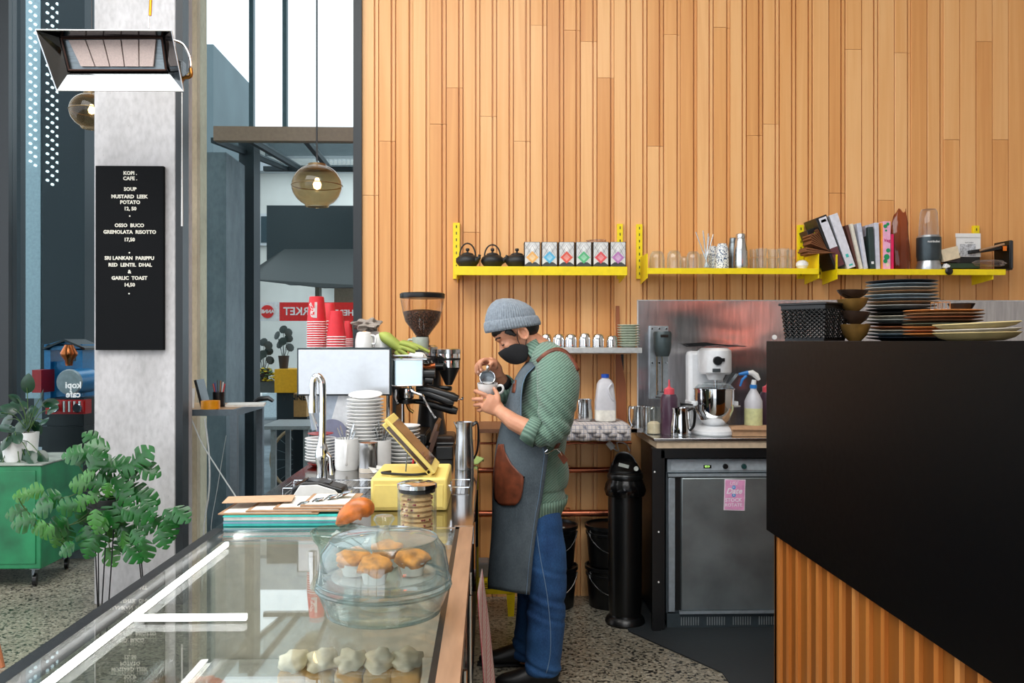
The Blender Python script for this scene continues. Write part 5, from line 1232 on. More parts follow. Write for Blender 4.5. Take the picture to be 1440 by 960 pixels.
tag(obj('plug', BX(P(1327, 372, 4.64).x, P(1334, 372, 4.64).x, 4.625, 4.655, zr+.002, zr+.028, rot=Matrix.Rotation(.5, 4, 'Y')), WHITE, org=P(1330, 376, 4.64), bevel=.003), 'small white plug lying on the shelf edge above the round knob', 'plug')

# ---------------------------------------------------------------- stainless splashback and lower wall shelves
def splash_mat():
    m, nt, b, out = newmat('splash_steel')
    n = nd(nt, 'ShaderNodeTexNoise', Scale=1.7, Detail=1.0, Distortion=.8); nt.links.new(coords(nt, (1, 1, 2.2), 'Position'), n.inputs['Vector'])
    n2 = nd(nt, 'ShaderNodeTexNoise', Scale=60.0, Detail=2.0); nt.links.new(coords(nt, (1, 1, .1), 'Position'), n2.inputs['Vector'])
    nt.links.new(ramp(nt, n2.outputs[0], [(0.3, (190, 190, 194)), (0.7, (216, 216, 220))]), b.inputs['Base Color'])
    b.inputs['Metallic'].default_value = 1; b.inputs['Roughness'].default_value = .22; bump(nt, b, n.outputs[0], .34, .035); return m
SPL = splash_mat()
t = thing('splashback', 'tall stainless steel splashback behind the mixer', 'splashback', (P(1100, 600, 4.82).x, 4.84, .95))
sx0, sx1 = P(897.5, 500, 4.838).x, 3.6
obj('sheet', BX(sx0, sx1, 4.838, 4.8485, .95, P(1000, 423, 4.838).z), SPL, t)
obj('edge', BX(sx0-.003, sx1, 4.836, 4.8485, P(1000, 423, 4.838).z, P(1000, 421.5, 4.838).z), M('edge_white', (214, 214, 216), .4), t)
obj('edge', BX(sx0-.006, sx0, 4.836, 4.8485, .95, P(1000, 421.5, 4.838).z), M('edge_white', (0, 0, 0)), t)
obj('stud', LT([(.014, 0), (.014, .004), (0, .005)], 18, M4=align((0, -1, 0), P(1089, 474, 4.838))), WHITE, t)
gl = P(1010, 452, 4.838); hp = Vector((gl.x*2.42, -2.05, 1.93))
t = thing('radiant_heater', 'lit radiant heater hanging behind the photographer, seen as a red glow in the splashback', 'heater', tuple(hp))
obj('housing', BX(hp.x-.42, hp.x+.42, hp.y-.10, hp.y-.01, hp.z-.14, hp.z+.14), STEEL_DARK, t, bevel=.01)
for k in range(4): obj('burner', BX(hp.x-.38+k*.19, hp.x-.21+k*.19, hp.y-.01, hp.y, hp.z-.1, hp.z+.1), M_emit('burner_glow', (255, 110, 70), 7), t)
for dx in (-.3, .3): obj('hanger_wire', TB([(hp.x+dx, hp.y-.05, hp.z+.14), (hp.x+dx, hp.y-.05, 4.6)], .003, 5), STEEL, t)
# mid shelf with upturned steel cups
t = thing('steel_shelf', 'slim grey wall shelf holding upturned steel cups', 'shelf', (P(830, 490, 4.7).x, 4.8, Z_(830, 489, 4.6)))
zm = Z_(850, 488.6, 4.6); ma, mb_ = P(735, 490, 4.6).x, P(903, 490, 4.6).x
obj('board', BX(ma, mb_, 4.6, WY-.002, zm-.03, zm), M('shelf_alu', (206, 208, 206), .35, .6), t, bevel=.002)
obj('edge_wood', BX(ma, mb_-.06, 4.61, WY-.002, zm-.036, zm-.030), KRAFT, t)
br = obj('bracket', fb(868, 497, 877, 521, WY-.012, .010), BLACK, t)
for y in (501, 517): obj('screw', LT([(.006, 0), (.004, .003)], 10, M4=align((0, -1, 0), P(872.5, y, WY-.012))), STEEL, br)
for k, (px, Y) in enumerate(((768, 4.74), (786, 4.7), (803, 4.68), (822, 4.68), (841, 4.68), (860, 4.7))):
    q = P(px, 488, Y); q.z = zm+.0006; R = 8.3*Y/F_PX; H = 19.5*Y/F_PX*(1.04 if k == 3 else .98 if k < 5 else .86)
    tag(obj('steel_cup', LT([(R, 0), (R*1.03, H*.12), (R, H*.2), (R*1.03, H*.5), (R*.9, H*.84), (R*.7, H*.97), (0, H), (0, H-.004), (R*.66, H*.93), (R*.92, H*.5), (R*.94, 0), (R, 0)], 26, M4=Matrix.Translation(q), cap=False), CHROME, org=q), 'upturned steel cup on the grey wall shelf, %s' % ['nearest the barista', 'second from the barista', 'third from the barista', 'tallest, fourth from the barista', 'fifth from the barista', 'lowest, beside the pale saucers'][k], 'cup', 'upturned steel cups')
PG = M('celadon_glaze', (196, 206, 188), .25, bmp=0)
stack(884, 488, 457, 4.72, 32, 9, PG, 'saucer', 'pale green saucer on the grey wall shelf, %s', 'saucer', 'pale green saucers', seg=28, H=.013, base=zm+.0005)
tag(obj('wooden_paddle', PR([P(866, 430, 4.832), P(871, 430, 4.832), P(873, 500, 4.832), P(880, 540, 4.832), P(881, 598, 4.832), P(868, 598, 4.832), P(866, 540, 4.832)], (0, .013, 0)), M('paddle_wood', (158, 92, 54), .5, sc=8, stretch=(6, 1, 1)), org=P(873, 598, 4.832)), 'long brown wooden paddle standing against the wall beside the milk bottle', 'paddle')
# lower shelf with towel, jug and milk
lz = Z_(840, 600, 4.5); la, lb2 = P(672, 600, 4.42).x, P(904, 600, 4.42).x
t = thing('lower_shelf', 'brown lower wall shelf under the checked towel', 'shelf', ((la+lb2)/2, 4.8, lz))
obj('board', BX(la, lb2-.03, 4.42, WY-.001, lz-.022, lz-.002), M('shelf_brown', (134, 92, 66), .5), t)
obj('end_tray', BX(P(886, 600, 4.42).x, lb2, 4.42, 4.7, lz-.024, lz-.001), STEEL, t, bevel=.002)
def check_mat(name, base, line, line2, sc):
    m, nt, b, out = newmat(name)
    v = coords(nt, (1, 1, 1), 'Position')
    def w(ax, s):
        n = nd(nt, 'ShaderNodeTexWave', Scale=s, wave_type='BANDS', bands_direction=ax); nt.links.new(v, n.inputs['Vector']); return n.outputs['Fac']
    a = nd(nt, 'ShaderNodeMath', operation='MAXIMUM'); nt.links.new(w('X', sc), a.inputs[0]); nt.links.new(w('Z', sc), a.inputs[1])
    c2 = nd(nt, 'ShaderNodeMath', operation='MAXIMUM'); nt.links.new(a.outputs[0], c2.inputs[0]); nt.links.new(w('Y', sc), c2.inputs[1])
    nt.links.new(ramp(nt, c2.outputs[0], [(.93, base), (.985, line)]), b.inputs['Base Color']); b.inputs['Roughness'].default_value = .9
    return m
CHK = check_mat('checked_cloth', (216, 208, 204), (150, 152, 166), None, 15)
CHR_ = check_mat('red_checked_cloth', (226, 214, 208), (210, 110, 118), None, 22)
def drape(xa, xb, yf, yb, z, drop, seed, n=28):
    rr = random.Random(seed); b = nb(); rows = []
    for i, (y, dz) in enumerate(((yb, .002), ((yf+yb)/2, .004), (yf+.02, .004), (yf-.004, .001), (yf-.007, -drop*.35), (yf-.008, -drop*.7), (yf-.008, -drop))):
        rows.append([(xa+(xb-xa)*j/n, y-(.006*math.sin(j*.9+seed)*(1 if i > 3 else 0)), z+dz+.002*math.sin(j*.7+i)) for j in range(n+1)])
    return grid(b, rows)
ta, tb_ = P(797, 600, 4.42).x, P(887, 600, 4.42).x
tw = thing('tea_towel', 'folded checked tea towel hanging over the lower shelf under the milk bottle', 'towel', ((ta+tb_)/2, 4.42, lz))
for k in range(3): obj('fold', drape(ta-.0+.004*k, tb_-.006*k, 4.42-.004*k, 4.78, lz+.003+.006*k, .066-.014*k, k*2), CHK, tw, solid=.0035)
zt_ = lz+.024
pitcher(822, 599, 561, 4.6, 23, 'large steel jug standing on the tea towel left of the milk bottle', -2.2, False, base=zt_)
q = P(851, 599, 4.58); q.z = zt_; km = 4.58/F_PX
t = thing('milk_bottle', 'translucent two-litre milk bottle with blue cap', 'bottle', tuple(q))
MILKP = M('milk_plastic', (222, 222, 228), .35, bmp=.02, var=.02, trans=.15); MILK = M('milk', (244, 242, 232), .35, bmp=0)
def sq(r, h, n=28, e=.38):
    out = []
    for i in range(n):
        a = 2*PI*i/n; c, s = math.cos(a), math.sin(a); out.append(q+Vector((r*math.copysign(abs(c)**e, c), r*.9*math.copysign(abs(s)**e, s), h)))
    return out
def sqloft(levels):
    b = nb(); rings = [[b.verts.new(p) for p in sq(r*km, h*km, e=e)] for h, r, e in levels]
    for A, B in zip(rings[:-1], rings[1:]):
        for i in range(28): b.faces.new((A[i], A[(i+1) % 28], B[(i+1) % 28], B[i]))
    b.faces.new(rings[0][::-1]); b.faces.new(rings[-1]); return b
obj('milk', sqloft([(0, 13, .5), (2, 14.5, .4), (16, 14.5, .4)]), MILK, t)
obj('body', sqloft([(16, 14.5, .4), (27, 14.5, .4), (33, 13.5, .45), (52, 11.5, .5), (57, 9, .8), (60, 5, 1), (61, 5, 1)]), MILKP, t)
obj('handle', TB(smooth_pts([q+Vector((8*km, -11*km, 53*km)), q+Vector((3.0*km, -13*km, 46*km)), q+Vector((6*km, -14*km, 36*km)), q+Vector((10*km, -13.5*km, 30*km))]), .006, 8), MILKP, t)
obj('cap', LT([(5.6*km, 61*km), (5.6*km, 66*km), (0, 66.5*km)], 24, M4=Matrix.Translation(q)), M('cap_blue', (30, 80, 180), .35), t)
# copper pipes along the wall
COP = M('copper_pipe', (186, 110, 82), .25, 1.0, sc=8, bmp=0)
t = thing('copper_pipes', 'three horizontal copper pipes along the cedar wall behind the barista', 'pipes', (.4, 4.8, .49))
for y, r, x1_ in ((623, .0065, 888), (661, .016, 888), (722, .019, 880)):
    q = P(700, y, 4.79); obj('pipe', TB([(-.35, 4.79, q.z), (P(x1_, 600, 4.79).x, 4.79, q.z)], r, 14), COP, t)
    for x in (-.25, .45): obj('pipe_clip', BX(x-.01, x+.01, 4.79, WY-.001, q.z-r-.003, q.z+r+.003), COP, t)

# ---------------------------------------------------------------- steel bench, fridge and what stands on the bench
BZ = .966; bx0 = P(917, 600, 4.24).x; BXR = 1.9
t = thing('steel_bench', 'steel-topped bench with black frame over the undercounter fridge', 'bench', ((bx0+BXR)/2, 4.5, 0))
xt0 = P(925, 618, 4.24).x-.02
obj('worktop', BX(xt0, BXR, 4.235, 4.835, BZ-.014, BZ), STEEL, t, bevel=.002)
obj('substrate', BX(xt0+.015, BXR, 4.245, 4.83, BZ-.05, BZ-.014), M('plywood_pale', (206, 184, 156), .6), t)
obj('front_rail', BX(bx0, BXR, 4.25, 4.28, BZ-.10, BZ-.05), BLACK, t)
obj('leg_panel', BX(bx0, bx0+.045, 4.235, 4.26, 0, BZ-.052), BLACK, t)
obj('leg_panel', BX(bx0+.045, bx0+.065, 4.25, 4.8, 0.01, BZ-.06), BLACK, t)
obj('leg_panel', BX(BXR-.05, BXR, 4.25, 4.8, 0.01, BZ-.06), BLACK, t)
for z in (.80, .50, .25): obj('screw', LT([(.005, 0), (.004, .003)], 10, M4=align((0, -1, 0), (bx0+.012+.02*(z < .6), 4.235, z))), WHITE, t)
FY = 4.285; f0 = P(938, 700, FY).x; f1 = f0+.60
fz = lambda y: P(1000, y, FY).z
t = thing('undercounter_fridge', 'grey steel undercounter fridge with digital display under the bench', 'fridge', ((f0+f1)/2, 4.5, 0))
FS = M('fridge_steel', (150, 160, 162), .36, .75, sc=5, var=.14, bmp=.03, stretch=(1, 1, 1)); FG = M('fridge_grey', (168, 180, 188), .4, .5)
obj('body', BX(f0, f1, FY+.02, 4.80, .03, fz(645)), M('fridge_side', (96, 106, 112), .45, .5), t)
cp = obj('control_panel', BX(f0, f1, FY-.002, FY+.02, fz(664), fz(645)), FG, t, bevel=.003)
obj('inset', BX(f0+.02, f1-.02, FY-.004, FY-.002, fz(661), fz(648)), M('fridge_inset', (186, 198, 206), .4, .3), cp)
dsp = obj('display', BX(P(989, 655, FY).x, P(1000, 655, FY).x, FY-.006, FY-.004, fz(658), fz(653.5)), BLACK, cp)
text('lettering', '03.0', .014, M_emit('display_green', (180, 240, 120), 1.5), cp, P(994.5, 655.8, FY-.0065), ext=.0003)
for px in (1020, 1046): obj('dial', LT([(.014, 0), (.012, .01), (0, .01)], 20, M4=align((0, -1, 0), P(px, 655.5, FY-.004))), BLACK if px == 1020 else M('dial_green', (30, 70, 70), .4), cp)
obj('trim', BX(f0+.004, f1-.004, FY-.008, FY+.02, fz(669.5), fz(665.5)), FG, t)
obj('hinge_strip', BX(f0+.006, f0+.042, FY-.002, FY+.02, fz(860), fz(671)), FG, t, bevel=.004)
obj('gap_shade', BX(f0+.044, f0+.070, FY+.006, FY+.02, fz(858), fz(671)), BLACK, t)  # black strip standing in for the shade beside the door
dr = obj('door', BX(f0+.07, f1-.01, FY-.012, FY+.02, fz(857), fz(671)), FS, t, bevel=.006)
obj('door_lip', BX(f0+.06, f1-.01, FY-.016, FY+.0, fz(861.5), fz(857.5)), FG, dr)
vp_ = obj('vent_panel', BX(f0, f1, FY-.0, FY+.02, fz(884), fz(862)), M('vent_grey', (70, 82, 88), .45, .4), t)
for g in range(5):
    for k in range(8):
        x = P(957.5+g*36.5+k*3.4, 872, FY).x
        if x < f1-.02: obj('vent_slat', BX(x, x+.0045, FY-.003, FY, fz(878.5), fz(867)), M('slat_pale', (150, 158, 160), .4, .4), vp_)
for x in (f0+.03, f1-.03): obj('foot', LT([(.018, 0), (.018, .012), (.01, .03)], 14, cx=x, cy=FY+.05), STEEL, t)
tag(obj('floor_mat', PR([(.70, 4.24, .001), (1.02, 3.70, .001), (1.02, 3.2, .001), (2.6, 3.2, .001), (2.6, 4.84, .001), (.70, 4.84, .001)], (0, 0, .006)), M('rubber_mat', (40, 46, 50), .6, sc=60, bmp=.3), org=(1.2, 4, 0)), 'dark rubber floor mat in front of the fridge', 'mat')
# pink card on the fridge door
cx, cz0 = P(1032, 695, FY).x, P(1032, 695, FY).z
t = thing('fridge_magnet', 'pink rounded card with white lettering stuck on the fridge door', 'sign', (cx, FY-.014, cz0-.079))
Rz = Matrix.Rotation(math.radians(1.8), 4, 'Y')
hw, hh2 = .0535, .0785
obj('card', BX(cx-hw, cx+hw, FY-.0145, FY-.0128, cz0-hh2, cz0+hh2, rot=Rz), M('card_white', (236, 226, 232), .5, bmp=0), t, bevel=.0004)
obj('face', BX(cx-hw+.004, cx+hw-.004, FY-.0152, FY-.0145, cz0-hh2+.004, cz0+hh2-.004, rot=Rz), M('card_pink', (238, 164, 208), .5, bmp=0), t)
LW = M('letter_pinkwhite', (250, 236, 246), .5, bmp=0); LBL = M('card_blue', (90, 160, 220), .5, bmp=0)
yL = FY-.0156
for s, px, py, sz, bo, sh in (('USE', 1032, 679.5, .026, .0, .2), ('Date', 1032, 690.5, .040, .001, .35), ('STOCK', 1031.5, 703, .026, .0006, 0), ('ROTATE', 1031.5, 710, .023, .0004, 0)):
    text('lettering', s, sz, LW, t, P(px, py, yL), bold=bo, shear=sh, ext=.0003)
for py in (685, 696): obj('blue_badge', LT([(.010, 0), (.010, .0005)], 16, M4=align((0, -1, 0), P(1032, py, yL+.0004))), LBL, t)
text('lettering', 'BY', .010, LW, t, P(1032, 685, yL-.0005), ext=.0003); text('lettering', '&', .012, LW, t, P(1032, 696, yL-.0005), ext=.0003)
# bin
q = P(879, 480, 4.385); q.z = 0
t = thing('waste_bin', 'tall black cylindrical waste bin with round foot against the cedar wall', 'bin', tuple(q))
zt_b = Z_(880, 637, 4.385)
obj('foot', LT([(0, 0), (.1, 0), (.103, .012), (.096, .03), (.082, .042), (.078, .06), (0, .06)], 40, M4=Matrix.Translation(q)), BLACK_PLASTIC, t)
obj('body', LT([(.080, .05), (.085, .09), (.088, zt_b-.19), (0, zt_b-.19)], 40, M4=Matrix.Translation(q)), BLACK_PLASTIC, t)
b = nb(); rows = []
for i in range(9):
    h = zt_b-.215+.011*i
    rows.append([q+Vector(((.092+.012*math.sin(i*.4+.5)*(1+.3*math.sin(j*2.3+i)))*math.cos(2*PI*j/48), (.092+.012*math.sin(i*.4+.5)*(1+.3*math.sin(j*2.3+i)))*math.sin(2*PI*j/48), h)) for j in range(49)])
grid(b, rows); bmesh.ops.remove_doubles(b, verts=b.verts, dist=1e-5)
obj('bin_liner', b, M('liner_black', (10, 10, 11), .2), t)
b = nb(); lathe(b, [(.090, zt_b-.13), (.093, zt_b-.12), (.090, zt_b-.105), (.086, zt_b-.1), (0.0, zt_b-.1)], 40, Matrix.Translation(q))
obj('collar', b, BLACK_PLASTIC, t)
# hood: cylinder cut by an arched slanted opening
b = nb(); rows = []
for i in range(9):
    u = i/8; row = []
    for j in range(33):
        a = PI*j/32*1.0
        hh3 = .10*math.sin(a)**.8 if True else 0
        row.append(q+Vector((.085*math.cos(a)*(1-.25*u*u), .085*math.sin(a)*(1-.2*u)-.012, zt_b-.1+u*(hh3+.002))))
    rows.append(row)
grid(b, rows); obj('hood', b, BLACK_PLASTIC, t, solid=.004)
obj('hood_opening_rim', TB([q+Vector((.085*math.cos(a), -.085*math.sin(a)*.9-.01, zt_b-.098)) for a in [PI*j/20 for j in range(21)]], .004, 6), BLACK_PLASTIC, t)
b = nb(); rows = []
for i in range(5):
    rows.append([q+Vector((.084*math.cos(a)*(1-.02*i), -.084*math.sin(a)*(1-.24*i), zt_b-.1+.018*i*abs(math.sin(a)))) for a in [PI*j/20 for j in range(21)]])
grid(b, rows); obj('flap', b, BLACK_SATIN, t, solid=.003)
obj('label', BX(q.x-.045, q.x+.008, q.y-.074, q.y-.070, zt_b-.062, zt_b-.045, rot=Matrix.Rotation(.25, 4, 'Y')), M('label_grey', (170, 176, 170), .5), t)
obj('badge', LT([(.012, 0), (.012, .003)], 16, M4=align((0, -1, .3), (q.x+.045, q.y-.070, zt_b-.07))), M('label_grey', (0, 0, 0)), t)
# buckets
def bucket(px, z0, n_, lab):
    q = P(px, 480, 4.69); q.z = z0
    t = thing('bucket', lab, 'bucket', tuple(q), group='black lidded buckets')
    obj('body', LT([(0, .001), (.112, .001), (.126, .17), (.131, .172), (.131, .182), (.127, .184), (.128, .205)], 40, M4=Matrix.Translation(q), cap=False), BLACK_PLASTIC, t)
    obj('lid', LT([(.131, .200), (.136, .204), (.136, .222), (.128, .224), (.126, .212), (0, .212)], 40, M4=Matrix.Translation(q), cap=False), BLACK_PLASTIC, t)
    obj('label', BX(q.x-.02+.03, q.x+.06, q.y-.08, q.y-.04, z0+.2125, z0+.2135), M('label_grey', (0, 0, 0)), t)
    a0 = math.radians(-160 if px > 800 else -150)
    pts = [q+Vector((.134*math.cos(a), .134*math.sin(a), .19-.10*math.sin((a-a0)/math.radians(135)*PI))) for a in [a0+math.radians(135)*k/12 for k in range(13)]]
    obj('bail_handle', TB(pts, .003, 6), STEEL, t)
for px, s in ((778, 'left'), (857, 'right')):
    bucket(px, 0, 0, 'lower black lidded bucket of the %s stack behind the barista' % s); bucket(px, .2245, 1, 'upper black lidded bucket of the %s stack behind the barista' % s)
# yellow step stool
sY_ = 4.5; a, b_ = P(655, 830, sY_).x, P(725, 830, sY_).x; zt3 = Z_(700, 815, sY_)
t = thing('step_stool', 'bright yellow plastic step stool behind the barista', 'stool', ((a+b_)/2, sY_+.1, 0))
obj('step', BX(a, b_-.01, sY_, sY_+.2, zt3-.02, zt3), YELLOW, t, bevel=.006)
ap = obj('apron', BX(a, b_-.003, sY_-.004, sY_+.006, zt3-.075, zt3-.004), YELLOW, t, bevel=.003)
for x0_ in (a, b_-.05):
    for y0_ in (sY_, sY_+.17):
        obj('leg', hexa(nb(), [(x0_+.010, y0_, 0), (x0_+.042, y0_, 0), (x0_+.042, y0_+.03, 0), (x0_+.010, y0_+.03, 0), (x0_, y0_, zt3-.02), (x0_+.05, y0_, zt3-.02), (x0_+.05, y0_+.03, zt3-.02), (x0_, y0_+.03, zt3-.02)]), YELLOW, t)
for k, w in enumerate((.02, .05, .06)): obj('print_line', BX(P(682, 820, sY_).x, P(682, 820, sY_).x+w*.6, sY_-.0055, sY_-.004, zt3-.022-.012*k, zt3-.018-.012*k), BLACK, ap)
tag(obj('plastic_tub', BX(P(660, 800, 4.56).x, P(688, 800, 4.56).x, 4.54, 4.66, zt3+.0005, zt3+.08), M('tub_grey', (150, 146, 142), .5), org=(P(680, 800, 4.56).x, 4.6, zt3), bevel=.008), 'grey plastic tub standing on the yellow step stool', 'tub')

# bench top objects
def on(px, Y, z=BZ): v = P(px, 480, Y); v.z = z+.0006; return v
def sauce(px, Y, w, yb, yt, lab, red=True):
    q = on(px, Y); k = Y/F_PX; R = w/2*k; H = P(px, yt, Y).z-q.z
    t = thing('squeeze_bottle', lab, 'bottle', tuple(q))
    obj('body', LT([(0, 0), (R*.95, 0), (R, .006), (R, H*.9), (R*.8, H), (0, H)], 28, M4=Matrix.Translation(q)), M('berry_sauce', (74, 50, 66), .3), t)
    obj('cap', LT([(R*.62, H), (R*.62, H+.028), (R*.3, H+.034), (R*.14, H+.04), (R*.08, H+.075), (0, H+.076)], 20, M4=Matrix.Translation(q)), M('cap_red', (226, 84, 96), .35), t)
sauce(941, 4.42, 24, 610, 554, 'purple squeeze bottle with red cap left of the stand mixer')
sauce(1079, 4.6, 22, 600, 551, 'purple squeeze bottle with pink cap behind the spray bottle')
q = on(919.5, 4.44); R = .037
t = thing('cream_jar', 'clear glass jar half full of cream powder by the squeeze bottle', 'jar', tuple(q))
obj('glass', LT([(0, 0), (R, 0), (R, .11), (R*.92, .13), (R*.94, .14), (R*.9, .14), (R*.88, .13), (R*.95, .11), (R*.95, .004), (0, .004)], 28, M4=Matrix.Translation(q), cap=False), M_glass('jar_glass', (0, 0, 0)), t)
obj('powder', LT([(0, .005), (R*.94, .005), (R*.94, .055), (R*.5, .066), (0, .06)], 28, M4=Matrix.Translation(q)), M('powder_cream', (226, 206, 178), .9), t)
pitcher(897, 601, 571, 4.60, 17, 'small steel jug at the left end of the bench beside the glass jar', PI, False, base=BZ+.0006)
pitcher(909, 601, 572, 4.68, 15, 'narrow steel jug behind the glass jar of cream powder', 0, False, base=BZ+.0006)
pitcher(957, 613, 573, 4.36, 29, 'polished steel jug with dark handle in front of the stand mixer', -.7, True, base=BZ+.0006, M_=CHROME)
# milkshake mixer on the splashback
q = P(930, 520, 4.74)
t = thing('drinks_mixer', 'wall-mounted milkshake mixer with dark grey motor head on the splashback', 'mixer', tuple(P(930, 562, 4.80)))
pl = obj('back_plate', fb(914, 458, 940, 561, 4.815, .02), M('plate_alu', (176, 184, 188), .35, .8), t, bevel=.002)
for x in (917, 927, 937):
    for y in (462, 510): obj('bolt', LT([(.006, 0), (.005, .004)], 12, M4=align((0, -1, 0), P(x, y, 4.815))), CHROME, pl)
kk = 4.74/F_PX; top_ = P(931.5, 466, 4.74)
obj('motor_head', LT([(0, -35*kk), (9*kk, -35*kk), (11*kk, -30*kk), (12.5*kk, -22*kk), (13.3*kk, -3*kk), (12*kk, 0), (0, 0)], 32, M4=Matrix.Translation(top_)), M('head_grey', (66, 78, 80), .4, .3), t)
obj('nameplate', BX(top_.x-.022, top_.x+.022, 4.74-.055, 4.74-.051, top_.z-.032, top_.z-.018), CHROME, t)
obj('spindle', TB([top_+Vector((.0, 0, -34*kk)), top_+Vector((0, 0, -86*kk))], .004, 8), CHROME, t)
obj('guide_rod', TB([top_+Vector((-.024, .02, -34*kk)), top_+Vector((-.024, .02, -90*kk))], .006, 8), CHROME, t)
obj('whisk_disc', LT([(.015, 0), (.015, .004), (0, .004)], 16, M4=Matrix.Translation(top_+Vector((0, 0, -86*kk)))), BLACK, t)
obj('cup_rest', BX(top_.x-.04, top_.x+.03, 4.74, 4.815, top_.z-94*kk, top_.z-92*kk), STEEL, t)
# stand mixer
mY_ = 4.42; q = on(1003.5, mY_); k = mY_/F_PX
WE = WHITE_ENAMEL
t = thing('stand_mixer', 'white stand mixer with steel bowl on the bench', 'mixer', tuple(q))
b = nb(); rings = []
ov = lambda r1, r2, z, cx=0, cy=0, n=32: [q+Vector((cx+r1*math.cos(2*PI*i/n), cy+r2*math.sin(2*PI*i/n), z)) for i in range(n)]
def ringloft(levels):
    b = nb(); rr = [[b.verts.new(p) for p in ov(*l)] for l in levels]; n = len(rr[0])
    for A, B in zip(rr[:-1], rr[1:]):
        for i in range(n): b.faces.new((A[i], A[(i+1) % n], B[(i+1) % n], B[i]))
    b.faces.new(rr[0][::-1]); b.faces.new(rr[-1]); return b
obj('base', ringloft([(29*k, .14, 0, 0, .02), (31*k, .15, .008, 0, .02), (31*k, .15, .024, 0, .02), (26*k, .13, .042, 0, .03), (22*k, .08, .05, 0, .06)]), WE, t)
obj('column', BX(P(975, 500, mY_).x, P(1026, 500, mY_).x, mY_+.10, mY_+.19, BZ+.03, P(0, 494, mY_).z), WE, t, bevel=.02)
obj('head', ringloft([(21*k, .10, P(0, 527, mY_).z-q.z, 4*k, .03), (22.5*k, .115, P(0, 524, mY_).z-q.z, 4*k, .03), (22.5*k, .14, P(0, 500, mY_).z-q.z, 4*k, .04), (22*k, .14, P(0, 493, mY_).z-q.z, 4*k, .04), (17*k, .12, P(0, 489.5, mY_).z-q.z, 4*k, .04)]), WE, t)
obj('hub', LT([(0, 0), (10*k, 0), (14*k, 8*k), (0, 8*k)], 28, M4=Matrix.Translation(q+Vector((2*k, -.01, P(0, 535, mY_).z-q.z)))), WE, t)
obj('beater_shaft', TB([q+Vector((2*k, -.01, P(0, 534, mY_).z-q.z)), q+Vector((2*k, -.01, .12))], .01, 12), STEEL, t)
kn = obj('speed_dial', LT([(.024, 0), (.022, .014), (0, .015)], 28, M4=align((0, -1, 0), P(1009, 507, mY_-.088))), BLACK, t)
obj('dial_pointer', BX(P(1015, 0, mY_-.1).x, P(1019.5, 0, mY_-.1).x, mY_-.10, mY_-.092, P(0, 509, mY_-.1).z, P(0, 504, mY_-.1).z), BLACK, kn)
obj('badge', BX(P(1003, 0, mY_-.1).x, P(1014, 0, mY_-.1).x, mY_-.09, mY_-.083, P(0, 524, mY_-.09).z, P(0, 519, mY_-.09).z), STEEL_DARK, t)
bz0 = .045; Rb = 28*k
obj('bowl', LT([(0, bz0), (Rb*.42, bz0), (Rb*.5, bz0+.006), (Rb*.78, bz0+.035), (Rb*.97, bz0+.085), (Rb, bz0+.15), (Rb, P(0, 549, mY_).z-q.z), (Rb*1.04, P(0, 548.5, mY_).z-q.z), (Rb*1.04, P(0, 547, mY_).z-q.z), (Rb*.97, P(0, 547, mY_).z-q.z), (Rb*.95, bz0+.09), (0, bz0+.02)], 44, M4=Matrix.Translation(q+Vector((0, -.01, 0))), cap=False), CHROME, t)
for s in (-1, 1):
    obj('bowl_arm', BX(q.x+s*30*k-.012, q.x+s*30*k+.012, mY_-.03, mY_+.12, q.z+P(0, 569, mY_).z-q.z-.012, P(0, 569, mY_).z+.012), WE, t, bevel=.004)
obj('bowl_clamp', TB([P(1032, 571, mY_-.03), P(1041, 571, mY_-.03)], .005, 8), CHROME, t)
obj('lock_lever', TB([P(974, 569, mY_-.03), P(962, 568, mY_-.05), P(957, 568, mY_-.05)], [.004, .006, .010], 8), BLACK, t)
GU = M_glass('clear_guard', (236, 242, 244), 1.5, .6, haze=(214, 222, 226))
obj('splash_guard', LT([(Rb*.98, P(0, 547, mY_).z-q.z+.001), (Rb*.8, P(0, 541, mY_).z-q.z), (Rb*.5, P(0, 539, mY_).z-q.z)], 40, M4=Matrix.Translation(q+Vector((0, -.01, 0))), cap=False), GU, t)
obj('guard_chute', PR([P(1018, 543, mY_-.04), P(1024, 545, mY_-.04), P(1039, 526, mY_-.04), P(1029, 523, mY_-.04)], (0, .06, 0)), GU, t)
b = nb(); rw = random.Random(5); zc = P(0, 488.0, mY_).z
for kx in range(26):
    x = P(961+kx*3.2, 488, mY_).x; tube(b, [(x, mY_-.06, zc+rw.uniform(0, .006)), (x+rw.uniform(-.03, .03), mY_+.14, zc+rw.uniform(.004, .02))], .0016, 4)
for j in range(7): tube(b, [(P(961+j, 488, mY_).x, mY_-.06+j*.03, zc+.004+.002*j), (P(1002, 484, mY_).x, mY_-.06+j*.032, zc+.012+.002*j), (P(1045-j*3, 488, mY_).x, mY_-.05+j*.03, zc+.004)], .0022, 4)
tag(obj('cooling_rack', b, BLACK, org=(q.x, mY_, zc)), 'black wire racks lying flat on top of the stand mixer', 'rack')
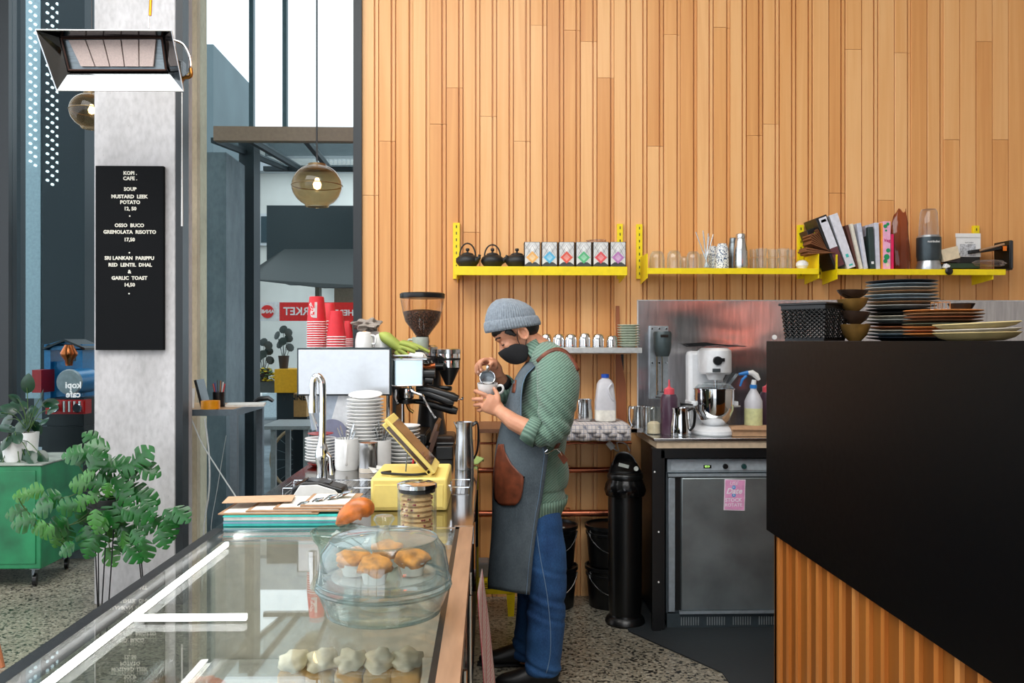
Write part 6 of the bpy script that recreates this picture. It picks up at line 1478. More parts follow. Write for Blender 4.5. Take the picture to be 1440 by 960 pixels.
# spray bottle
q = on(1059.5, 4.45); k = 4.45/F_PX
t = thing('spray_bottle', 'spray bottle of pale yellow cleaner with blue and white trigger', 'bottle', tuple(q))
LQ = M('cleaner_yellow', (222, 226, 170), .3, bmp=0)
obj('liquid', LT([(0, 0), (12*k, 0), (12.6*k, 3*k), (12.6*k, 36*k), (0, 36*k)], 28, M4=Matrix.Translation(q)), LQ, t)
obj('body', LT([(12.6*k, 36*k), (12.4*k, 46*k), (9*k, 54*k), (4.5*k, 62*k), (4.5*k, 64*k), (0, 64*k)], 28, M4=Matrix.Translation(q)), MILKP, t)
obj('collar', LT([(5*k, 64*k), (5*k, 69*k), (0, 69*k)], 20, M4=Matrix.Translation(q)), M('spray_blue', (40, 130, 210), .4), t)
obj('neck', TB([q+Vector((0, 0, 69*k)), q+Vector((1*k, 0, 76*k))], [.014, .012], 12), WHITE, t)
obj('head', TB([q+Vector((8*k, 0, 76*k)), q+Vector((4*k, 0, 82*k)), q+Vector((-2*k, 0, 86*k)), q+Vector((-9*k, 0, 86*k))], [(.009, .012), (.016, .014), (.016, .014), (.009, .012)], 12, ref=(0, 1, 0)), WHITE, t)
obj('nozzle', TB([q+Vector((-8*k, 0, 86*k)), q+Vector((-21*k, 0, 84*k))], [.013, .007], 10), M('spray_blue', (0, 0, 0)), t)
obj('trigger', TB([q+Vector((-10*k, 0, 82*k)), q+Vector((-16*k, 0, 76*k)), q+Vector((-19*k, 0, 67*k))], [.008, .007, .005], 8), M('spray_blue', (0, 0, 0)), t)
for k_, (x0_, x1_, y0_, y1_, Y, lab) in enumerate(((1030, 1083, 597, 613, 4.31, 'flattened brown cardboard box at the right of the bench'),)):
    b = nb(); z0 = BZ+.001; xa2 = P(x0_, 610, Y).x; xb2 = P(1120, 610, Y).x
    box(b, xa2, xb2, Y, Y+.14, z0, z0+.045)
    t = thing('cardboard_box', lab, 'box', (xa2+.1, Y+.07, BZ))
    obj('body', b, KRAFT, t, bevel=.002); obj('flap', PR([(xa2-.01, Y-.012, z0+.035), (xb2, Y-.012, z0+.03), (xb2, Y+.02, z0+.049), (xa2, Y+.02, z0+.049)], (0, 0, .003)), KRAFT, t)
# power plug and cord on the wall under the shelf
t = thing('power_plug', 'white electric plug hanging below the lower shelf beside the bin', 'plug', tuple(P(862, 628, 4.7)))
obj('plug_body', TB([P(855, 622, 4.7), P(862, 630, 4.7)], [.016, .018], 12), WHITE, t)
obj('cable', TB(smooth_pts([P(862, 630, 4.7), P(870, 634, 4.72), P(868, 622, 4.75), P(880, 624, 4.78), P(886, 634, 4.8)]), .0035, 8), WHITE, t)

# ---------------------------------------------------------------- the tall bar at the right
RX, RZ, RY1 = 1.10, 1.4515, 3.35
zb3 = CAM_H-.677*RX
bar = thing('tall_bar', 'tall bar with black panel over vertical cedar slats at the right', 'bar', (1.7, 2.3, 0))
obj('bar_top', BX(RX, 2.5, 1.2, RY1, RZ-.03, RZ), BLACK_SATIN, bar)
obj('black_panel', BX(RX, RX+.022, 1.2, RY1, zb3, RZ-.0301), BLACK_SATIN, bar)
obj('core', BX(RX+.045, 2.45, 1.25, RY1-.03, 0.0, RZ-.031), BLACK, bar)
y = RY1-.004; ks = 0
while y > 1.3:
    w = .073; o = obj('slat', BX(RX+.030, RX+.044, y-w, y, 0, zb3+.10), WOOD_SLAT_SHADED, bar, smooth=0)
    o = obj('batten', BX(RX+.018, RX+.044, y-w-.0235, y-w-.0005, 0, zb3+.10) if ks % 7 != 3 else BX(RX+.024, RX+.044, y-w-.0235, y-w-.0005, 0, zb3+.1), WOOD_BATTEN_LIT, bar, smooth=0)
    y -= .0965; ks += 1
# end face of the bar, cedar clad too
for k in range(14): obj('slat', BX(RX+.03+k*.0965, RX+.03+k*.0965+.09, RY1-.029, RY1-.008, 0, zb3+.1), WOOD_SLAT_SHADED, bar, smooth=0)
RZ += .0006
# basket
q = P(1146, 480, 3.18); q.z = RZ; hb = Z_(1146, 427, 3.1)-RZ
t = thing('plastic_basket', 'black perforated plastic basket at the left end of the bar top', 'basket', tuple(q))
s0, s1 = .078, .090; rot = math.radians(40)
def corner(i, s, h): a = rot+PI/2*i+PI/4; return q+Vector((s*1.414*math.cos(a), s*1.414*math.sin(a), h))
for i in range(4):
    A0, A1 = corner(i, s0, .002), corner(i+1, s0, .002); B0, B1 = corner(i, s1, hb), corner(i+1, s1, hb)
    pt = lambda u, v: (A0.lerp(A1, u)).lerp(B0.lerp(B1, u), v)
    b = nb()
    n_ = 9; mv = 7
    for d in (-1, 1):
        for kk_ in range(-mv, n_+mv+1):
            pts = []
            for v in range(mv+1):
                u = (kk_+d*v)/n_
                if 0 <= u <= 1: pts.append(pt(u, .06+.8*v/mv))
            if len(pts) > 1: tube(b, pts, .0029, 4)
    obj('lattice_side', b, BLACK_PLASTIC, t)
    for (v0, v1) in ((0, .08), (.86, 1)): obj('side_band', PR([pt(0, v0), pt(1, v0), pt(1, v1), pt(0, v1)], (q-pt(.5, .5)).normalized()*.003), BLACK_PLASTIC, t)
obj('bottom', PR([corner(i, s0, 0) for i in range(4)], (0, 0, .003)), BLACK_PLASTIC, t)
rp = [corner(i, s1+.003, hb) for i in range(4)]
obj('rim', TB([rp[0], rp[0].lerp(rp[1], .5), rp[1], rp[1].lerp(rp[2], .5), rp[2], rp[2].lerp(rp[3], .5), rp[3], rp[3].lerp(rp[0], .5)], .005, 8, closed=True), BLACK_PLASTIC, t)
# brown bowls
BB = M('bowl_brown', (62, 46, 36), .25, sc=12, var=.35); BG = M('bowl_gold', (128, 96, 48), .25, sc=10, var=.35)
q = P(1202, 480, 3.14)
zc = RZ
for k, (h, m, tl, lab) in enumerate(((.062, BG, 0, 'largest gold-brown bowl at the bottom of the leaning bowl stack'), (.046, BB, .06, 'dark brown bowl third from the top of the bowl stack'), (.046, BG, -.05, 'gold-brown bowl second from the top of the bowl stack'), (.030, BB, .03, 'dark brown bowl on top of the bowl stack'))):
    R = .056
    tag(obj('bowl', LT([(0, 0), (R*.4, 0), (R*.75, h*.35), (R*.95, h*.8), (R, h), (R*.95, h), (R*.7, h*.4), (0, h*.12)], 32, M4=Matrix.Translation((q.x-.003*k, q.y, zc)) @ Matrix.Rotation(tl, 4, 'Y'), cap=False), m, org=(q.x, q.y, zc)), lab, 'bowl', 'brown bowls')
    zc += h+.0015
def pstack(px, Y, wpx, yt, cols, lab, grp, ylen=None, oval=1.0, H=.012, rnd_=.003):
    q = P(px, 480, Y); q.z = RZ; R = wpx/2*Y/F_PX; zt4 = P(px, yt, Y).z; n = len(cols); st = (zt4-RZ-H)/(n-1)
    for k, (c, cn) in enumerate(cols[::-1]):
        m = M('glaze_%d_%d_%d' % c, c, .3, sc=20, var=.15, bmp=.02); r = R*random.uniform(.95, 1.0)
        o = obj('plate', LT(plate_prof(r, H), 40, M4=Matrix.Diagonal((1, oval, 1, 1))), m); o.location = (q.x+random.uniform(-rnd_, rnd_), q.y+random.uniform(-rnd_, rnd_), RZ+k*st)
        tag(o, '%s plate in %s, %s' % (cn, lab, ordn(n-1-k, n)), 'plate', grp)
    return q, zt4
NV = (30, 38, 48); BGR = (118, 134, 144); GWt = (170, 174, 170); BR_ = (146, 112, 80); PB = (150, 166, 172); BK = (22, 24, 27); TC = (150, 92, 62); CR = (186, 178, 160)
c1 = [(NV, 'navy-rimmed'), (BGR, 'blue-grey'), (GWt, 'grey-white'), (BR_, 'brown-rimmed'), (PB, 'pale blue'), (BGR, 'slate-blue'), (BR_, 'brown'), (GWt, 'stone-grey'), (BK, 'black'), (BK, 'matt black'), (CR, 'cream'), (GWt, 'pale grey'), (BK, 'black'), (TC, 'terracotta'), (CR, 'cream'), (BGR, 'grey'), (NV, 'dark navy')]
pstack(1267.5, 3.24, 99, 396, c1, 'the tall left plate stack on the bar', 'plates in the tall stack on the bar')
OR_ = (206, 130, 70); c2 = [(OR_, 'orange-brown'), (BR_, 'brown'), (TC, 'terracotta'), ((90, 60, 40), 'dark brown'), ((86, 96, 80), 'dark green'), (OR_, 'orange'), (TC, 'red-brown'), (OR_, 'orange-rimmed'), (BK, 'black')]
q2_, z2_ = pstack(1326, 2.96, 108, 437, c2, 'the lower middle stack on the bar', 'plates in the middle stack on the bar')
q = P(1374, 480, 2.68); zc = RZ
for k, (c, lab, tl, h) in enumerate((((206, 186, 130), 'bottom cream-yellow oval platter at the right of the bar', -.02, .026), ((216, 210, 196), 'white oval platter between the two cream ones', -.035, .018), ((214, 196, 140), 'top cream-yellow oval platter at the right of the bar', -.05, .018))):
    R = 62*2.68/F_PX
    M_p = M('platter%d' % k, c, .35, sc=12, var=.08)
    tag(obj('oval_platter', LT([(0, 0), (R*.6, 0), (R*.85, h*.4), (R, h), (R*.98, h+.002), (R*.8, h*.5), (0, .004)], 44, M4=Matrix.Translation((q.x, q.y, zc)) @ Matrix.Rotation(tl, 4, 'Y') @ Matrix.Diagonal((1, .62, 1, 1)), cap=False), M_p, org=(q.x, q.y, zc)), lab, 'platter', 'oval platters')
    zc += .019
b = nb()
for (cx, w) in ((1316, .012), (1328, .013)):
    c = P(cx, 430, 2.93); c.z = z2_+.0035+w
    for s in (-w, w):
        p4 = [c+Vector((-w, s, -w)), c+Vector((w, s, -w)), c+Vector((w, s, w)), c+Vector((-w, s, w))]
        tube(b, p4, .0018, 5, closed=True)
    for p_ in ((-w, -w), (w, -w), (w, w), (-w, w)): tube(b, [c+Vector((p_[0], -w, p_[1])), c+Vector((p_[0], w, p_[1]))], .0018, 5)
tag(obj('wire_cutter', b, CHROME, org=P(1322, 437, 2.93)), 'small square chrome wire cutters on top of the middle plate stack', 'cutter')
q = P(1352, 437, 3.0); q.z = z2_+.0025
tag(obj('dark_dish', LT([(0, 0), (.03, 0), (.045, .024), (.043, .026), (0, .006)], 28, M4=Matrix.Translation(q)), BLACK, org=q), 'dark little dish on the middle plate stack behind the wire cutters', 'dish')
# ---------------------------------------------------------------- espresso machine, grinder and the things on top
EY = 3.62
def XP(px, Y=EY): return P(px, 480, Y).x
def ZP(py, Y=EY): return P(600, py, Y).z
t = thing('espresso_machine', 'large espresso machine with a white end panel and steel group side on the counter', 'espresso machine', (XP(500), 3.95, TZ))
EM = t
MW2 = M('machine_panel', (206, 210, 214), .22, .45, bmp=.01, var=.02); MB = M('machine_edge', (44, 54, 58), .35, .3)
obj('end_panel', BX(XP(420), XP(548), EY-.006, EY, ZP(554), ZP(491.5)), MW2, t, bevel=.002)
obj('panel_frame', BX(XP(417.5), XP(550.5), EY, EY+.03, ZP(556), ZP(489)), MB, t, bevel=.003)
obj('body', BX(XP(422), XP(548), EY+.03, 4.30, ZP(553), ZP(491)), MB, t)
obj('far_panel', BX(XP(417.5), XP(550.5), 4.30, 4.335, ZP(556), ZP(489)), MB, t)
obj('back_splash', BX(XP(505), XP(508), EY+.05, 4.25, TZ+.06, ZP(554)), M('machine_white', (214, 216, 218), .3), t)
obj('side_panel', PR([(XP(436), EY+.03, ZP(605)), (XP(490), EY+.03, ZP(605)), (XP(490), EY+.03, ZP(555)), (XP(428), EY+.03, ZP(555))], (0, .02, 0)), M('side_blue_grey', (168, 178, 190), .4, .2), t)
obj('white_fin', PR([(XP(462), EY+.018, ZP(600)), (XP(492), EY+.018, ZP(600)), (XP(492), EY+.018, ZP(555)), (XP(475), EY+.018, ZP(555))], (0, .01, 0)), M('machine_white', (0, 0, 0)), t)
for Y in (EY+.02, 4.28):
    obj('leg', TB([(XP(431), Y-.012, ZP(556)), (XP(447), Y-.012, ZP(606) if Y < 4 else TZ+.001)], .008, 10), CHROME, t)
    obj('leg', TB([(XP(545), Y, ZP(556)), (XP(545), Y, TZ+.02 if Y < 4 else TZ+.001)], .008, 10), CHROME, t)
obj('base', BX(XP(438), XP(597), EY+.04, 3.98, TZ+.02, ZP(612)), BLACK, t, bevel=.004)
for x in (XP(445), XP(588)):
    for Y in (EY+.08, 3.93): obj('foot', LT([(.016, 0), (.02, .02)], 14, cx=x, cy=Y, z=TZ+.0005), BLACK, t)
fx0, fx1 = XP(551, 3.70), XP(594, 3.70)
obj('fascia', BX(fx0, fx1, 3.70, 3.98, Z_(570, 542, 3.70), Z_(570, 506, 3.70)), M('fascia_steel', (190, 206, 208), .12, 1.0, sc=6, bmp=.05), t, bevel=.003)
obj('fascia_frame', TB([(fx0, 3.697, Z_(570, 542, 3.7)), (fx1, 3.697, Z_(570, 542, 3.7)), (fx1, 3.697, Z_(570, 506, 3.7)), (fx0, 3.697, Z_(570, 506, 3.7))], .004, 6, closed=True), STEEL, t)
obj('rear_wall', BX(XP(551, 3.7), XP(556, 3.7), 3.72, 3.98, TZ+.10, Z_(570, 543, 3.7)), BLACK, t)
obj('drip_tray', BX(XP(553, 3.7), XP(600, 3.7), 3.68, 3.98, TZ+.06, TZ+.095), STEEL_DARK, t, bevel=.003)
b = nb()
for k in range(26): x = XP(555, 3.7)+(XP(599, 3.7)-XP(555, 3.7))*k/25; tube(b, [(x, 3.69, TZ+.098), (x, 3.97, TZ+.098)], .0018, 4)
o = obj('drip_grid', b, CHROME, t); o['kind'] = 'stuff'
obj('tray_plate', PR([P(603, 622, 3.68), P(610, 622, 3.68), P(616, 597, 3.68), P(612, 595, 3.68)], (0, .28, 0)), M('brown_plate', (120, 92, 76), .35, .5), t)
for gi, Y in enumerate((3.80, 3.93)):
    c = P(572, 545, Y)
    g = obj('group_head', LT([(.032, 0), (.036, -.02), (.030, -.045), (.022, -.05), (.022, -.07), (0, -.07)], 26, M4=Matrix.Translation(c)), CHROME, t)
    obj('collar', LT([(.042, -.052), (.042, -.068), (.03, -.070), (.03, -.052)], 24, M4=Matrix.Translation(c)), BLACK, g)
    q = c+Vector((.0, 0, -.06))
    pf = obj('portafilter', TB([q+Vector((.02, 0, .0)), q+Vector((.07, -.01, -.002)), q+Vector((.10, -.02, -.010)), q+Vector((.20, -.035, -.035)), q+Vector((.225, -.037, -.042))], [.010, .011, .017, .020, .015], 14), BLACK_PLASTIC, t)
    obj('spout', TB(smooth_pts([q+Vector((0, 0, -.01)), q+Vector((.01, 0, -.035)), q+Vector((.03, 0, -.05))]), .006, 8), M('brass_spout', (186, 150, 90), .25, 1), pf)
q = P(592, 548, 3.76)
for k in range(2):
    pf = obj('portafilter', TB([q+Vector((-.02, 0, .01-.018*k)), q+Vector((.04, -.01, 0-.018*k)), q+Vector((.14-.02*k, -.02, -.03-.02*k)), q+Vector((.165-.02*k, -.022, -.038-.02*k))], [.012, .017, .020, .014], 14), BLACK_PLASTIC, t)
obj('steam_wand', TB(smooth_pts([P(577, 543, 3.72), P(579, 549, 3.71), P(586, 553, 3.70), P(594, 556, 3.70), P(599, 566, 3.70), P(612, 588, 3.70)]), .006, 10), CHROME, t)
obj('steam_knob', TB([P(596, 525, 3.74), P(612, 525, 3.74)], [.022, .022], 16), BLACK_PLASTIC, t)
obj('steam_knob', TB([P(598, 516, 3.9), P(612, 514, 3.9)], [.014, .014], 14), M('copper', (0, 0, 0)), t)
obj('wand_knob', TB([P(598, 534, 3.74), P(609, 535, 3.74)], [.016, .016], 14), BLACK_PLASTIC, t)
obj('water_tap', TB(smooth_pts([P(556, 548, 3.72), P(556, 562, 3.71), P(560, 568, 3.70)]), .007, 8), CHROME, t)
obj('top_rail', TB([(fx0, 3.69, Z_(570, 500, 3.7)), (fx1, 3.69, Z_(570, 500, 3.7)), (fx1, 3.98, Z_(570, 500, 3.7))], .004, 6), CHROME, t)
obj('cup_tray', BX(XP(551, 3.7), XP(600, 3.7), 3.71, 3.98, Z_(570, 506, 3.7)+.001, Z_(570, 504, 3.7)), STEEL, t)
for px in (600, 606): obj('pressure_pipe', TB(smooth_pts([P(px, 508, 3.95), P(px+3, 520, 3.93), P(px, 540, 3.95)]), .007, 8), CHROME, t)
# grinder
gY = 4.14; kg = gY/F_PX
c = P(594, 480, gY); cz = lambda y: P(594, y, gY).z
t = thing('coffee_grinder', 'espresso grinder with a clear hopper of coffee beans behind the machine', 'grinder', (c.x+.03, gY, TZ))
HG = M_glass('hopper_glass', (244, 236, 226), 1.5, .45, haze=(200, 186, 172))
C0 = Vector((c.x, gY, 0))
obj('lid', LT([(0, cz(419.5)), (31*kg, cz(419.5)), (31.5*kg, cz(418)), (31.5*kg, cz(413.5)), (30*kg, cz(412)), (0, cz(411.5))], 40, M4=Matrix.Translation(C0)), BLACK_PLASTIC, t)
hop = [(31*kg, cz(420)), (27.5*kg, cz(440)), (24*kg, cz(452)), (9*kg, cz(472)), (8*kg, cz(477))]
obj('hopper', LT(hop, 40, M4=Matrix.Translation(C0), cap=False), HG, t)
def bean_mat():
    m, nt, b, out = newmat('coffee_beans')
    vo = nd(nt, 'ShaderNodeTexVoronoi', Scale=150.0); nt.links.new(coords(nt, (1, 1, 1), 'Position'), vo.inputs['Vector'])
    nt.links.new(ramp(nt, vo.outputs['Distance'], [(0.1, (140, 92, 68)), (0.6, (40, 22, 16))]), b.inputs['Base Color']); b.inputs['Roughness'].default_value = .35
    bump(nt, b, vo.outputs['Distance'], .9, .004); return m
BEAN = bean_mat()
o = obj('beans', LT([(7*kg, cz(476)), (8.3*kg, cz(472)), (23.2*kg, cz(452.2)), (26.6*kg, cz(440)), (26.8*kg, cz(438)), (14*kg, cz(435.5)), (0, cz(434.5))], 40, M4=Matrix.Translation(C0)), BEAN, t); o['kind'] = 'stuff'
obj('throat', LT([(9*kg, cz(486)), (10*kg, cz(480)), (9*kg, cz(473))], 28, M4=Matrix.Translation(C0)), BLACK, t)
obj('adjust_collar', LT([(16*kg, cz(500)), (16*kg, cz(488)), (12*kg, cz(485)), (0, cz(485))], 32, M4=Matrix.Translation(C0+Vector((.02, 0, 0)))), STEEL, t)
gx = P(608, 480, gY).x
obj('body', TB([(gx-.005, gY+.02, TZ+.05), (gx-.01, gY+.02, TZ+.20), (gx-.015, gY+.02, cz(520)), (gx-.02, gY+.02, cz(500))], [(.075, .085), (.055, .07), (.055, .07), (.05, .07)], 20, ref=(0, 1, 0)), M('grinder_black', (34, 34, 36), .35), t)
obj('base', BX(gx-.09, P(640, 480, gY).x, gY-.10, gY+.12, TZ+.0005, TZ+.055), M('grinder_brown', (74, 60, 52), .4), t, bevel=.015)
dc = P(631, 480, gY-.04); Dz = Vector((dc.x, gY-.04, 0))
obj('doser', LT([(16*kg, cz(516)), (16*kg, cz(494)), (15*kg, cz(491)), (0, cz(490.5))], 32, M4=Matrix.Translation(Dz)), CHROME, t)
obj('doser_lid', LT([(16.6*kg, cz(497)), (16.6*kg, cz(491)), (14*kg, cz(490)), (0, cz(489.5))], 32, M4=Matrix.Translation(Dz)), STEEL, t)
obj('doser_cone', LT([(3*kg, cz(541)), (5*kg, cz(540)), (14*kg, cz(520)), (16*kg, cz(516))], 32, M4=Matrix.Translation(Dz)), M('grinder_black', (0, 0, 0)), t)
obj('doser_rim', LT([(16.4*kg, cz(506)), (16.4*kg, cz(503))], 32, M4=Matrix.Translation(Dz), cap=False), BLACK, t)
obj('lever', TB([P(610, 516, gY-.1), P(625, 516, gY-.12)], [.018, .016], 14), BLACK_PLASTIC, t)
obj('fork', TB(smooth_pts([P(628, 556, gY-.05), P(640, 560, gY-.10), P(650, 561, gY-.1), P(650, 558, gY-.1)]), .004, 8), CHROME, t)
obj('pouring_tamp', TB([P(612, 545, gY), P(634, 546, gY-.04)], .012, 10), BLACK, t)
# things at the foot of the grinder
tag(obj('tamping_block', hexa(nb(), [P(601, 636, 3.66), P(606, 640, 3.66), P(607, 640, 3.9), P(602, 634, 3.9), P(612, 606, 3.66), P(618, 606, 3.66), P(618, 606, 3.9), P(612, 606, 3.9)]), M('walnut', (74, 48, 36), .5), org=P(606, 636, 3.7)), 'dark walnut board leaning by the tablet at the foot of the machine', 'board')
kq = P(626, 640, 3.62); 
t = thing('knock_box', 'black knock box on the counter behind the steel pitcher', 'box', (P(628, 480, 3.7).x, 3.7, TZ))
obj('box', BX(P(615, 480, 3.7).x, P(638, 480, 3.7).x, 3.62, 3.74, TZ+.0005, TZ+.055), BLACK, t, bevel=.004)
obj('bar', TB([(P(615, 480, 3.7).x, 3.68, TZ+.06), (P(638, 480, 3.7).x, 3.68, TZ+.06)], .007, 10), BLACK, t)

# on top of the machine
TOPZ = ZP(489)+.001
RED = M('paper_cup_red', (206, 34, 46), .55, bmp=.02, var=.03); CUPW = M('paper_cup_rim', (242, 238, 236), .6, bmp=0)
def cupstack(px, Y, wt, wb, ytop, ybot, n, lab, logo=False):
    kk = Y/F_PX; Rb, Rt = wb/2*kk, wt/2*kk; x = P(px, 480, Y).x; zt5 = Z_(px, ytop, Y); zb5 = Z_(px, ybot, Y); H = zt5-zb5
    step = (zb5-TOPZ)/(n-1); mec = None
    b = nb(); lathe(b, [(Rb*.985, .003), (Rt, H-.002), (Rt*.93, H), (Rt*.9, H-.004), (0, H-.004)], 32, cap=False)
    me1 = mesh_of(b, RED, 'cup'); b = nb(); lathe(b, [(Rb*1.0, 0), (Rb*1.03, .0015), (Rb*1.0, .0035), (Rb*.96, .002), (Rb, 0)], 32, cap=False); me2 = mesh_of(b, CUPW, 'rim')
    for k in range(n):
        t = thing('paper_cup', 'red paper cup in %s, %s' % (lab, ordn(n-1-k, n)), 'cup', (x, Y, TOPZ+k*step), group='red paper cups on the espresso machine')
        for nm, me in (('cup_wall', me1), ('rolled_rim', me2)):
            o = bpy.data.objects.new(nm, me); C.objects.link(o); o.parent = t
    me1.set_sharp_from_angle(angle=.6)
    if logo:
        o = text('lettering', 'R', .092, CUPW, t, (x-.008, Y, TOPZ+(n-1)*step+H*.5), rot=(PI/2, PI, 0), bold=.003, ext=.0002, sx=.72)
        for v in o.data.vertices:
            f = v.co.z/H; R = Rb*.985+(Rt-Rb*.985)*f; v.co.x = max(-R*.98, min(R*.98, v.co.x)); v.co.y = -math.sqrt(max(1e-6, R*R-v.co.x**2))-.0009
cupstack(445.3, 3.74, 20, 27, 417, 453, 12, 'the tallest stack at the left', True)
cupstack(473, 3.70, 17, 26.5, 437, 474, 5, 'the short stack in front')
cupstack(463, 3.90, 14, 22, 426, 452, 9, 'the stack hidden behind the two front ones')
cupstack(489.5, 3.86, 10, 14.5, 451, 477, 5, 'the smallest stack at the right')
def flatmug(px, yb, yt, Y, w, lab, hs, z, m=WHITE):
    k = Y/F_PX; q = Vector((P(px, 480, Y).x, Y, z)); R = w/2*k; H = (yb-yt)*k
    t = thing('mug', lab, 'mug', tuple(q))
    obj('body', LT([(R, 0), (R*.98, H*.5), (R*.8, H*.93), (R*.6, H), (0, H), (0, H-.004), (R*.7, H*.9), (R*.92, H*.4), (R*.95, 0), (R, 0)], 30, M4=Matrix.Translation(q), cap=False), m, t)
    f = lambda a, zz: q+Vector((math.cos(hs)*(R*.92+a), math.sin(hs)*(R*.92+a), zz))
    obj('handle', TB(smooth_pts([f(0, H*.25), f(R*.4, H*.25), f(R*.5, H*.5), f(R*.35, H*.75), f(-.003, H*.78)]), [(R*.1, R*.12)]*17, 8), m, t)
flatmug(512, 489, 467, 3.70, 25, 'white cup upside down on the machine, left one under the grey cloth', -.3, TOPZ)
flatmug(538, 489, 470, 3.76, 24, 'white cup upside down on the machine beside the gloves', -.9, TOPZ)
flatmug(524, 489, 466, 3.90, 24, 'white cup upside down on the machine, behind the other two', 0, TOPZ)
b = nb(); lump(b, (XP(516, 3.84), 3.86, TOPZ+.10), .055, .05, .028, .9, 2, 4); 
tag(obj('cloth', b, check_mat('grey_check', (172, 162, 152), (110, 104, 98), None, 60), org=(XP(516, 3.84), 3.86, TOPZ)), 'crumpled grey-brown cloth heaped on the white cups', 'cloth')
# rubber gloves
GLV = M('rubber_green', (164, 178, 84), .6, sc=20, bmp=.05)
b = nb()
tube(b, smooth_pts([P(538, 471, 3.74), P(548, 478, 3.72), P(558, 486, 3.72), P(566, 491, 3.72)]), [(.012, .03), (.022, .032), (.026, .034), (.026, .034), (.025, .034), (.024, .034), (.024, .034), (.024, .033), (.022, .032), (.022, .03), (.02, .03), (.018, .03), (.016, .026)], 16, ref=(0, 1, 0))
for (pts) in ([(562, 482), (575, 485), (588, 491)], [(562, 487), (574, 491), (584, 495)], [(560, 491), (568, 496), (574, 500)], [(556, 494), (560, 499), (566, 503)]):
    tube(b, smooth_pts([P(x, y, 3.70) for x, y in pts], 3), [.009]*6+[.006], 10)
tag(obj('rubber_glove', b, GLV, org=P(555, 490, 3.72), smooth=60), 'olive green rubber glove lying over the machine edge', 'glove')
b = nb(); tube(b, smooth_pts([P(568, 481, 3.9), P(580, 484, 3.88), P(592, 489, 3.86), P(604, 495, 3.86)]), [(.010, .03)]*9+[(.008, .026)]*4, 12, ref=(0, 1, 0))
tag(obj('rubber_glove', b, GLV, org=P(590, 490, 3.87), smooth=60), 'second olive green rubber glove, under the grey mug', 'glove')
zc2 = Z_(570, 504, 3.7)+.001
q = P(591, 491, 3.90); k = 3.90/F_PX
t = thing('mug', 'grey mug standing on the machine below the bean hopper', 'mug', tuple(q))
MG = M('mug_grey', (184, 192, 186), .3, bmp=0)
obj('body', LT([(0, 0), (10*k, 0), (11*k, 2*k), (11.5*k, 17*k), (10.8*k, 17*k), (10*k, 2*k), (0, 1.5*k)], 30, M4=Matrix.Translation(q), cap=False), MG, t)
f = lambda a, zz: q+Vector((-10.5*k-a, 0, zz))
obj('handle', TB(smooth_pts([f(0, 13*k), f(5*k, 13.5*k), f(7*k, 9*k), f(4*k, 4*k), f(0, 3*k)]), .005, 8), MG, t)
q = Vector((P(586, 480, 3.8).x, 3.8, zc2))
tag(obj('saucer', LT([(.045, 0), (.047, .003), (.032, .022), (.02, .026), (0, .026)], 32, M4=Matrix.Translation(q)), WHITE, org=q), 'white saucer upside down on the machine beside the gloves', 'saucer')
PK = M('pink_cloth', (198, 160, 140), .9, sc=60, bmp=.3)
t = thing('folded_cloth', 'folded dusty pink cloth on the machine under the gloves', 'cloth', (P(565, 480, 3.74).x, 3.76, zc2))
for k in range(3):
    b = nb(); x0_, x1_ = P(552+k, 480, 3.73).x, P(578-k*3, 480, 3.73).x; rows = []
    for j in range(4): rows.append([(x0_+(x1_-x0_)*i/10, 3.72+.03*j, zc2+.004+.007*k+.0018*math.sin(i*1.4+k*2+j)) for i in range(11)])
    grid(b, rows); obj('layer', b, PK, t, solid=.005)
import time as _t; _T=_t.time()
# ---------------------------------------------------------------- the barista
D0 = 3.67
def Q(px, py, dy=0.0): return P(px, py, D0+dy)
ux = D0/F_PX     # metres per photo pixel at the barista
SKIN = None
def skin_mat():
    m, nt, b, out = newmat('skin')
    n = nd(nt, 'ShaderNodeTexNoise', Scale=18.0, Detail=4.0); nt.links.new(coords(nt), n.inputs['Vector'])
    nt.links.new(ramp(nt, n.outputs[0], [(0.3, (194, 132, 100)), (0.7, (216, 156, 124))]), b.inputs['Base Color'])
    b.inputs['Roughness'].default_value = .5; b.inputs['Subsurface Weight'].default_value = .12; b.inputs['Subsurface Radius'].default_value = (.02, .008, .004); b.inputs['Subsurface Scale'].default_value = .3
    n2 = nd(nt, 'ShaderNodeTexNoise', Scale=240.0); nt.links.new(coords(nt), n2.inputs['Vector']); bump(nt, b, n2.outputs[0], .08, .001); return m
SKIN = skin_mat()
def knit_mat():
    m, nt, b, out = newmat('green_knit')
    v = coords(nt, (1, 1, 1), 'Position')
    mp = nd(nt, 'ShaderNodeMapping'); mp.inputs['Rotation'].default_value = (0, .62, 0); nt.links.new(v, mp.inputs[0])
    w = nd(nt, 'ShaderNodeTexWave', Scale=33.0, wave_type='BANDS', bands_direction='Z'); w.inputs['Distortion'].default_value = 1.1; w.inputs['Detail'].default_value = 2.0; w.inputs['Detail Scale'].default_value = 2.2
    nt.links.new(mp.outputs[0], w.inputs['Vector'])
    vo = nd(nt, 'ShaderNodeTexNoise', Scale=220.0, Detail=2.0); nt.links.new(v, vo.inputs['Vector'])
    ad = nd(nt, 'ShaderNodeMath', operation='MULTIPLY_ADD'); ad.inputs[1].default_value = .35; nt.links.new(vo.outputs[0], ad.inputs[0]); nt.links.new(w.outputs['Fac'], ad.inputs[2])
    nt.links.new(ramp(nt, ad.outputs[0], [(0.15, (84, 112, 97)), (0.8, (112, 143, 125))]), b.inputs['Base Color'])
    b.inputs['Roughness'].default_value = .9; b.inputs['Sheen Weight'].default_value = .3; bump(nt, b, ad.outputs[0], .55, .003); return m
KNIT = knit_mat()
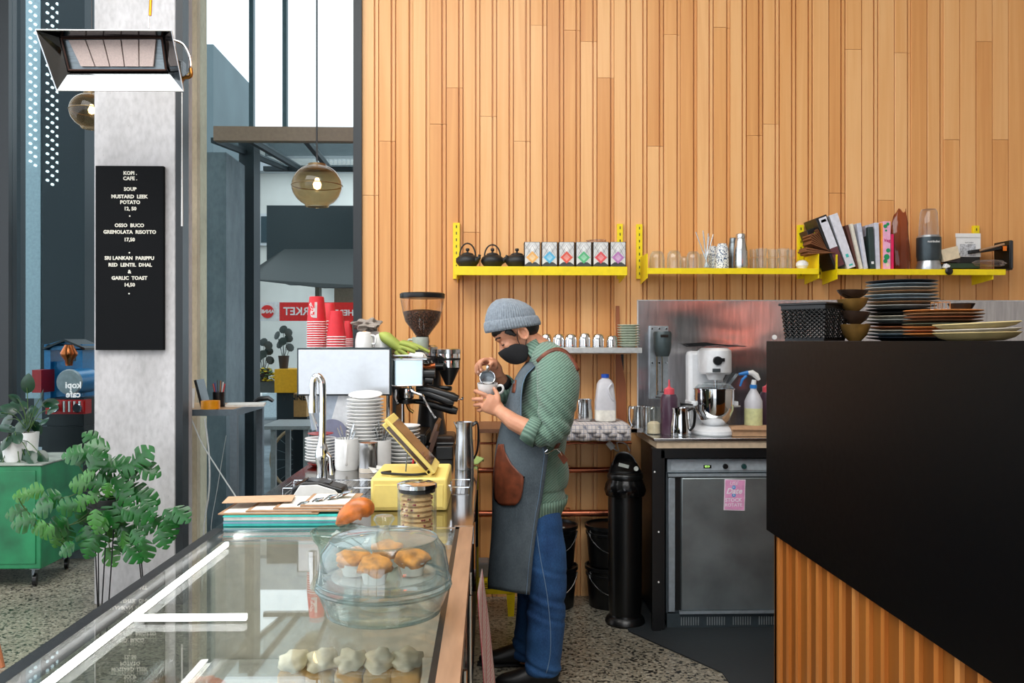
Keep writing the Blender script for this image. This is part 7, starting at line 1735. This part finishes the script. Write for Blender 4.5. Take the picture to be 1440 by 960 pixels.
def rib_mat(name, lo, hi, sc, axis='X'):
    m, nt, b, out = newmat(name)
    w = nd(nt, 'ShaderNodeTexWave', Scale=sc, wave_type='BANDS', bands_direction=axis); nt.links.new(coords(nt, (1, 1, 1), 'Object'), w.inputs['Vector'])
    nt.links.new(ramp(nt, w.outputs['Fac'], [(0.2, lo), (0.8, hi)]), b.inputs['Base Color']); b.inputs['Roughness'].default_value = .95
    bump(nt, b, w.outputs['Fac'], .6, .003); return m
def denim(name, lo, hi):
    m, nt, b, out = newmat(name)
    n = nd(nt, 'ShaderNodeTexNoise', Scale=9.0, Detail=5.0); nt.links.new(coords(nt, (1, 1, .5), 'Position'), n.inputs['Vector'])
    w = nd(nt, 'ShaderNodeTexNoise', Scale=300.0, Detail=2.0); nt.links.new(coords(nt, (1, 1, .4), 'Position'), w.inputs['Vector'])
    mx = nd(nt, 'ShaderNodeMath', operation='MULTIPLY_ADD'); mx.inputs[1].default_value = .5; nt.links.new(w.outputs[0], mx.inputs[0]); nt.links.new(n.outputs[0], mx.inputs[2])
    nt.links.new(ramp(nt, mx.outputs[0], [(0.5, lo), (0.95, hi)]), b.inputs['Base Color']); b.inputs['Roughness'].default_value = .85
    bump(nt, b, w.outputs[0], .25, .001); return m
JEAN = denim('blue_denim', (16, 50, 96), (50, 98, 152)); APR = denim('apron_denim', (56, 66, 74), (96, 108, 116))
LEA = M('brown_leather', (116, 60, 38), .45, sc=30, var=.2, bmp=.15)
MASKM = M('mask_black', (14, 14, 17), .8, sc=200, bmp=.3); HAIR = M('black_hair', (12, 11, 12), .5, sc=200, bmp=.4, stretch=(1, 1, .2))

person = thing('person', 'person in grey beanie, black mask, green sweater and denim apron pouring milk into a cup', 'person', (Q(755, 480).x, D0, 0))
# head frame
hc = Q(724, 463); fw = Vector((-.84, 0, -.54)); up = Vector((-.54, 0, .84)); sd = Vector((0, 1, 0))
def Hd(f, u, s): return hc+fw*f+up*u+sd*s
def ell(bm, c, rf, ru, rs, f=fw, u=up, sub=3):
    g = bmesh.new(); bmesh.ops.create_icosphere(g, subdivisions=sub, radius=1)
    s_ = f.cross(u)
    for v in g.verts: v.co = c+f*(v.co.x*rf)+u*(v.co.z*ru)+s_*(v.co.y*rs)
    me = bpy.data.meshes.new('tmp'); g.to_mesh(me); g.free(); bm.from_mesh(me); bpy.data.meshes.remove(me)
b = nb()
ell(b, Hd(-.005, .022, 0), .100, .098, .078)              # cranium
ell(b, Hd(.034, -.030, 0), .052, .078, .060)              # face
ell(b, Hd(.034, -.080, 0), .046, .044, .048)              # jaw
ell(b, Hd(.060, -.104, 0), .018, .018, .022)              # chin
ell(b, Hd(.078, .002, 0), .016, .014, .048)               # brow ridge
tube(b, [Hd(.080, -.010, 0), Hd(.088, -.030, 0), Hd(.099, -.050, 0), Hd(.088, -.060, 0)], [.008, .009, .012, .009], 12)  # nose
for s in (-1, 1):
    ell(b, Hd(.091, -.053, .012*s), .010, .008, .008)     # nostril wing
    ell(b, Hd(.056, -.042, .036*s), .024, .020, .022)     # cheekbone
    ell(b, Hd(.0715, -.022, .031*s), .013, .010, .014)    # eyelid
    pts = [Hd(-.020+.017*math.cos(a), -.030+.028*math.sin(a), .081*s) for a in [2*PI*i/14 for i in range(14)]]
    tube(b, pts, .0065, 8, closed=True)
    ell(b, Hd(-.018, -.030, .073*s), .013, .024, .006)
    ell(b, Hd(-.012, -.055, .078*s), .007, .008, .005)
ell(b, Hd(.084, -.078, 0), .012, .006, .022); ell(b, Hd(.082, -.088, 0), .012, .006, .020)   # lips
# neck and trunk
tube(b, [Q(727, 470), Q(742, 482), Q(756, 493), Q(768, 508)], [(.058, .056), (.060, .056), (.064, .060), (.07, .08)], 20, ref=(0, 1, 0))
tube(b, [Q(768, 506), Q(770, 530), Q(768, 565), Q(760, 605), Q(752, 650), Q(750, 690), Q(752, 712)], [(.055, .07), (.07, .12), (.08, .115), (.08, .11), (.085, .105), (.09, .11), (.07, .10)], 24, ref=(0, 1, 0))
# legs
NL = [Q(754, 700, -.08), Q(764, 770, -.085), Q(769, 828, -.09), Q(771, 870, -.09), Q(766, 925, -.09), Q(765, 944, -.09)]
FL = [Q(750, 700, .09), Q(756, 770, .11), Q(757, 825, .13), Q(750, 870, .15), Q(738, 915, .16), Q(736, 930, .16)]
for L in (NL, FL): tube(b, L, [.062, .062, .055, .052, .038, .036], 16)
# arms
NA = [Q(783, 520, -.17), Q(785, 560, -.20), Q(780, 606, -.215), Q(748, 606, -.205), Q(722, 593, -.165), Q(702, 577, -.115)]
FA = [Q(765, 520, .17), Q(748, 556, .22), Q(732, 580, .23), Q(722, 562, .18), Q(708, 541, .10), Q(699, 526, .055)]
tube(b, NA[:3], [.042, .042, .040], 14); tube(b, NA[2:], [.042, .041, .036, .026], 14)
tube(b, FA[:3], [.042, .042, .040], 14); tube(b, FA[2:], [.042, .040, .034, .027], 14)
# near hand, cupped under and round the cup
def finger(pts, r0=.0088, r1=.0068):
    pts = smooth_pts([Q(*p) for p in pts], 3); n = len(pts); tube(b, pts, [r0+(r1-r0)*i/(n-1) for i in range(n)], 10)
    ell(b, pts[-1], r1, r1, r1, sub=2)
tube(b, [Q(704, 579, -.115), Q(697, 573, -.11), Q(689, 568, -.108), Q(682, 564, -.104)], [(.027, .018), (.036, .019), (.042, .019), (.038, .015)], 18, ref=(0, 1, 0))
finger([(684, 556, -.106), (677, 553, -.106), (671, 550.5, -.094), (668, 550, -.072), (671, 549, -.056)], .0100, .0078)
finger([(680, 562, -.104), (673, 561, -.102), (667, 561.5, -.088), (665.5, 561, -.068), (669, 560, -.054)], .0100, .0078)
finger([(681, 569, -.102), (674, 569, -.098), (668.5, 569.5, -.084), (668, 569, -.064), (672, 568, -.052)], .0096, .0074)
finger([(684, 575, -.102), (678, 576, -.096), (673, 577, -.082), (672.5, 575.5, -.062), (676, 573, -.052)], .0086, .0066)
finger([(700, 572, -.112), (701, 564, -.114), (700, 556, -.108), (697, 550, -.097), (695, 546, -.090)], .0115, .0085)
# far hand, closed over the pitcher handle
tube(b, [Q(700, 529, .05), Q(697, 519, .035), Q(692, 511, .02), Q(687, 507, .01)], [(.026, .020), (.030, .022), (.028, .026), (.020, .024)], 16, ref=(0, 1, 0))
finger([(690, 507, -.01), (682, 505, -.02), (676, 510, -.026), (676, 518, -.020), (680, 521, -.012)], .0095, .0075)
finger([(688, 507, .004), (679, 506, -.004), (672, 512, -.006), (672, 521, .0), (676, 524, .006)], .0095, .0075)
finger([(686, 508, .018), (677, 508, .014), (670, 514, .012), (670, 523, .014), (674, 527, .018)], .009, .0072)
finger([(686, 511, .034), (678, 512, .034), (673, 517, .03), (673, 525, .030), (677, 528, .030)], .008, .0062)
finger([(697, 517, .005), (697, 512, -.012), (693, 509, -.024), (689, 513, -.030), (688, 518, -.028)], .0105, .0085)
body = remesh(b, .0036, SKIN, 'body', person, it=3)

# nails
for p, d in (((695, 545.5, -.0985), (0, -1, .3)), ((676, 520, -.0285), (-.3, -1, -.2)), ((672, 523, -.008), (-.6, -1, -.2))):
    obj('nail', LT([(.005, 0), (.004, .0012)], 10, M4=align(d, Q(*p))), M('nail', (226, 176, 152), .3, bmp=0), body)
# brows, lashes, hair
for s in (-1, 1):
    obj('eyebrow', TB(smooth_pts([Hd(.093, .006, .020*s), Hd(.087, .010, .036*s), Hd(.074, .004, .051*s)]), [(.003, .0045)]*9, 6), HAIR, body)
    obj('eyelashes', TB(smooth_pts([Hd(.0835, -.027, .022*s), Hd(.0825, -.031, .034*s), Hd(.0745, -.028, .045*s)]), .002, 6), HAIR, body)
b = nb()
for s in (-1, 1):
    tube(b, [Hd(.034, .02, .077*s), Hd(.024, -.002, .078*s), Hd(.012, -.026, .077*s)], [(.020, .005), (.014, .005), (.006, .004)], 8, ref=(0, 1, 0))
ell(b, Hd(-.052, -.018, 0), .052, .052, .0745)
ell(b, Hd(-.002, .030, 0), .100, .045, .0795)
remesh(b, .004, HAIR, 'hair', person, it=3)
# beanie
cw = 64
def hatring(cx, cy, hw, hd, tilt, amp=.0):
    out = []
    for i in range(512):
        a = 2*PI*i/512; r = 1+amp*math.cos(cw*a)
        x = hw*math.cos(a)*r; out.append(Q(cx, cy)+Vector((x*ux*math.cos(tilt), hd*math.sin(a)*r, x*ux*math.sin(tilt))))
    return out
HATM = M('beanie_grey', (132, 142, 152), .95, sc=90, var=.12, bmp=.2, sheen=.3)
def hatloft(levels, nm, solid=0):
    b = nb(); rr = [[b.verts.new(p) for p in hatring(*l)] for l in levels]
    for A, B in zip(rr[:-1], rr[1:]):
        for i in range(512): b.faces.new((A[i], A[(i+1) % 512], B[(i+1) % 512], B[i]))
    if not solid: b.faces.new(rr[-1])
    return obj(nm, b, HATM, person, solid=solid, smooth=70)
hl = []
def ip(a, b, t): return tuple(x+(y-x)*t for x, y in zip(a, b))
dome_ = [(718.5, 455, 36.2, .094, .13), (717.5, 446, 35.6, .093, .12), (717, 439, 33.6, .089, .10), (716, 432, 29.6, .080, .06), (714.5, 426, 23.5, .066, .03), (713, 421.6, 15.5, .045, 0), (712.5, 419.6, 7, .022, 0), (712.5, 419.2, .5, .002, 0)]
for a_, b_ in zip(dome_[:-1], dome_[1:]):
    for t_ in (0, .5): hl.append(ip(a_, b_, t_)+(.014,))
hl.append(dome_[-1]+(0,))
hatloft(hl, 'beanie')
hatloft([(721.5, 462.5, 38.2, .0985, .155, .018), (721, 459, 39.2, .101, .15, .018), (719.5, 454, 38.6, .100, .14, .018), (718.5, 449.5, 37.4, .097, .13, .016), (718.3, 448.2, 36.0, .094, .13, .010)], 'beanie_cuff', .003)
# mask
def mrow(pts):
    near = [Q(x, y, -s) for x, y, s in pts]; far_ = [Q(x, y, s) for x, y, s in pts[:-1]][::-1]
    return smooth_pts(near+far_, 3)
rows = [mrow([(742, 485.5, .073), (733, 483.5, .072), (724, 483, .067), (713, 487.5, .050), (705, 492, .026), (700.5, 495.5, 0)]),
        mrow([(743, 490, .074), (734, 489.5, .074), (723, 490, .067), (712, 494, .048), (704, 497, .024), (701, 498, 0)]),
        mrow([(743, 497, .072), (734, 498, .071), (724, 499, .062), (715, 502, .042), (708, 503, .022), (705.5, 503, 0)]),
        mrow([(742, 503, .068), (735, 505, .066), (727, 507, .056), (720, 508, .036), (714, 508, .018), (712, 508, 0)]),
        mrow([(740, 507, .060), (736, 510, .056), (730, 512, .046), (725, 512.5, .030), (721, 512, .015), (719, 511.5, 0)])]
b = nb(); grid(b, rows); mk = obj('face_mask', b, MASKM, person, solid=.003, sub=1, smooth=80)
for s in (-1, 1):
    obj('ear_loop', TB(smooth_pts([Q(731, 484, s*.075), Q(727.5, 476, s*.0825), Q(727.5, 466, s*.0835), Q(731, 460, s*.0835)]), .0018, 6), MASKM, mk)
    obj('ear_loop', TB(smooth_pts([Q(739, 487, s*.076), Q(740, 480, s*.080), Q(741, 474, s*.082)]), .0018, 6), MASKM, mk)

# sweater
b = nb()
tube(b, smooth_pts([Q(765, 502), Q(772, 515), Q(774, 545), Q(768, 580), Q(755, 615), Q(750, 655), Q(750, 690), Q(748, 716)], 3),
     [(.075, .10)]*1+[(.085, .13)]+[(.095, .155)]+[(.105, .172)]+[(.112, .176)]*2+[(.116, .172)]*3+[(.124, .164)]*3+[(.13, .158)]*3+[(.133, .156)]*3+[(.136, .157)]*3+[(.124, .152)], 30, ref=(0, 1, 0))
tube(b, smooth_pts([Q(762, 498, -.06), Q(776, 508, -.12), Q(784, 526, -.165), Q(784, 562, -.195), Q(779, 600, -.205)], 3), [.055, .062, .068, .074, .080, .084, .088, .090, .088, .084, .078, .070, .062], 20)
tube(b, smooth_pts([Q(782, 592, -.205), Q(774, 607, -.212), Q(757, 609, -.208), Q(744, 603, -.20)], 3), [.072, .070, .066, .062, .058, .055, .053, .051, .050, .047], 20)
tube(b, smooth_pts([Q(762, 500, .06), Q(768, 515, .13), Q(760, 535, .19), Q(744, 562, .22), Q(731, 578, .225)], 3), [.055, .060, .065, .070, .074, .076, .078, .076, .074, .07, .066, .064, .062], 20)
tube(b, smooth_pts([Q(735, 574, .225), Q(725, 568, .20), Q(716, 556, .16), Q(709, 546, .125)], 3), [.062, .06, .058, .056, .054, .052, .05, .050, .049, .047], 20)
tube(b, smooth_pts([Q(748, 496, 0), Q(757, 500, 0), Q(766, 506, 0)], 3), [(.064, .075), (.066, .078), (.07, .085), (.075, .09), (.08, .1), (.085, .11), (.09, .12)], 24, ref=(0, 1, 0))
ell(b, Q(782, 664, 0), .055, .10, .11, Vector((1, 0, 0)), Vector((0, 0, 1)))
ell(b, Q(786, 560, -.03), .075, .12, .12, Vector((1, 0, 0)), Vector((0, 0, 1)))
def folds(co, n):
    z = co.z; w = 0
    # creases across the bent elbow and soft bulges above the hem
    e = Q(770, 606, -.21); d = (co-e).length
    if d < .22: w += .006*math.sin((co.x*1.2+co.z)*95)*(1-d/.22)
    w += .0035*noise.noise(co*9)
    h = Q(750, 700).z
    if abs(z-h) < .05: w += .006*math.cos((z-h)*60)
    return n*w
sw = remesh(b, .005, KNIT, 'sweater', person, it=6, disp=folds)
RIBV = rib_mat('rib_knit', (92, 120, 105), (130, 158, 141), 26, 'X')
RIBC = rib_mat('rib_knit_cuff', (92, 120, 105), (122, 150, 134), 30, 'DIAGONAL')
# hem band
def bandloft(levels, n=64):
    b = nb(); rr = []
    for (cx, cy, hw, hd, tl) in levels:
        rr.append([b.verts.new(Q(cx, cy)+Vector((hw*ux*math.cos(2*PI*i/n), hd*math.sin(2*PI*i/n), hw*ux*tl*math.cos(2*PI*i/n)))) for i in range(n)])
    for A, B in zip(rr[:-1], rr[1:]):
        for i in range(n): b.faces.new((A[i], A[(i+1) % n], B[(i+1) % n], B[i]))
    return b
obj('hem', bandloft([(750, 698, 48, .168, .02), (749.5, 706, 47, .170, .02), (748, 716, 43, .164, .02), (747, 725, 40.5, .157, .02)]), RIBV, sw, solid=.006)
obj('cuff', TB([Q(757, 609, -.208), Q(748, 605.5, -.203), Q(740, 601, -.197)], [.0600, .0560, .0500], 28, cap=False), RIBC, sw, solid=.005)
obj('cuff', TB([Q(714, 552.5, .148), Q(708, 544.5, .122), Q(704.5, 539, .106)], [.056, .0540, .0500], 28, cap=False), RIBC, sw, solid=.005)
obj('collar', TB(smooth_pts([Q(746, 503, 0)+Vector((0, 0, 0)), Q(754, 497.5, 0), Q(762, 493, 0)], 2), [(.078, .072), (.082, .074), (.083, .076), (.080, .074), (.074, .07)], 30, ref=(0, 1, 0), cap=False), RIBC, sw, solid=.006)
obj('undershirt_collar', TB([Q(742, 499, 0), Q(750, 494, 0)], [(.064, .064), (.068, .066)], 28, ref=(0, 1, 0), cap=False), M('undershirt', (30, 30, 34), .9), person, solid=.004)
obj('wrist_band', TB([Q(708, 541, .10), Q(704, 535, .082)], [.040, .035], 20, cap=False), MASKM, person, solid=.004)
# jeans
b = nb()
tube(b, smooth_pts([Q(757, 708, -.06), Q(762, 740, -.08), Q(768, 790, -.09), Q(770, 828, -.092), Q(768, 870, -.092), Q(765, 915, -.09), Q(763, 944, -.09)], 3), [.080, .086, .090, .091, .090, .088, .086, .084, .082, .080, .079, .080, .080, .078, .076, .076, .075, .076, .074], 22)
tube(b, smooth_pts([Q(748, 708, .06), Q(752, 745, .09), Q(755, 800, .12), Q(752, 850, .14), Q(744, 900, .155), Q(740, 924, .16)], 3), [.08, .085, .088, .089, .090, .086, .082, .080, .078, .077, .076, .075, .074, .073, .072, .071], 22)
tube(b, [Q(750, 690, 0), Q(752, 722, 0)], [(.10, .12), (.10, .13)], 24, ref=(0, 1, 0))
def jfold(co, n):
    w = .007*noise.noise(Vector((co.x*9+co.z*4, co.y*7, co.z*13)))
    for zc_, am, wd in ((Q(768, 832).z, .006, .035), (Q(768, 855).z, .004, .03), (Q(765, 925).z, .007, .025), (Q(765, 938).z, .007, .02), (Q(765, 790).z, .003, .03)):
        w += am*math.exp(-((co.z+.25*(co.x-Q(765, 0).x)-zc_)/wd*1.6)**2)*math.cos((co.z+.4*co.x-zc_)/wd*2.6)
    return n*w
jn = remesh(b, .007, JEAN, 'jeans', person, it=4, disp=jfold)
STI = M('seam_thread', (116, 146, 176), .8, bmp=0)
seam = smooth_pts([(752, 728), (757, 760), (763, 800), (771, 850), (774, 900), (772, 930), (767, 944)], 6) if False else None
pts = []
for (x, y) in ((752, 728), (755, 750), (760, 785), (767, 822), (771, 850), (774, 885), (774, 915), (771, 935), (768, 946)):
    pts.append(Q(x, y, -.3))
pts = smooth_pts(pts, 5)
from mathutils.bvhtree import BVHTree
def project(o, pts, off=.0012, d=Vector((0, 1, 0))):
    bt = BVHTree.FromPolygons([v.co+wmat(o).translation for v in o.data.vertices], [p.vertices[:] for p in o.data.polygons]); out = []
    for p in pts:
        r = (p-Vector((0, 0, CAM_H))).normalized()
        h = bt.ray_cast(Vector((0, 0, CAM_H))+r*2.0, r)
        if h[0] is not None: out.append(h[0]-r*off)
    return out
sp = project(jn, pts)
if len(sp) > 2: obj('side_seam', TB(sp, .0018, 5), STI, jn)
# shoes
def shoe(px, py, dy, L, lab=None):
    heel = Q(px, 480, dy); heel.z = 0; b = nb()
    def pt(x, z): return Vector((heel.x-x, heel.y, z))
    tube(b, smooth_pts([pt(-.035, .050), pt(.0, .048), pt(.07, .048), pt(.13, .040), pt(.19, .032), pt(.228, .026)], 3), [(.022, .022), (.036, .032), (.044, .036), (.048, .037), (.05, .038), (.048, .039), (.046, .040), (.042, .042), (.037, .044), (.033, .046), (.029, .046), (.026, .044), (.024, .040), (.021, .034), (.017, .026), (.010, .014)], 18, ref=(0, 1, 0))
    tube(b, [pt(.0, .05), pt(.005, .115)], [(.046, .040), (.044, .042)], 18, ref=(0, 1, 0))
    for v in b.verts: v.co.z = max(v.co.z, .006)
    o = remesh(b, .005, M('shoe_black', (14, 14, 16), .45, bmp=.05), 'shoe', person, it=3)
    obj('sole', TB(smooth_pts([pt(-.05, .008), pt(.0, .008), pt(.1, .008), pt(.18, .008), pt(.235, .009)], 2), [(.008, .02), (.008, .036), (.008, .038), (.008, .038), (.008, .038), (.008, .046), (.008, .046), (.008, .036), (.008, .016)], 16, ref=(0, 1, 0)), M('sole_black', (22, 24, 26), .7), o)
shoe(773, 950, -.09, .27); shoe(745, 930, .16, .27)

# apron
AR = [(509, 741, 757, .082), (516, 735, 752, .10), (526, 728, 741, .118), (540, 721, 735.5, .140), (560, 714.5, 734, .158), (585, 708, 734, .172), (604, 703, 738, .182), (616, 700.5, 752, .186), (626, 698.5, 768, .187), (640, 696.5, 771, .186), (670, 694, 767, .184), (700, 692.5, 763, .182), (725, 692, 758, .180), (755, 690.5, 754, .178), (790, 688.5, 749, .176), (815, 687, 746, .174), (826, 687.5, 744.5, .173)]
def apron_at(y, u):
    """u from 0 (front centre) to 1 (side edge)"""
    for a, c in zip(AR[:-1], AR[1:]):
        if a[0] <= y <= c[0] or c is AR[-1]:
            t_ = min(1.0, max(0.0, (y-a[0])/(c[0]-a[0]))); r = [a[i]+(c[i]-a[i])*t_ for i in range(4)]; break
    th = u*PI/2
    return r[1]+(r[2]-r[1])*(1-math.cos(th))**.85, r[3]*math.sin(th)**.8 if th >= 0 else 0
b = nb(); rows = []; NU = 18
for i in range(64):
    y = 509+(826-509)*i/63; row = []
    for j in range(-NU, NU+1):
        u = abs(j)/NU; x, d = apron_at(y, u); s = -1 if j < 0 else 1
        # hem sweeps lower toward the side edge
        yy = y+(10*max(0, (y-780)/46)*u**1.2 if y > 780 else 0)
        wob = .004*math.sin(u*9+y*.02)*(max(0, y-640)/180)
        row.append(Q(x, yy, 0)+Vector((wob, s*d, 0)) if True else None)
    rows.append(row)
# keep the photo outline: correct perspective of side points
def persp(p, y):
    k = (p.y)/D0; return Vector((p.x*k, p.y, CAM_H+(p.z-CAM_H)*k))
rows = [[persp(p, 0) if p.y < D0 else p for p in r] for r in rows]
grid(b, rows)
ap = obj('apron', b, APR, person, solid=.004, smooth=60)
edge = [r[0]+Vector((-.004, -.004, 0)) for r in rows]
obj('edge_stitching', TB([r[1]+Vector((0, -.003, 0)) for r in rows], .0012, 4), STI, ap)
def on_apron(px, py, off=.004):
    """point of the apron surface at a photo pixel, near side"""
    best = None
    for j in range(0, 61):
        u = j/60; x, d = apron_at(py, u)
        if best is None or abs(x-px) < best[0]: best = (abs(x-px), u, x, d)
    x, d = best[2], best[3]; p = persp(Q(x, py, 0)+Vector((0, -d, 0)), 0); return p+Vector((-.3, -1, 0)).normalized()*off
PK_ = [(624, 701.5, 708.5), (634, 699, 711), (642, 697.5, 714), (652, 696.5, 720), (662, 695.5, 729), (670, 695, 737), (680, 694.5, 736.5), (690, 694.5, 736), (700, 695.5, 733.5), (706, 700, 730), (710, 707, 724)]
b = nb(); rows2 = []
for (y, xa, xb) in PK_: rows2.append([on_apron(xa+(xb-xa)*i/12, y, .0075) for i in range(13)])
grid(b, rows2); pk = obj('leather_pocket', b, LEA, ap, solid=.003, smooth=70)
for p in (rows2[0][2], rows2[5][12]): obj('rivet', LT([(.004, 0), (.0035, .002)], 10, M4=align((-.3, -1, 0), p+Vector((0, -.003, 0)))), CHROME, pk)
b = nb(); grid(b, [[on_apron(x+dx, y, .006) for x in (722.5, 725, 727)] for y, dx in ((534, 0), (540, -.5), (546, -1.5), (552, -2.5))]); lt_ = obj('leather_tab', b, LEA, ap, solid=.002)
# straps over the shoulder and at the back
def ribbon(pts, w, nm, par, off=.004):
    pr = project(sw, pts, off)
    return obj(nm, TB(pr, [(.0022, w)]*len(pr), 8, ref=(1, 0, .55)), LEA, par)
sp_ = smooth_pts([Q(x, y, -.3) for x, y in ((756, 509), (763, 502), (772, 495.5), (783, 492), (793, 494.5), (801, 502), (807, 511), (812, 522))], 4)
b = nb(); pr = project(sw, sp_, .003); lo = []
wv = []
for i, p in enumerate(pr):
    a = pr[max(0, i-1)]; c = pr[min(len(pr)-1, i+1)]; t_ = (c-a).normalized(); n_ = Vector((.05, -1, .25)); sidev = t_.cross(n_).normalized(); wv.append((p+sidev*.011, p-sidev*.011))
grid(b, [[a for a, c in wv], [c for a, c in wv]]); st_ = obj('shoulder_strap', b, LEA, ap, solid=.004, smooth=60)
bk = obj('buckle', TB([p+Vector((0, -.006, 0)) for p in (Q(752, 508, -.112), Q(758, 506, -.112), Q(760, 511, -.112), Q(754, 513, -.112))], .0022, 6, closed=True), CHROME, st_)
b = nb(); pr = [Q(797, 594, -.10), Q(793, 606, -.13), Q(788, 618, -.155), Q(782, 630, -.172)]
wv = [(p+Vector((.010, 0, .004)), p-Vector((.010, 0, .004))) for p in pr]
grid(b, [[a for a, c in wv], [c for a, c in wv]]); st2 = obj('waist_strap', b, LEA, ap, solid=.004)
obj('snap_hook', TB(smooth_pts([Q(770, 632, -.195), Q(766, 636, -.195), Q(770, 637, -.195), Q(778, 632, -.192), Q(786, 630, -.185)]), .0028, 6), CHROME, st2)
obj('strap_end', hexa(nb(), [Q(784, 640, -.178), Q(793, 653, -.172), Q(799, 646, -.172), Q(789, 634, -.178), Q(784, 640, -.166), Q(793, 653, -.160), Q(799, 646, -.160), Q(789, 634, -.166)]), LEA, st2)
obj('ring', TB(smooth_pts([Q(783, 631, -.185), Q(787, 636, -.185), Q(790, 640, -.182)]), .003, 6), CHROME, st2)

# what the hands hold
q = Q(685.5, 559, -.045); k = ux; H = .0625
t = thing('cup', 'white coffee cup held in the lower hand of the person', 'cup', tuple(q))
tilt = Matrix.Rotation(.10, 4, 'X')
T4 = Matrix.Translation(q) @ tilt
obj('bowl', LT([(0, 0), (.022, 0), (.024, .004), (.035, .022), (.0415, .045), (.0435, H), (.041, H), (.038, .044), (.030, .02), (0, .008)], 36, M4=T4, cap=False), WHITE, t)
obj('handle', TB(smooth_pts([q+Vector((.041, 0, .050)), q+Vector((.060, -.004, .052)), q+Vector((.067, -.004, .036)), q+Vector((.056, -.002, .020)), q+Vector((.034, 0, .018))]), [(.005, .006)]*17, 10), WHITE, t)
obj('coffee', LT([(.0385, .046), (0, .046)], 30, M4=T4, cap=False), M('coffee_brown', (150, 96, 60), .3, bmp=0), t)
ax = Vector((-.05, -1, .42)).normalized(); mo = Q(685.5, 530.5, -.05); 
t = thing('milk_jug', 'small steel milk jug tipped towards the cup in the upper hand', 'jug', tuple(mo))
T4 = align(ax, mo)
Rm = 11*ux
obj('body', LT([(Rm*.96, 0), (Rm*.92, -.01), (Rm*.86, -.03), (Rm*1.05, -.06), (Rm*1.08, -.085), (Rm*.6, -.088), (0, -.088), (0, -.080), (Rm*.95, -.075), (Rm*.98, -.05), (Rm*.8, -.03), (Rm*.9, -.001), (Rm*.96, 0)], 32, M4=T4, cap=False), M('jug_steel', (190, 196, 200), .3, .85, bmp=0), t)
obj('rim', TB([T4 @ Vector((Rm*.96*math.cos(a), Rm*.96*math.sin(a), 0)) for a in [2*PI*i/32 for i in range(32)]], .002, 6, closed=True), CHROME, t)
obj('handle', TB(smooth_pts([Q(685.5, 522, -.058), Q(686, 516, -.062), Q(686.5, 512.5, -.045), Q(687, 514, -.01), Q(686, 520, .02)]), [(.002, .006)]*17, 8, ref=(1, 0, 0)), STEEL, t)

# towel hanging at the counter side near the barista
b = nb(); rows = []
for i in range(14):
    v = i/13; z = .62-.62*v*1.0+.0; row = []
    for j in range(12):
        u = j/11
        row.append((XR+.006+.075*v*(.45+.55*u)+.010*math.sin(u*8+v*3)*v+.012*u, 2.82+.30*u, max(.02, z)))
    rows.append(row)
grid(b, rows)
tag(obj('hanging_cloth', b, CHR_, org=(XR+.03, 2.97, .3), solid=.003, smooth=60), 'white cloth with red grid lines hanging on the counter side beside the barista', 'cloth')

print('person', _t.time()-_T)
